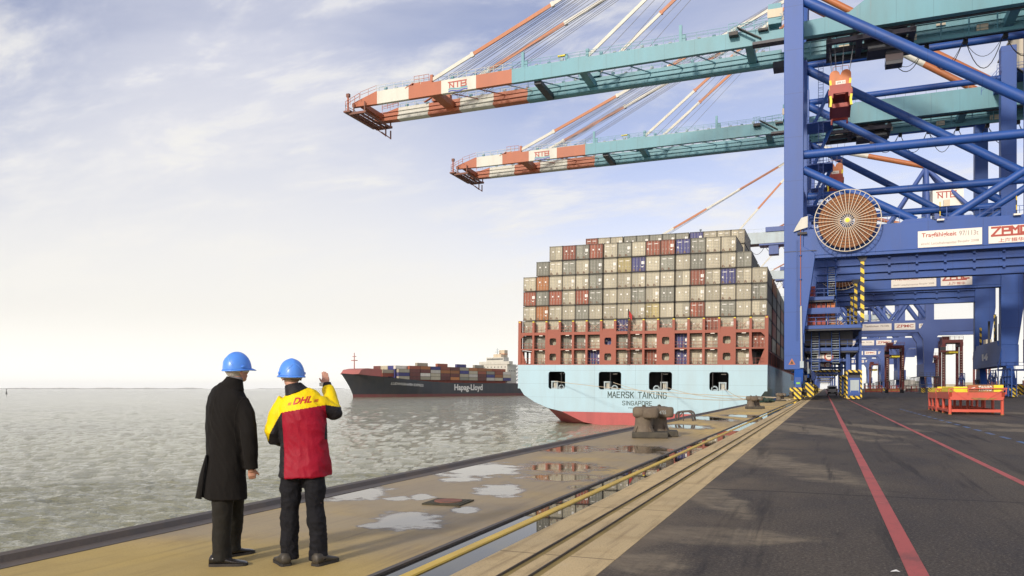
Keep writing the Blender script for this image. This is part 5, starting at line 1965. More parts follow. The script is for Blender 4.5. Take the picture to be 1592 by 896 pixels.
crane = build_crane()
crane.location = (0, 112, 0)
tag(crane, 'nearest blue and teal quay crane with lowered striped boom and brown cable reel', 'container crane', 'quay cranes along the berth')
c14 = copy_tree(crane)
c14.location = (0, 155, 0)
tag(c14, 'second blue and teal quay crane, numbered 14 on its landside sill beam', 'container crane')
text('crane_number', '14', 5.8, 1.3, WHITETXT, (27.97, 14.5, 7.4), (0, -1, 0), (0, 0, 1), c14, .09)
text('crane_number', '14', 1.5, 1.1, WHITETXT, (26.2, .12, 21.8), (1, 0, 0), (0, 0, 1), c14, .02)
sp1 = build_spreader(); sp1.location = (2.1, 118.0, 41.5)
tag(sp1, 'orange and red container spreader hanging under the nearest crane boom', 'spreader', 'spreaders hanging on ropes')
sp2 = copy_tree(sp1); sp2.location = (1.9, 161.0, 39.6)
tag(sp2, 'red container spreader hanging behind the cable reel from the crane numbered 14', 'spreader')


# ---------------------------------------------------------------- older cranes further along
def build_old_crane():
    root = empty('container_crane', (0, 0, 0))
    L = 18.0
    B = BLUE2
    for y0 in (0.0, L):
        MB().prism([(-4.8, 4.5), (-2.8, 4.5), (-2.2, 15), (-.6, 18.2), (-2.6, 20), (-2.6, 57), (-4.8, 57)], y0, y0 + 2, B).build('waterside_leg', root)
        MB().prism([(27.6, 9), (29.8, 9), (30.6, 16.2), (32.0, 18.4), (30.2, 22), (30.2, 40), (27.9, 40), (27.9, 22), (26, 18.4), (27.3, 16.2)], y0, y0 + 2, B).build('landside_leg', root)
        MB().box(-2.59, 45, y0 + .2, y0 + 1.8, 18.4, 22.0, B).build('portal_beam', root)
        for p0, p1, r in (((-2.6, 23), (14, 44), .7), ((14, 44), (28, 23), .7), ((-2.6, 45), (29, 45), .8), ((8, 22), (-2.6, 38), .5), ((20, 22), (28, 34), .5)):
            MB().tube((p0[0], y0 + 1, p0[1]), (p1[0], y0 + 1, p1[1]), r, B, 10).build('brace', root)
        MB().tube((29, y0 + 1, 40), (29.0, 9, 70), .8, B, 10).build('tower_leg', root)
        MB().tube((14, y0 + 1, 45), (29.0, 9.0, 69.5), .6, B, 10).build('tower_leg', root)
        MB().tube((44, y0 + 1, 50), (29.0, 9.0, 69.5), .6, B, 10).build('tower_leg', root)
        MB().beam((-3.7, y0 + 1, 56.9), (-3.4, 9.5, 80), 1.1, 1.2, B).build('apex_leg', root)
    MB().box(27.5, 30.5, .05, L + 1.9, 5.2, 9.0, B).build('sill_beam', root)
    MB().box(-4.7, -2.9, 2.1, L - .1, 4.4, 7.6, B).build('sill_beam', root)
    for x in (-3.7, 29):
        MB().box(x - .7, x + .7, 2.01, L - .01, 44.4, 45.8, B).build('cross_beam', root)
    g = MB()
    g.box(-66, 46, 7.2, 11.4, 49.2, 52.9, PALE)
    g.box(-66, 46, 6.9, 11.7, 49.0, 49.19, NAVY)
    g.box(-66, -46, 7.18, 7.2, 49.2, 52.9, CREAM)
    go = g.build('boom_girder', root)
    g = MB().rail([(-66, 7.3, 52.9), (46, 7.3, 52.9)], PALE, 1.1, 2.6, .05, 0)
    f = MB()
    for k in range(20):
        x = -60 + k * 5.2
        f.path([(x + 5.0 * t / 6, 12.0, 49.0 - 4 * 2.6 * (t / 6) * (1 - t / 6)) for t in range(7)], .09, DARK, 4)
    g.build('walkway_railing', go); f.build('festoon_cable', root)
    top = (-3.4, 9.5, 80)
    stay(root, (-56, 9.5, 53), top, [(0, .14, WHITE), (.14, .36, STAYOR), (.36, .56, WHITE), (.56, .8, STAYOR), (.8, 1, WHITE)], .34)
    stay(root, (-28, 9.5, 53), top, [(0, .3, WHITE), (.3, .6, STAYOR), (.6, 1, WHITE)], .3)
    b = MB()
    e, s_ = Vector((29, 9, 69.9)), Vector(top)
    b.tube(e, e.lerp(s_, .5), .8, STAYOR, 10); b.tube(e.lerp(s_, .5), s_, .8, WHITE, 10)
    b.build('backstay', root)
    b = MB().tube((-54, 9, 53), (-3.4, 9, 80.5), .07, ROPE, 4).tube((-54, 10.2, 53), (-3.4, 10.2, 80.5), .07, ROPE, 4)
    b.build('hoist_rope', root)
    b = MB().box(30.4, 38.6, 5, 14, 56.2, 62.6, SIGNW)
    b.box(30, 39, 4.6, 14.4, 55.6, 56.2, B)
    b.box(31, 38, 6, 13, 52.9, 55.6, B)
    b.build('machinery_house', root)
    logo('terminal_emblem', NTB_LINES, .95, SIGNR, (34.2, 4.97, 59.9), (1, 0, 0), (0, 0, 1), root, .3)
    b = MB().box(-18, -12, 6.8, 12, 52.9, 54.4, B)
    b.box(-17, -14, 7.0, 11, 45.5, 48.9, B)
    b.box(-20, -10, 6.6, 12.2, 48.5, 49.0, B)
    b.build('trolley', root)
    rl = MB()
    rc = (2.5, -1.2, 19.5)
    rl.disc(rc, 3.4, BROWN, 'y', .5, 32, .8)
    for k in range(30):
        a = 2 * math.pi * k / 30
        rl.beam((rc[0], -1.5, rc[2]), (rc[0] + 4 * math.cos(a), -1.5, rc[2] + 4 * math.sin(a)), .1, .1, IVORY, (0, 1, 0))
    rl.build('cable_reel', root)
    x0 = 10.6
    for (xa, xb, s_, mm, th) in ((x0, x0 + 8.2, 'Tragfähigkeit  75/100t', SIGNG, .7), (x0 + 9.0, x0 + 14.6, 'ZPMC', SIGNR, .9), (x0 + 15.6, x0 + 19.4, 'ALSTOM', SIGNG, .7)):
        hh = 1.0 if s_ != 'ALSTOM' else .7
        so = MB().box(xa, xb, .06, .19, 20.2 - hh, 20.2 + hh, SIGNW).build('sign', root)
        text('lettering', s_, (xb - xa) * .84, th, mm, ((xa + xb) / 2, .045, 20.4 if th < .8 else 20.3), (1, 0, 0), (0, 0, 1), so, .02)
    for x in (-3.7, 28.9):
        for yc in (1.2, L + .8):
            zt = 4.49 if x < 0 else 5.19
            b = MB().prism([(yc - 3.2, 1.9), (yc + 3.2, 1.9), (yc + 1.2, zt), (yc - 1.2, zt)], x - .6, x + .6, B, 'x')
            for dy in (-2.2, 2.2):
                b.box(x - .5, x + .5, yc + dy - 1.6, yc + dy + 1.6, .5, 1.8, NAVY)
            b.box(x - .7, x + .5, yc - 4.4, yc - 4, .2, 1.6, STR)
            bo = b.build('bogie', root)
    t = MB()
    for y in (-4, -1, 2, 6, 10, 14, 18, 22):
        for x in (26.0, 31.5):
            t.beam((x, y, .2), (x, y, 5.0), .16, .16, NAVY)
    for z in (2.6, 5.0):
        for x in (26.0, 31.5):
            t.beam((x, -4, z), (x, 22, z), .2, .2, NAVY)
        t.beam((26, -4, z), (31.5, -4, z), .2, .2, NAVY)
    t.rail([(26, -4, 5.0), (31.5, -4, 5.0)], NAVY, 1.1, 1, .06)
    t.build('service_platform', root)
    p = MB()
    for z in (6.5, 10.5, 14.0):
        p.box(-2.5, 4.2, 2.5, L - .5, z - .5, z, B)
        p.rail([(-2.5, 2.5, z), (4.2, 2.5, z)], B, 1.1, 1.5, .06)
    for x in (2.9, 4.1):
        p.box(x - .2, x + .2, 4.8, 5.2, .3, 14, B)
    p.box(-2.4, 3, 6, 6.4, 4.6, 4.9, STR)
    p.build('access_platform', root)
    return root


old = build_old_crane()
old.location = (0, 262, 0)
tag(old, 'paler blue quay crane numbered 15 with three white signs, behind the two near cranes', 'container crane', 'quay cranes along the berth')
first = old
for k, (Y, num, lab) in enumerate(((352, '16', 'fourth quay crane, its white signs showing just under the beam of crane 15'), (452, '17', 'fifth quay crane, partly hidden under the two nearer portals'),
                                   (590, '18', 'most distant quay crane of the row, small and pale under the portals'))):
    o = copy_tree(first)
    o.location = (0, Y, 0)
    tag(o, lab, 'container crane')
    text('crane_number', num, 2.0, 1.5, WHITETXT, (29.0, .05, 20.3), (1, 0, 0), (0, 0, 1), o, .02)
text('crane_number', '15', 2.2, 1.7, WHITETXT, (28.9, .05, 20.3), (1, 0, 0), (0, 0, 1), first, .02)


# ================================================================== THINGS ON THE QUAY AND YARD
def build_bollard():
    root = empty('bollard', (0, 0, 0))
    b = MB()
    # stepped base block
    b.box(-.70, .62, -.60, .35, 0, .19, IRONBASE)
    b.box(-.35, 1.02, .36, 1.2, 0, .19, IRONBASE)
    b.build('base', root, .03)
    # two tapered posts joined into one casting, with spreading horned heads
    for (cx, cy, nm) in ((-.28, -.12, 0), (.30, .72, 1)):
        n = 20
        prof = [(.40, .19), (.37, .23), (.33, .30), (.30, .45), (.285, .60), (.29, .66), (.33, .70)]
        m = MB()
        vs, fs = [], []
        for r, z in prof:
            for k in range(n):
                a = 2 * math.pi * k / n
                vs.append((cx + r * math.cos(a) * (1.05), cy + r * math.sin(a), z))
        for j in range(len(prof) - 1):
            for k in range(n):
                fs.append((j * n + k, j * n + (k + 1) % n, (j + 1) * n + (k + 1) % n, (j + 1) * n + k))
        m.add(vs, fs, IRON, True)
        for a in (-2.3, -.9, .8, 2.4):
            m.prism([(0, 0), (.16, 0), (0, .2)], -.02, .02, IRON)
            for q in range(len(m.v) - 6, len(m.v)):
                x, y, z = m.v[q]
                m.v[q] = (cx + (x + .33) * math.cos(a) - y * math.sin(a), cy + (x + .33) * math.sin(a) + y * math.cos(a), z + .19)
        m.build('post', root)
        h = MB()
        # head: rounded slab with two lobes reaching sideways
        for (ox, oy, sx, sy, z0, z1) in ((0.0, 0, .40, .30, .64, .96), (.26, -.20, .30, .24, .62, .95), (-.02, .1, .34, .30, .66, .97)):
            vs, fs = [], []
            N_ = 24
            rings = [(.82, z0), (.97, z0 + .05), (1.0, z0 + .12), (1.0, z1 - .08), (.93, z1 - .02), (.8, z1)]
            for rr, z in rings:
                for k in range(N_):
                    a = 2 * math.pi * k / N_
                    ca, sa = math.cos(a), math.sin(a)
                    e = .55
                    x = math.copysign(abs(ca) ** e, ca) * sx * rr
                    y = math.copysign(abs(sa) ** e, sa) * sy * rr
                    vs.append((cx + ox + x, cy + oy + y, z))
            for j in range(len(rings) - 1):
                for k in range(N_):
                    fs.append((j * N_ + k, j * N_ + (k + 1) % N_, (j + 1) * N_ + (k + 1) % N_, (j + 1) * N_ + k))
            fs.append(list(range(N_))[::-1]); fs.append(list(range((len(rings) - 1) * N_, len(rings) * N_)))
            h.add(vs, fs, IRON, True)
        h.disc((cx + .02, cy, .985), .07, IRONBASE, 'z', .05, 10)
        h.disc((cx + .02, cy, 1.0), .035, IRONBASE, 'z', .06, 8)
        h.build('head', root)
    # bridge web between the posts
    MB().box(-.05, .22, .1, .55, .66, .92, IRON).build('web', root, .03)
    return root


bol = build_bollard()
b0 = gx(1004, 680)
bol.location = (-5.10, b0.y, 0.0)
bol.scale = (.84, .92, 1.0)
bol.rotation_euler = (0, 0, YAW * .55)
tag(bol, 'large weathered iron double bollard in front of the ship stern, nearest of the quay bollards', 'bollard', 'mooring bollards along the quay')
text('cast_number', '4735', .24, .11, PALE, (0.43, -.335, .80), (.97, .23, 0), (0, 0, 1), bol)
for Y, lab in ((61.3, 'middle sized iron bollard in front of the stern corner, second from the camera'), (99.8, 'small iron bollard with mooring ropes made fast to it'),
               (138.0, 'farthest iron bollard, half hidden beside the crane wheels')):
    o = copy_tree(bol); o.location = (-4.95, Y, 0)
    tag(o, lab, 'bollard')

# ladder hoop at the quay edge
mb = MB()
LH = paint('dark ladder steel', (.06, .05, .045), .6, .3, 2)
for y in (37.6, 38.3):
    mb.path([(-6.62, y, 0), (-6.60, y, .30), (-6.5, y, .42), (-6.0, y, .46), (-5.86, y, .38), (-5.8, y, 0)], .045, LH, 8)
mb.path([(-6.25, 37.6, .44), (-6.25, 37.6, 0)], .03, LH, 6)
mb.path([(-6.6, 37.6, .05), (-6.25, 37.6, .42)], .03, LH, 6)
mb.path([(-6.25, 37.6, .44), (-6.25, 38.3, .44)], .03, LH, 6)
tag(mb.build('ladder_hoop'), 'dark steel ladder hand hoops at the quay edge right of the nearest bollard', 'ladder hoop')

# square cover in the quay deck
c = gx(697, 782)
mb = MB()
rs = [gx(656, 784), gx(704, 775), gx(738, 778.5), gx(694, 790.5)]
sid = .27
cv = paint('dark mossy cover frame', (.05, .045, .03), .9, .4, 4, (.09, .08, .04), bump=.8, streak=False)
mb.box(-sid, sid, -sid, sid, .002, .02, cv)
mb.box(-sid * .86, sid * .86, -sid * .86, sid * .86, .02, .026, cv)
mb.disc((0, 0, .03), .19, paint('worn reddish cover plate', (.26, .10, .065), .8, .5, 5, (.1, .07, .05), bump=.8, streak=False), 'z', .01, 28)
o = mb.build('manhole_cover')
o.location = (c.x, c.y, 0); o.rotation_euler = (0, 0, R(4))
tag(o, 'square dark cover with round reddish plate set in the wet quay deck', 'cover')
# debris in the channel and paper on the asphalt
rng = random.Random(2)
c = gx(727, 839, -.05)
mb = MB()
lf = paint('dead leaf brown', (.14, .09, .05), .8, .4, 9, streak=False)
for k in range(16):
    a = rng.random() * 6.3; p = Vector((c.x - .04 + rng.uniform(-.07, .10), c.y + rng.uniform(-.13, .13), -.055 + rng.random() * .03))
    q = [p + Vector((math.cos(a + t) * .04 * s, math.sin(a + t) * .03 * s, rng.uniform(-.004, .016))) for t, s in ((0, 1.4), (1.4, .7), (3.1, 1.1), (4.6, .8))]
    mb.add(q, [(0, 1, 2, 3)], lf)
tag(mb.build('dead_leaves'), 'small clump of dead leaves caught against the yellow rail', 'leaf litter')
c = gx(1391, 890)
mb = MB()
mb.add([(c.x - .035, c.y - .01, .004), (c.x + .01, c.y - .02, .014), (c.x + .045, c.y + .004, .006), (c.x + .012, c.y + .018, .022), (c.x - .02, c.y + .02, .009)], [(0, 1, 3), (1, 2, 3), (0, 3, 4)], WHITETXT)
tag(mb.build('paper_scrap'), 'white scrap of paper on the asphalt beside the red line', 'paper')

# tyre marked fender pads at the ship corner
mb = MB()
for k in range(5):
    mb.tube((-8.0, 96 + k * .01, -2.2 + k * .01), (-7.05, 96 + k * .01, -2.2 + k * .01), .9 - k * .1, RUBBER, 16)
for k in range(3):
    mb2 = MB().tube((-8.35, 104 + k * 22, -1.6), (-7.03, 104 + k * 22, -1.6), .75, RUBBER, 16).tube((-8.5, 104 + k * 22, -1.6), (-8.35, 104 + k * 22, -1.6), .95, DARK, 16)
    o = mb2.build('quay_fender')
    tag(o, ['black rubber fender nearest the ship stern corner', 'black rubber fender between hull and quay, second in the row', 'black rubber fender furthest along the moored hull'][k], 'fender', 'rubber fenders on the quay wall')
# green net heaped at the edge
mb = MB()
for k in range(26):
    a = rng.random() * 6.3
    p = Vector((-6.1 + rng.uniform(-.6, .5), 90 + rng.uniform(-2.2, 2.2), .12 + rng.random() * .35))
    mb.tube(p, p + Vector((math.cos(a) * .7, math.sin(a) * .7, rng.uniform(-.15, .1))), .11, paint('dark green net', (.01, .04, .03), .9, .2, 3), 5)
tag(mb.build('net_heap'), 'dark green net heaped at the quay edge between two bollards', 'net')
mb = MB()
for k in range(10):
    p = Vector((-5.7 + rng.uniform(-.5, .9), 101 + rng.uniform(-1.5, 1.5), .1 + rng.random() * .1))
    mb.path([p, p + Vector((.4, rng.uniform(-.5, .5), .06)), p + Vector((.9, rng.uniform(-.8, .8), 0))], .08, BLUE if k % 2 else CREAM, 5)
tag(mb.build('rope_pile'), 'blue and cream rope ends lying round the small bollard', 'rope')


def build_straddle():
    root = empty('straddle_carrier', (0, 0, 0))
    W, L, H = 5.6, 9.5, 15.2
    for sx in (-1, 1):
        x = sx * (W / 2 - .45)
        for y in (-L / 2 + .8, L / 2 - .8):
            MB().box(x - .38, x + .38, y - .45, y + .45, 1.9, H, CARRED).build('leg', root)
        MB().box(x - .45, x + .45, -L / 2 - .6, L / 2 + .6, 1.15, 1.95, CARRED).box(x - .42, x + .42, -L / 2, L / 2, H - 1.0, H, CARRED).build('side_beam', root)
        w = MB()
        for k in range(4):
            w.disc((x, -L / 2 + .7 + k * (L - 1.4) / 3, .72), .72, RUBBER, 'x', .5, 18)
        w.build('wheel', root)
        l = MB()
        for k in range(12):
            l.box(x - .30, x + .05, -L / 2 - .02, -L / 2 + .34, 4 + k * .75, 4.2 + k * .75, CREAM)
        l.tube((x - .5 * sx, -L / 2 + .5, 2), (x - .5 * sx, -L / 2 + .5, H - 1), .08, DARK, 5)
        l.build('ladder', root)
    t = MB().box(-W / 2 + .05, W / 2 - .05, -L / 2 + .3, -L / 2 + 1.4, H, H + .9, CARRED)
    t.box(-W / 2 + .05, W / 2 - .05, L / 2 - 1.4, L / 2 - .3, H, H + .9, CARRED)
    t.box(-W / 2 + .2, W / 2 - .2, -L / 2 + .3, L / 2 - .3, H + .05, H + .6, CARRED)
    t.rail([(-W / 2, -L / 2 + .3, H + .9), (W / 2, -L / 2 + .3, H + .9)], CARRED, 1.0, 1.2, .06)
    t.build('top_frame', root)
    e = MB().box(-W / 2 + .3, -W / 2 + 2.2, -L / 2 + 1.6, L / 2 - 1.6, H + .6, H + 1.9, CARRED)
    e.build('engine_house', root)
    cb = MB().box(-W / 2 - .55, -W / 2 + .9, -L / 2 - .7, -L / 2 + .9, H - 2.9, H - .9, CARRED)
    cb.box(-W / 2 - .58, -W / 2 + .93, -L / 2 - .73, -L / 2 + .5, H - 2.2, H - 1.3, GLASS)
    cb.build('cab', root)
    s = MB().box(-1.22, 1.22, -6, 6, H - 3.2, H - 2.7, YEL)
    for x in (-1, 1):
        for y in (-2.5, 2.5):
            s.tube((x, y, H - 2.7), (x, y, H), .05, ROPE, 4)
    s.box(-1.5, 1.5, -1.4, 1.4, H - 2.7, H - 2.2, CARRED)
    s.build('spreader', root)
    return root


st = build_straddle()
st.location = (22.2, 298, 0)
tag(st, 'dark red straddle carrier in front of the blue portals, left of crane 15 legs', 'straddle carrier', 'straddle carriers waiting in the yard')
for (x, y, lab) in ((35.5, 270, 'dark red straddle carrier right of crane 15 legs, tallest in view'), (43.5, 392, 'distant straddle carrier just behind the left leg of crane 15'),
                    (64, 395, 'small straddle carrier beside the tall one, left of the sill beam marked 14'), (27.5, 510, 'smallest straddle carrier, far off under the portals at the left')):
    o = copy_tree(st); o.location = (x, y, 0)
    tag(o, lab, 'straddle carrier')


def build_van():
    root = empty('parked_van', (0, 0, 0))
    b = MB()
    # rear towards the camera (local -y)
    prof = [(-2.2, .32), (-2.25, .75), (-2.22, 1.15), (-2.05, 1.78), (-1.9, 1.88), (.6, 1.86), (1.5, 1.2), (2.2, .98), (2.35, .6), (2.3, .32)]
    for x0, x1, k in ((-.88, .88, 1),):
        b.prism(prof, x0, x1, SILVER, 'x')
    b.build('body', root, .09)
    w = MB().add([(-.66, -2.235, 1.28), (.66, -2.235, 1.28), (.60, -2.13, 1.66), (-.60, -2.13, 1.66)], [(0, 1, 2, 3)], GLASS)
    w.build('rear_window', root)
    w = MB()
    for s in (-1, 1):
        w.box(s * .885 - .006, s * .885 + .006, -1.8, .7, 1.25, 1.72, GLASS)
    w.build('side_window', root)
    MB().box(-.84, .84, -2.34, -2.2, .36, .66, DARK).build('bumper', root)
    MB().box(-.27, .27, -2.36, -2.34, .48, .6, WHITETXT).build('number_plate', root)
    for s in (-1, 1):
        MB().box(s * .8 - .07, s * .8 + .07, -2.27, -2.2, .8, 1.25, SPRED).build('tail_lamp', root)
        for y in (-1.45, 1.45):
            MB().disc((s * .78, y, .33), .33, RUBBER, 'x', .22, 20).disc((s * .885, y, .33), .19, PALE, 'x', .03, 14).build('wheel', root)
        MB().box(s * 1.02 - .12, s * 1.02 + .12, .75, .9, 1.1, 1.3, DARK).build('mirror', root)
    MB().box(-.6, .6, -1.2, .3, 1.9, 1.95, PALE).build('roof_rack', root)
    return root


v = build_van(); v.location = (1.55, 186, 0); v.scale = (1.12, 1.12, 1.12)
tag(v, 'silver van seen from behind on the lane between the crane legs', 'van')


def build_rack():
    root = empty('spreader_rack', (0, 0, 0))
    # local: x across 0..2.9, y along 0..11.5
    for (y0, y1, zt) in ((0, 6.4, 1.32), (6.8, 11.6, 1.28)):
        f = MB()
        for x in (0.08, 2.75):
            f.prism([(y0 - .25, zt), (y1 + .1, zt), (y1 + .1, zt - .4), (y0 + .05, zt - .4)], x - .07, x + .07, RACKRED, 'x')
        f.prism([(-.02, zt), (2.9, zt), (2.75, zt - .45), (.1, zt - .45)], y0 - .05, y0 + .05, RACKRED, 'y')
        f.box(0, 2.8, y1 - .05, y1 + .05, zt - .42, zt, RACKRED)
        f.box(.16, 2.68, y0 + .1, y0 + .22, .16, .32, RACKRED)
        f.box(.16, 2.68, y1 - .2, y1 - .08, .16, .32, RACKRED)
        for x in (.02, 2.68):
            f.box(x, x + .14, y0 + .2, y1 - .2, .16, .30, RACKRED)
        f.beam((1.9, y0 - .06, .9), (2.85, y0 - .06, 1.5), .05, .05, RACKRED)
        f.beam((.0, y0 - .1, 1.52), (2.95, y0 - .1, 1.55), .05, .05, RACKRED)
        f.beam((.9, y0 - .06, .92), (.1, y0 - .06, 1.5), .04, .04, RACKRED)
        for x in (0.0, 1.0, 2.9):
            f.beam((x, y0 - .1, 1.2), (x, y0 - .1, 1.53), .04, .04, RACKRED)
        f.build('frame', root)
        ys = (y0 + .12, (y0 + y1) / 2, y1 - .12)
        for x in (.09, 1.4, 2.74):
            for y in (ys if x != 1.4 else ys[1:]):
                p = MB().tube((x, y, .02), (x, y, zt - .4), .085, RACKRED, 14)
                p.tube((x, y, 0), (x, y, .05), .1, RUST, 12)
                p.build('leg', root)
        if y0 == 0:
            pl = MB().prism([(1.15, .98), (1.4, .88), (2.2, .88), (2.42, .98), (2.42, 1.0), (1.15, 1.0)], -.08, -.06, RUST)
            pl.build('drip_tray', root)
    return root


rk = build_rack()
g0 = gx(1483, 645)
rk.location = (g0.x - .28, g0.y, 0); rk.rotation_euler = (0, 0, R(-1.0))
tag(rk, 'bright red steel storage rack on round legs standing on the asphalt', 'rack')
mb = MB()
mb.box(.25, 2.65, .1, 6.2, 1.325, 1.42, YEL)
mb.prism([(1.0, 1.33), (2.78, 1.33), (2.78, 1.76), (1.0, 1.76)], .02, .22, RUST)
mb.box(2.3, 2.78, .01, .9, 1.35, 1.74, YEL)
mb.box(.3, 2.7, .3, 6.2, 1.42, 1.62, YEL)
mb.box(1.02, 1.5, -.02, .015, 1.36, 1.72, paint('rusty red plate', (.38, .10, .04), .7, .3, 3))
o = mb.build('yellow_spreader_beam'); o.parent = None
o.location = rk.location; o.rotation_euler = rk.rotation_euler
o.name = 'spreader_beam'
tag(o, 'yellow and rusty spreader beam with brown end plate lying on the near rack', 'spreader beam')
text('lettering', 'TWARD', .68, .3, WHITETXT, (1.88, .012, 1.55), (1, 0, 0), (0, 0, 1), o, .015)
text('arrow_mark', '<', .2, .14, WHITETXT, (1.26, -.03, 1.55), (1, 0, 0), (0, 0, 1), o, .03)
mb = MB()
mb.box(.1, 2.7, 6.9, 11.5, 1.285, 1.38, YEL)
mb.box(.12, 2.6, 6.85, 7.2, 1.38, 1.66, YEL)
for x in (.2, 1.0, 1.8, 2.4):
    mb.box(x, x + .5, 7.2, 11.4, 1.38, 1.6, YEL)
o = mb.build('spreader_beam'); o.location = rk.location; o.rotation_euler = rk.rotation_euler
tag(o, 'bright yellow spreader beam lying on the far end of the red rack', 'spreader beam')

# small red lashing cages far off beside the crane legs
def build_cage():
    root = empty('lashing_cage', (0, 0, 0))
    b = MB().box(0, 6, 0, 2.4, .15, .45, SPRED)
    for x in (0, 2, 4, 5.8):
        for y in (0, 2.2):
            b.box(x, x + .2, y, y + .2, .0, 2.6, SPRED)
    b.box(0, 6, 0, .12, 1.3, 1.5, SPRED); b.box(0, 6, 2.3, 2.4, 2.4, 2.6, SPRED); b.box(0, 6, 0, .12, 2.4, 2.6, SPRED)
    b.build('frame', root)
    MB().box(.3, 5.7, .3, 2.1, .45, 1.5, RUST).build('load', root)
    return root


cg = build_cage(); cg.location = (14.5, 330, 0)
tag(cg, 'red lashing cage standing left of the first straddle carrier', 'cage', 'red lashing cages in the yard')
for (x, y, lab) in ((22.6, 345, 'red lashing cage seen between the legs of the first straddle carrier'), (33, 380, 'red lashing cage seen just right of the first straddle carrier'), (45, 330, 'red lashing cage to the left of the tall straddle carrier')):
    o = copy_tree(cg); o.location = (x, y, 0); tag(o, lab, 'cage')

# light masts far in the yard
def build_mast():
    root = empty('light_mast', (0, 0, 0))
    MB().tube((0, 0, 0), (0, 0, 30), .5, PALE, 8, .2).build('pole', root)
    MB().box(-2.2, 2.2, -.3, .3, 29.6, 30.2, PALE).build('lamp_head', root)
    return root


ms = build_mast(); ms.location = (150, 700, 0)
tag(ms, 'tall floodlight mast on the horizon behind the straddle carriers', 'light mast', 'floodlight masts in the yard')
o = copy_tree(ms); o.location = (60, 950, 0); tag(o, 'thin distant floodlight mast seen between the portal legs', 'light mast')
# distant container blocks closing the yard
rng = random.Random(12)
mb = MB()
for k in range(150):
    X = rng.uniform(35, 900); Y = rng.uniform(640, 1000)
    kk = rng.choice('grdbowm')
    h = rng.choice((1, 1, 2, 2, 3))
    mb.box(X, X + 12.2, Y, Y + 2.44, -.01, 2.6 * h, paint('container ' + CCOL[kk][0], CCOL[kk][1]))
tag(mb.build('distant_container_blocks'), 'low blocks of stacked containers closing the far end of the yard', None, None, 'stuff')


# ================================================================== PEOPLE
from mathutils import noise as mnoise


def ellipsoid(mb, c, r, mat, M=None, nu=20, nv=12):
    vs, fs = [], []
    M = M or Matrix.Identity(3)
    c = Vector(c)
    for j in range(1, nv):
        t = math.pi * j / nv
        for i in range(nu):
            a = 2 * math.pi * i / nu
            vs.append(c + M @ Vector((r[0] * math.sin(t) * math.cos(a), r[1] * math.sin(t) * math.sin(a), r[2] * math.cos(t))))
    vs.append(c + M @ Vector((0, 0, r[2]))); vs.append(c + M @ Vector((0, 0, -r[2])))
    n = nu * (nv - 1)
    for j in range(nv - 2):
        for i in range(nu):
            fs.append((j * nu + i, (j + 1) * nu + i, (j + 1) * nu + (i + 1) % nu, j * nu + (i + 1) % nu))
    for i in range(nu):
        fs.append((n, i, (i + 1) % nu))
        fs.append((n + 1, (nv - 2) * nu + (i + 1) % nu, (nv - 2) * nu + i))
    mb.add(vs, fs, mat, True)


def loft(mb, rings, mat, ref=(1, 0, 0), n=28, power=1.0):
    """rings: (centre, ra, rb); cross-sections turned square to the path, ra along ref"""
    P = [Vector(r[0]) for r in rings]
    vs, fs = [], []
    for k, (c, ra, rb) in enumerate(rings):
        t = (P[min(k + 1, len(P) - 1)] - P[max(k - 1, 0)]).normalized()
        a = Vector(ref); a = (a - t * a.dot(t))
        if a.length < 1e-3:
            a = t.orthogonal()
        a.normalize(); b = t.cross(a)
        for i in range(n):
            th = 2 * math.pi * i / n
            ca, sa = math.cos(th), math.sin(th)
            vs.append(P[k] + a * ra * math.copysign(abs(ca) ** power, ca) + b * rb * math.copysign(abs(sa) ** power, sa))
    for k in range(len(rings) - 1):
        for i in range(n):
            fs.append((k * n + i, k * n + (i + 1) % n, (k + 1) * n + (i + 1) % n, (k + 1) * n + i))
    fs.append(list(range(n))[::-1]); fs.append(list(range((len(rings) - 1) * n, len(rings) * n)))
    mb.add(vs, fs, mat, True)


def fuse(name, mb, parent, voxel=.008, smooth=6, fold=0.0, fscale=(9, 9, 3), colour=None, mats=None, zmin=None, seed=0.0):
    """join closed shapes into one continuous skin by voxel remeshing"""
    tmp = mb.build(name)
    md = tmp.modifiers.new('r', 'REMESH'); md.mode = 'VOXEL'; md.voxel_size = voxel; md.adaptivity = 0
    if smooth:
        ms_ = tmp.modifiers.new('s', 'SMOOTH'); ms_.factor = .5; ms_.iterations = smooth
    bpy.context.view_layer.update()
    dg = bpy.context.evaluated_depsgraph_get()
    me = bpy.data.meshes.new_from_object(tmp.evaluated_get(dg), depsgraph=dg)
    old_ = tmp.data
    bpy.data.objects.remove(tmp)
    bpy.data.meshes.remove(old_)
    me.name = name
    if fold:
        co = []
        for v in me.vertices:
            p = v.co
            w = mnoise.noise(Vector((p.x * fscale[0] + seed, p.y * fscale[1], p.z * fscale[2])))
            w2 = mnoise.noise(Vector((p.x * fscale[0] * 2.3 + p.z * 6, p.y * fscale[1] * 2 + seed, p.z * fscale[2] * 2.6)))
            r = 1 - abs(w2) * 2
            co.append(p + v.normal * fold * (w * 1.4 + r * .5 - .3))
        for v, c in zip(me.vertices, co):
            v.co = c
    me.materials.clear()
    for m in (mats or mb.mats):
        me.materials.append(m)
    for p in me.polygons:
        p.use_smooth = True
        p.material_index = colour(p.center, p.normal) if colour else 0
    o = bpy.data.objects.new(name, me)
    col.objects.link(o)
    o.parent = parent
    return o


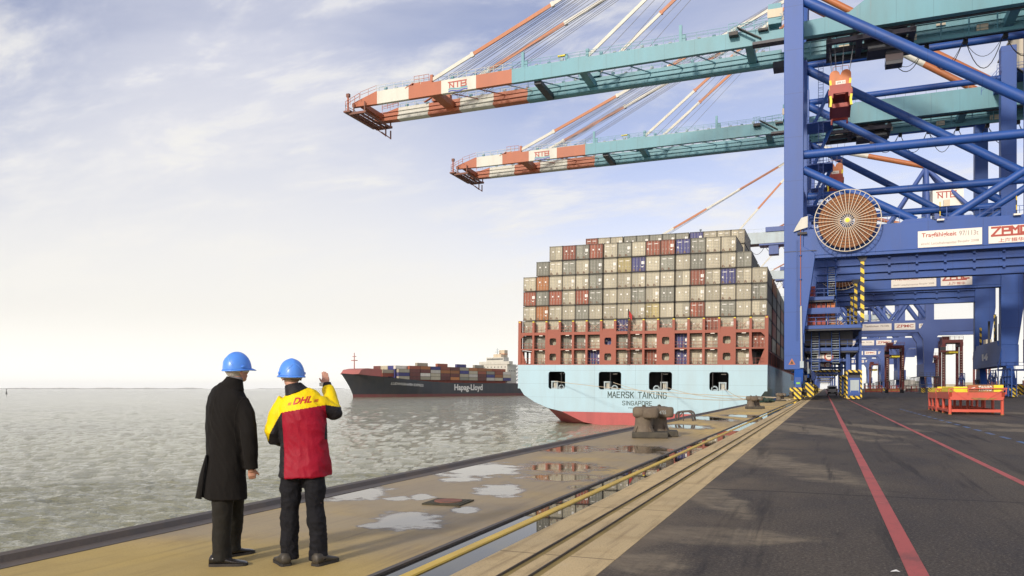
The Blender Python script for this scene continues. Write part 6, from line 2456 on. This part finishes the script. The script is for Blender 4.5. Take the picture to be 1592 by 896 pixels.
def cloth(name, rgb, rough=.85, weave=400, sheen=.0, amp=.25, vary=.25):
    m = bpy.data.materials.new(name); m.use_nodes = True
    nt = m.node_tree; b = nt.nodes['Principled BSDF']; b.inputs['Roughness'].default_value = rough
    b.inputs['Sheen Weight'].default_value = sheen
    b.inputs['Specular IOR Level'].default_value = .3
    tc = nt.nodes.new('ShaderNodeTexCoord'); P = tc.outputs['Object']
    big = noise(nt, P, 7, 5, .6)
    c = mixc(nt, mrange(nt, big, .35, .7), rgb, tuple(x * (1 - vary) for x in rgb))
    nt.links.new(c, b.inputs['Base Color'])
    f = noise(nt, P, weave, 2, .5)
    w = noise(nt, P, 26, 5, .65, (1, 1, .5), 1.0)
    h = mth(nt, 'ADD', mth(nt, 'MULTIPLY', f, .12), w)
    bp = nt.nodes.new('ShaderNodeBump'); bp.inputs['Strength'].default_value = amp; bp.inputs['Distance'].default_value = .012
    nt.links.new(h, bp.inputs['Height']); nt.links.new(bp.outputs[0], b.inputs['Normal'])
    return m


SKIN = cloth('skin', (.50, .27, .19), .55, 120, 0, .08, .1)
SKIN.node_tree.nodes['Principled BSDF'].inputs['Subsurface Weight'].default_value = .08
SKIN.node_tree.nodes['Principled BSDF'].inputs['Subsurface Radius'].default_value = (.01, .004, .002)
COAT = cloth('black wool coat', (.0065, .0055, .0048), .95, 300, .0, .35)
COATIN = cloth('grey coat lining edge', (.020, .018, .016), .9, 300, 0, .3)
TROUS = cloth('dark olive suit trousers', (.014, .013, .010), .8, 300, .0, .6)
JEANS = cloth('dark blue black jeans', (.008, .0085, .012), .85, 300, .0, .8)
YCL = cloth('yellow jacket cloth', (.86, .63, .0), .6, 300, .0, .4, .1)
RCL = cloth('deep red jacket cloth', (.30, .0, .018), .6, 300, .0, .4, .15)
KCL = cloth('black jacket cloth', (.012, .011, .014), .6, 300, .0, .8)
HELM = paint('blue helmet plastic', (.085, .27, .80), .32, .05, 6, (.03, .12, .5), streak=False)
LINE = paint('helmet lining', (.60, .60, .54), .7, .1, 8)
GREYHAIR = cloth('short grey hair', (.42, .40, .36), .8, 500, 0, .8)
BROWNHAIR = cloth('short light brown hair', (.22, .15, .09), .8, 500, 0, .8)
SHOE = paint('black polished leather', (.012, .011, .010), .25, .1, 10, (.05, .045, .035), streak=False)
BOOT = paint('dark worn leather boots', (.035, .032, .027), .55, .4, 12, (.09, .075, .05), streak=False)
EYEW = paint('eye white', (.7, .7, .68), .3, 0, 1)
SCARF = cloth('grey striped scarf', (.22, .21, .21), .9)


def head(mb, c, yaw, tilt=0.0):
    M = Matrix.Rotation(yaw, 3, 'Z') @ Matrix.Rotation(tilt, 3, 'X')
    c = Vector(c)

    def E(p, r):
        ellipsoid(mb, c + M @ Vector(p), r, SKIN, M)
    E((0, -.012, .02), (.076, .094, .098))
    E((0, .018, -.05), (.058, .070, .066))
    E((0, .052, -.085), (.034, .030, .026))
    E((0, .088, -.020), (.013, .020, .026))
    E((0, .072, .028), (.055, .020, .014))
    E((0, .084, -.058), (.024, .010, .006))
    E((0, .082, -.068), (.021, .010, .006))
    for s in (-1, 1):
        E((s * .040, .060, -.028), (.022, .020, .018))
        E((s * .080, -.008, -.020), (.009, .021, .034))
        E((s * .084, -.012, -.008), (.008, .020, .018))
    return M


def face_bits(parent, c, M):
    c = Vector(c)
    for s in (-1, 1):
        m = MB(); ellipsoid(m, c + M @ Vector((s * .031, .078, .004)), (.013, .010, .010), EYEW, M, 12, 8)
        ellipsoid(m, c + M @ Vector((s * .031, .086, .004)), (.0055, .003, .0055), DARK, M, 10, 6)
        m.build('eye', parent)


def hand(mb, wrist, d, nrm, side, curl=.5, scale=1.0, thumb=1, spread=1.2):
    """palm and five fingers; d = direction of the hand, nrm = palm normal, side = towards the little finger"""
    w, d, nrm, side = Vector(wrist), Vector(d).normalized(), Vector(nrm).normalized(), Vector(side).normalized()
    s = scale
    loft(mb, [(w - d * .05, .027 * s, .021 * s), (w, .026 * s, .019 * s), (w + d * .03 * s, .036 * s, .018 * s), (w + d * .075 * s, .042 * s, .016 * s), (w + d * .095 * s, .038 * s, .013 * s)], SKIN, side, 16)
    for k, (off, ln) in enumerate(((-.028, .070), (-.010, .079), (.009, .073), (.027, .058))):
        p = w + d * .085 * s + side * off * s
        dd = (d + side * off * spread).normalized()
        r = .0088 * s
        for q in range(3):
            L = ln * s * (.45, .31, .24)[q]
            dd2 = (dd * math.cos(curl * (q + .5) * .8) + nrm * math.sin(curl * (q + .5) * .8)).normalized()
            mb.tube(p, p + dd2 * L, r, SKIN, 10, r * .92)
            ellipsoid(mb, p, (r * 1.04,) * 3, SKIN, None, 10, 6)
            p = p + dd2 * L; r *= .92
        ellipsoid(mb, p, (r,) * 3, SKIN, None, 10, 6)
    p = w + d * .028 * s - side * .028 * s * thumb
    dd = (d * .75 - side * .6 * thumb + nrm * .35).normalized()
    r = .0115 * s
    for q in range(2):
        L = (.040, .030)[q] * s
        mb.tube(p, p + dd * L, r, SKIN, 10, r * .9)
        ellipsoid(mb, p, (r * 1.1,) * 3, SKIN, None, 10, 6)
        p = p + dd * L; r *= .9
        dd = (dd + d * .5).normalized()
    ellipsoid(mb, p, (r,) * 3, SKIN, None, 10, 6)


def shoe(name, parent, pos, ang, L, mat, w=.05, h=.10):
    """pos = heel on the ground; ang = heading in the person's frame (0 = +x)"""
    prof = [(0.0, .60, .75), (.04, .82, .98), (.16, .92, 1.0), (.32, .88, .95), (.48, .90, .72), (.62, 1.0, .56), (.78, 1.02, .46), (.90, .86, .38), (.97, .55, .28), (1.0, .25, .16)]
    m = MB()
    n = 18
    vs, fs = [], []
    ca, sa = math.cos(ang), math.sin(ang)
    for t, ww, hh in prof:
        for i in range(n):
            th = 2 * math.pi * i / n
            y = math.cos(th) * w * ww
            z = .022 + (h * hh - .022) * (.5 + .5 * math.sin(th)) if math.sin(th) > -.2 else .02
            x = t * L
            vs.append((pos[0] + ca * x - sa * y, pos[1] + sa * x + ca * y, z))
    for k in range(len(prof) - 1):
        for i in range(n):
            fs.append((k * n + i, k * n + (i + 1) % n, (k + 1) * n + (i + 1) % n, (k + 1) * n + i))
    fs.append(list(range(n))[::-1]); fs.append(list(range((len(prof) - 1) * n, len(prof) * n)))
    m.add(vs, fs, mat, True)
    o = m.build(name, parent)
    s = MB()
    out = []
    for t, ww, hh in prof:
        out.append((t * L, w * ww * 1.06 + .002))
    ring = [(x, y) for x, y in out] + [(x, -y) for x, y in reversed(out)]
    ring = [(pos[0] + ca * x - sa * y, pos[1] + sa * x + ca * y) for x, y in ring]
    s.prism(ring, 0.0, .024, RUBBER, 'z')
    s.build('sole', o)
    return o


def helmet(parent, c, M, rx=.118, ry=.138, rz=.15, name='hard_hat'):
    c = Vector(c)
    mb = MB()
    vs, fs = [], []
    nu, nv = 40, 12
    for j in range(nv + 1):
        t = (math.pi / 2) * j / nv
        for i in range(nu):
            a = 2 * math.pi * i / nu
            k = math.cos(t) ** .86 if j < nv else 0
            x, y = rx * k * math.cos(a), ry * k * math.sin(a)
            z = rz * math.sin(t)
            # raised centre ridge and two shallow side grooves
            if abs(x) < .030 and z > .03:
                z += .006 * (1 - abs(x) / .030)
            vs.append(c + M @ Vector((x, y, z)))
    for j in range(nv):
        for i in range(nu):
            fs.append((j * nu + i, j * nu + (i + 1) % nu, (j + 1) * nu + (i + 1) % nu, (j + 1) * nu + i))
    mb.add(vs, fs, HELM, True)
    # brim: short all round, longer at the front
    vs, fs = [], []
    for i in range(nu):
        a = 2 * math.pi * i / nu
        fr = max(0, math.sin(a)) ** 2.5
        e = .008 + .040 * fr
        for q, (rr, z) in enumerate(((0.0, .004), (1.0, -.006 - .012 * fr), (1.0, -.013 - .012 * fr), (-.4, -.008))):
            vs.append(c + M @ Vector(((rx + e * rr) * math.cos(a), (ry + e * rr) * math.sin(a), z)))
    for i in range(nu):
        j = (i + 1) % nu
        for q in range(4):
            fs.append((i * 4 + q, j * 4 + q, j * 4 + (q + 1) % 4, i * 4 + (q + 1) % 4))
    mb.add(vs, fs, HELM, True)
    # raised moulding line round the back of the shell
    pts = []
    for k in range(13):
        a = -math.pi / 2 + (k - 6) / 6 * .75
        zz = .035 + .075 * math.cos((k - 6) / 6 * 1.5)
        t = math.asin(min(.99, zz / rz)); kk = math.cos(t) ** .86
        pts.append(c + M @ Vector((rx * kk * math.cos(a) * 1.005, ry * kk * math.sin(a) * 1.005, zz)))
    mb.path(pts, .0032, paint('helmet moulding', (.16, .36, .85), .3, 0, 1), 6)
    for s in (-1, 1):
        mb.box(0, 0, 0, 0, 0, 0, HELM) if False else None
        ellipsoid(mb, c + M @ Vector((s * (rx + .002), -.01, .022)), (.008, .022, .014), HELM, M, 12, 8)
    o = mb.build(name, parent)
    ln = MB()
    loft(ln, [(c + M @ Vector((0, -.003, -.026)), rx * .80, ry * .82), (c + M @ Vector((0, 0, .01)), rx * .84, ry * .86)], LINE, M @ Vector((1, 0, 0)), 28)
    ln.build('head_band', o)
    return o


def on_back(obj, me, M, lift=.004):
    """lay flat lettering onto the camera-facing side of a garment"""
    bvh = BVHTree.FromPolygons([v.co.copy() for v in obj.data.vertices], [list(p.vertices) for p in obj.data.polygons])
    for v in me.vertices:
        p = M @ Vector((v.co.x, v.co.y, 0))
        hit = bvh.ray_cast(Vector((p.x, -2, p.z)), Vector((0, 1, 0)))
        if hit[0]:
            v.co = hit[0] - Vector((0, lift, 0))
        else:
            v.co = p
    return me


def person_one():
    root = None
    F = R(-27)                       # turned a little to the right of straight away
    A = (math.cos(F), math.sin(F), 0)
    body = MB()
    hc = (.088, .02, 1.715)
    M = head(body, hc, R(-38), R(4))
    loft(body, [((.06, .0, 1.47), .07, .06), ((.07, .0, 1.56), .056, .056), ((.085, .01, 1.66), .054, .058)], SKIN, A)
    loft(body, [((.02, 0, .86), .14, .09), ((.01, 0, 1.0), .13, .085), ((.015, 0, 1.2), .155, .095), ((.02, 0, 1.36), .175, .095), ((.03, 0, 1.46), .16, .08), ((.05, 0, 1.51), .08, .06)], SKIN, A)
    loft(body, [((.145, -.06, 1.44), .045, .045), ((.205, -.095, 1.30), .040, .040), ((.235, -.12, 1.12), .037, .037), ((.243, -.09, .95), .032, .030), ((.243, -.065, .82), .026, .022)], SKIN)
    loft(body, [((-.11, .065, 1.43), .045, .045), ((-.145, .11, 1.2), .042, .042), ((-.09, .2, 1.03), .032, .032), ((-.03, .24, .98), .027, .022)], SKIN)
    hand(body, (.240, -.06, .86), (.05, .12, -1), (-.3, .9, .1), (.9, .3, 0), 1.0, .88, -1)
    hand(body, (-.03, .24, .98), (1, .2, -.4), (0, -1, 0), (0, 0, -1), .6, .9)
    for pts in (((.0, -.06, .93), (-.01, -.05, .5), (-.035, -.03, .10), (-.035, -.03, .05)), ((.03, .07, .93), (.0, .2, .5), (-.06, .34, .10), (-.06, .34, .05))):
        loft(body, [(pts[0], .082, .08), (Vector(pts[0]).lerp(Vector(pts[1]), .5), .072, .072), (pts[1], .052, .052), (Vector(pts[1]).lerp(Vector(pts[2]), .35), .048, .05), (pts[2], .034, .036), (pts[3], .036, .040)], SKIN)
    root = fuse('person', body, None, .0055, 3)
    face_bits(root, hc, M)
    coat = MB()
    loft(coat, [((-.030, 0, .585), .232, .165), ((-.022, 0, .75), .215, .155), ((-.005, 0, .92), .198, .142), ((.002, 0, 1.08), .196, .135), ((.008, 0, 1.24), .218, .142),
                ((.014, 0, 1.38), .226, .140), ((.018, 0, 1.455), .216, .128), ((.028, 0, 1.515), .186, .112), ((.042, 0, 1.555), .140, .096), ((.056, 0, 1.585), .095, .084), ((.064, 0, 1.61), .072, .072)], COAT, A, 36)
    loft(coat, [((.150, -.060, 1.445), .076, .072), ((.208, -.095, 1.33), .076, .072), ((.230, -.115, 1.16), .066, .066), ((.240, -.10, 1.0), .060, .060), ((.243, -.075, .845), .056, .056)], COAT)
    loft(coat, [((-.115, .065, 1.440), .076, .072), ((-.15, .11, 1.2), .068, .068), ((-.10, .19, 1.04), .06, .06), ((-.05, .22, 1.0), .055, .055)], COAT)

    def hem(c, n):
        return 0
    o = fuse('overcoat', coat, root, .0085, 5, .011, (7, 7, 2.2), None, [COAT], seed=3.1)
    # back vent: the left skirt panel stands away from the rest
    fl = MB()
    a = [(-.135, -.105, .97), (-.150, -.130, .80), (-.168, -.140, .590)]
    b = [(-.160, -.06, .97), (-.208, -.07, .80), (-.252, -.06, .588)]
    vs = a + b + [(x + .0, y + .012, z) for x, y, z in a] + [(x, y + .012, z) for x, y, z in b]
    fl.add(vs, [(0, 3, 4, 1), (1, 4, 5, 2), (6, 7, 10, 9), (7, 8, 11, 10), (0, 1, 7, 6), (1, 2, 8, 7), (3, 9, 10, 4), (4, 10, 11, 5), (2, 5, 11, 8), (0, 6, 9, 3)], COAT, True)
    fl.build('coat_vent', o)
    seam = MB()
    bvh = BVHTree.FromPolygons([v.co.copy() for v in o.data.vertices], [list(p.vertices) for p in o.data.polygons])
    for line in (((-.035, 1.575), (-.07, 1.44), (-.095, 1.25), (-.115, 1.05), (-.14, .95)), ((.205, 1.50), (.155, 1.42), (.125, 1.30), (.120, 1.18), (.135, 1.05))):
        pts = []
        for (x0, z0), (x1, z1) in zip(line[:-1], line[1:]):
            for k in range(6):
                x, z = x0 + (x1 - x0) * k / 6, z0 + (z1 - z0) * k / 6
                h = bvh.ray_cast(Vector((x, -2, z)), Vector((0, 1, 0)))
                if h[0]:
                    pts.append(h[0])
        seam.path(pts, .0022, COATIN, 5)
    seam.build('seam', o)
    cl = MB()
    loft(cl, [((.050, 0, 1.560), .120, .094), ((.060, 0, 1.59), .096, .086), ((.070, .0, 1.622), .078, .074), ((.074, .002, 1.640), .072, .070)], COAT, A, 36)
    fuse('collar', cl, o, .006, 2, .002, (8, 8, 8), None, [COAT])
    sc = MB(); loft(sc, [((.078, .01, 1.62), .066, .066), ((.080, .012, 1.650), .060, .062)], SCARF, A, 30)
    sc.build('scarf', root)
    hr = MB(); ellipsoid(hr, Vector(hc) + M @ Vector((0, -.016, .012)), (.081, .096, .094), GREYHAIR, M)
    bm = bmesh.new(); me = hr.mesh('hair'); bm.from_mesh(me)
    Mi = M.inverted()
    dele = [v for v in bm.verts if (Mi @ (v.co - Vector(hc))).z < -.062 or (Mi @ (v.co - Vector(hc))).y > .02]
    bmesh.ops.delete(bm, geom=dele, context='VERTS'); bm.to_mesh(me); bm.free()
    ho = bpy.data.objects.new('hair', me); col.objects.link(ho); ho.parent = root
    helmet(root, Vector(hc) + Vector((0, 0, .006)), M @ Matrix.Rotation(R(2), 3, 'Y'), .112, .128, .148)
    tr = MB()
    loft(tr, [((.0, .02, .98), .135, .085), ((.0, .02, .82), .145, .10)], TROUS, A)
    for pts, w in ((((-.005, -.02, .90), (-.015, -.055, .52), (-.030, -.03, .12), (-.030, -.03, .045)), 1.04), (((.045, .07, .90), (.0, .20, .52), (-.060, .33, .13), (-.060, .34, .055)), .95)):
        P = [Vector(p) for p in pts]
        loft(tr, [(P[0], .098 * w, .095 * w), (P[0].lerp(P[1], .5), .096 * w, .095 * w), (P[1], .086 * w, .086 * w), (P[1].lerp(P[2], .5), .078 * w, .084 * w), (P[2], .076 * w, .088 * w), (P[3], .080 * w, .094 * w)], TROUS)
    fuse('trousers', tr, root, .008, 4, .009, (6, 6, 5), None, [TROUS], seed=9)
    shoe('shoe', root, (-.118, -.080), R(6), .325, SHOE, .048, .10)
    shoe('shoe', root, (-.105, .27), R(48), .29, SHOE, .048, .10)
    g = gx(352, 877)
    root.location = (g.x, g.y, 0); root.rotation_euler = (0, 0, YAW)
    tag(root, 'person in long black overcoat and blue hard hat standing with back turned', 'person', 'two people looking over the water')


def person_two():
    F = R(14)
    A = (math.cos(F), math.sin(F), 0)
    body = MB()
    hc = (-.112, .02, 1.668)
    M = head(body, hc, R(32), R(0))
    loft(body, [((-.06, .0, 1.42), .07, .06), ((-.085, .0, 1.52), .056, .056), ((-.108, .01, 1.61), .054, .058)], SKIN, A)
    loft(body, [((0, 0, .84), .15, .10), ((0, 0, 1.0), .14, .09), ((-.005, 0, 1.2), .155, .095), ((-.02, 0, 1.34), .165, .095), ((-.04, 0, 1.43), .15, .08), ((-.06, 0, 1.47), .08, .06)], SKIN, A)
    loft(body, [((.10, .03, 1.43), .05, .05), ((.18, .07, 1.37), .045, .045), ((.235, .13, 1.335), .038, .038), ((.19, .22, 1.44), .034, .034), ((.135, .29, 1.555), .027, .022)], SKIN)
    loft(body, [((-.18, 0, 1.43), .05, .05), ((-.25, -.02, 1.28), .045, .045), ((-.275, 0, 1.12), .038, .038), ((-.19, .14, 1.09), .034, .034), ((-.10, .24, 1.10), .027, .022)], SKIN)
    hand(body, (.130, .30, 1.572), (-.14, .12, 1), (-.25, 1, 0), (.97, .25, 0), .30, .86, 1, .5)
    hand(body, (-.10, .24, 1.10), (1, .1, -.5), (0, -1, 0), (0, 0, -1), .6, .9)
    for pts in (((-.09, 0, .90), (-.115, -.02, .5), (-.125, 0, .10), (-.125, 0, .05)), ((.09, 0, .90), (.115, -.02, .5), (.135, 0, .10), (.135, 0, .05))):
        loft(body, [(pts[0], .082, .08), (Vector(pts[0]).lerp(Vector(pts[1]), .5), .072, .072), (pts[1], .052, .052), (Vector(pts[1]).lerp(Vector(pts[2]), .35), .048, .05), (pts[2], .034, .036), (pts[3], .036, .040)], SKIN)
    root = fuse('person', body, None, .0048, 2)
    face_bits(root, hc, M)
    jk = MB()
    loft(jk, [((.012, 0, .775), .236, .165), ((.010, 0, .88), .226, .158), ((.004, 0, 1.03), .210, .146), ((-.003, 0, 1.2), .204, .142), ((-.018, 0, 1.34), .206, .136),
              ((-.035, 0, 1.425), .194, .120), ((-.052, 0, 1.485), .158, .104), ((-.068, 0, 1.522), .105, .088), ((-.080, 0, 1.55), .074, .074)], YCL, A, 36)
    loft(jk, [((.07, .02, 1.42), .085, .080), ((.15, .05, 1.395), .080, .074), ((.225, .105, 1.345), .078, .068), ((.232, .15, 1.355), .068, .064), ((.19, .22, 1.45), .058, .056), ((.142, .285, 1.555), .047, .045)], YCL)
    ellipsoid(jk, (.245, .11, 1.325), (.070, .06, .060), YCL)
    loft(jk, [((-.145, .0, 1.43), .085, .08), ((-.225, -.02, 1.31), .080, .078), ((-.268, -.02, 1.17), .078, .076), ((-.262, .02, 1.11), .074, .07), ((-.19, .14, 1.085), .062, .062), ((-.11, .22, 1.09), .052, .052)], YCL)

    def yoke(x):
        return 1.337 + (x + .17) / .37 * .068

    def colour(c, n):
        x, y, z = c
        if x < -.168 + max(0, (z - 1.30)) * .0 and z > 1.0:
            # left sleeve: yellow outer half, black inner half below a slanting line
            t = (z - 1.06) / (1.337 - 1.06)
            xb = -.325 + t * .155
            if z < 1.337 and x > xb:
                return 2
            return 0
        if x > .195 and z > 1.1:
            zb = 1.405 - (x - .195) / .14 * .030
            if y > .16:
                return 0
            return 0 if z > zb else 2
        if z > yoke(x):
            return 0
        edge = -.155 + (1.3 - z) * .055
        if x < edge:
            if x < -.205 and z < .87 and y < .02:
                return 1
            return 2
        return 1
    o = fuse('work_jacket', jk, root, .0060, 5, .0115, (6, 6, 3.5), colour, [YCL, RCL, KCL], seed=5.7)
    me = text_mesh('DHL', .150, .058, SPRED, .03)
    # break lettering into small faces so it follows the cloth
    bm = bmesh.new(); bm.from_mesh(me)
    bmesh.ops.triangulate(bm, faces=bm.faces)
    bmesh.ops.subdivide_edges(bm, edges=[e for e in bm.edges if e.calc_length() > .02], cuts=2, use_grid_fill=False)
    bmesh.ops.triangulate(bm, faces=bm.faces)
    bm.to_mesh(me); bm.free()
    sl = .10
    for v in me.vertices:
        v.co.x += v.co.y * .45
    LM = frame_at((.022, 0, 1.448), (1, 0, .13), (-.13, 0, 1))
    on_back(o, me, LM, .0035)
    me.materials.clear(); me.materials.append(paint('logo red', (.50, .01, .02), .5, 0, 1))
    lo = bpy.data.objects.new('company_logo', me); col.objects.link(lo); lo.parent = o
    mb = MB()
    for k in range(3):
        for (xa, xb) in ((-.122, -.092), (.094, .124)):
            y = -.028 + k * .008
            a = y * .45
            n = 4
            for q in range(n):
                x0, x1 = xa + (xb - xa) * q / n + a, xa + (xb - xa) * (q + 1) / n + a
                mb.add([(x0, y, 0), (x1, y, 0), (x1, y + .004, 0), (x0, y + .004, 0)], [(0, 1, 2, 3)], MATS['logo red'])
    me = mb.mesh('logo_stripes'); on_back(o, me, LM, .0035)
    lo = bpy.data.objects.new('logo_stripes', me); col.objects.link(lo); lo.parent = o
    cl = MB()
    loft(cl, [((-.060, 0, 1.505), .112, .094), ((-.074, 0, 1.535), .092, .086), ((-.088, .002, 1.568), .078, .074), ((-.092, .004, 1.585), .073, .070)], KCL, A, 36)
    fuse('collar', cl, o, .006, 2, .002, (8, 8, 8), None, [KCL])
    cf = MB(); loft(cf, [((.146, .276, 1.545), .046, .044), ((.136, .29, 1.60), .038, .034)], KCL)
    cf.build('cuff', o)
    wt = MB().box(.075, .112, .262, .28, 1.570, 1.602, PALE)
    wt.box(.08, .107, .258, .262, 1.574, 1.598, SIGNW)
    wt.build('wrist_watch', root)
    hr = MB(); ellipsoid(hr, Vector(hc) + M @ Vector((0, -.016, .010)), (.081, .096, .094), BROWNHAIR, M)
    bm = bmesh.new(); me = hr.mesh('hair'); bm.from_mesh(me)
    Mi = M.inverted()
    dele = [v for v in bm.verts if (Mi @ (v.co - Vector(hc))).z < -.060 or (Mi @ (v.co - Vector(hc))).y > .02]
    bmesh.ops.delete(bm, geom=dele, context='VERTS'); bm.to_mesh(me); bm.free()
    ho = bpy.data.objects.new('hair', me); col.objects.link(ho); ho.parent = root
    helmet(root, Vector(hc) + Vector((0, 0, -.006)), M @ Matrix.Rotation(R(3), 3, 'X'), .112, .130, .15)
    tr = MB()
    loft(tr, [((0, 0, .98), .165, .12), ((0, 0, .84), .178, .13)], JEANS, A)
    for sx, x1, x2, x3 in ((-1, -.118, -.124, -.124), (1, .105, .128, .132)):
        P = [Vector((sx * .088, 0, .88)), Vector((x1, -.015, .52)), Vector((x2, 0, .13)), Vector((x3, 0, .040))]
        loft(tr, [(P[0], .108, .115), (P[0].lerp(P[1], .5), .096, .10), (P[1], .080, .086), (P[1].lerp(P[2], .5), .077, .082), (P[2], .078, .086), (P[3], .082, .092)], JEANS)
    fuse('jeans', tr, root, .007, 4, .014, (7, 7, 7), None, [JEANS], seed=2)
    shoe('boot', root, (-.120, -.10), R(122), .29, BOOT, .052, .115)
    shoe('boot', root, (.118, -.10), R(60), .29, BOOT, .052, .115)
    g = gx(472, 877)
    root.location = (g.x, g.y, 0); root.rotation_euler = (0, 0, YAW)
    tag(root, 'person in yellow and red work jacket and blue hard hat, one hand raised', 'person', 'two people looking over the water')


person_one()
person_two()
bpy.context.view_layer.update()

# ------------------------------------------------------------------ sea haze over the whole place
mb = MB().box(-13000, 5000, -60, 13000, -14, 95, DARK)
hz = mb.build('haze')
hm = bpy.data.materials.new('thin sea haze'); hm.use_nodes = True
hn = hm.node_tree; hn.nodes.clear()
ho_ = hn.nodes.new('ShaderNodeOutputMaterial'); hv = hn.nodes.new('ShaderNodeVolumePrincipled')
hv.inputs['Color'].default_value = (.93, .95, 1, 1); hv.inputs['Density'].default_value = 0.00003
hv.inputs['Anisotropy'].default_value = 0.2
hn.links.new(hv.outputs[0], ho_.inputs['Volume'])
hz.data.materials.clear(); hz.data.materials.append(hm)
tag(hz, 'thin pale sea haze over the whole estuary', None, None, 'stuff')
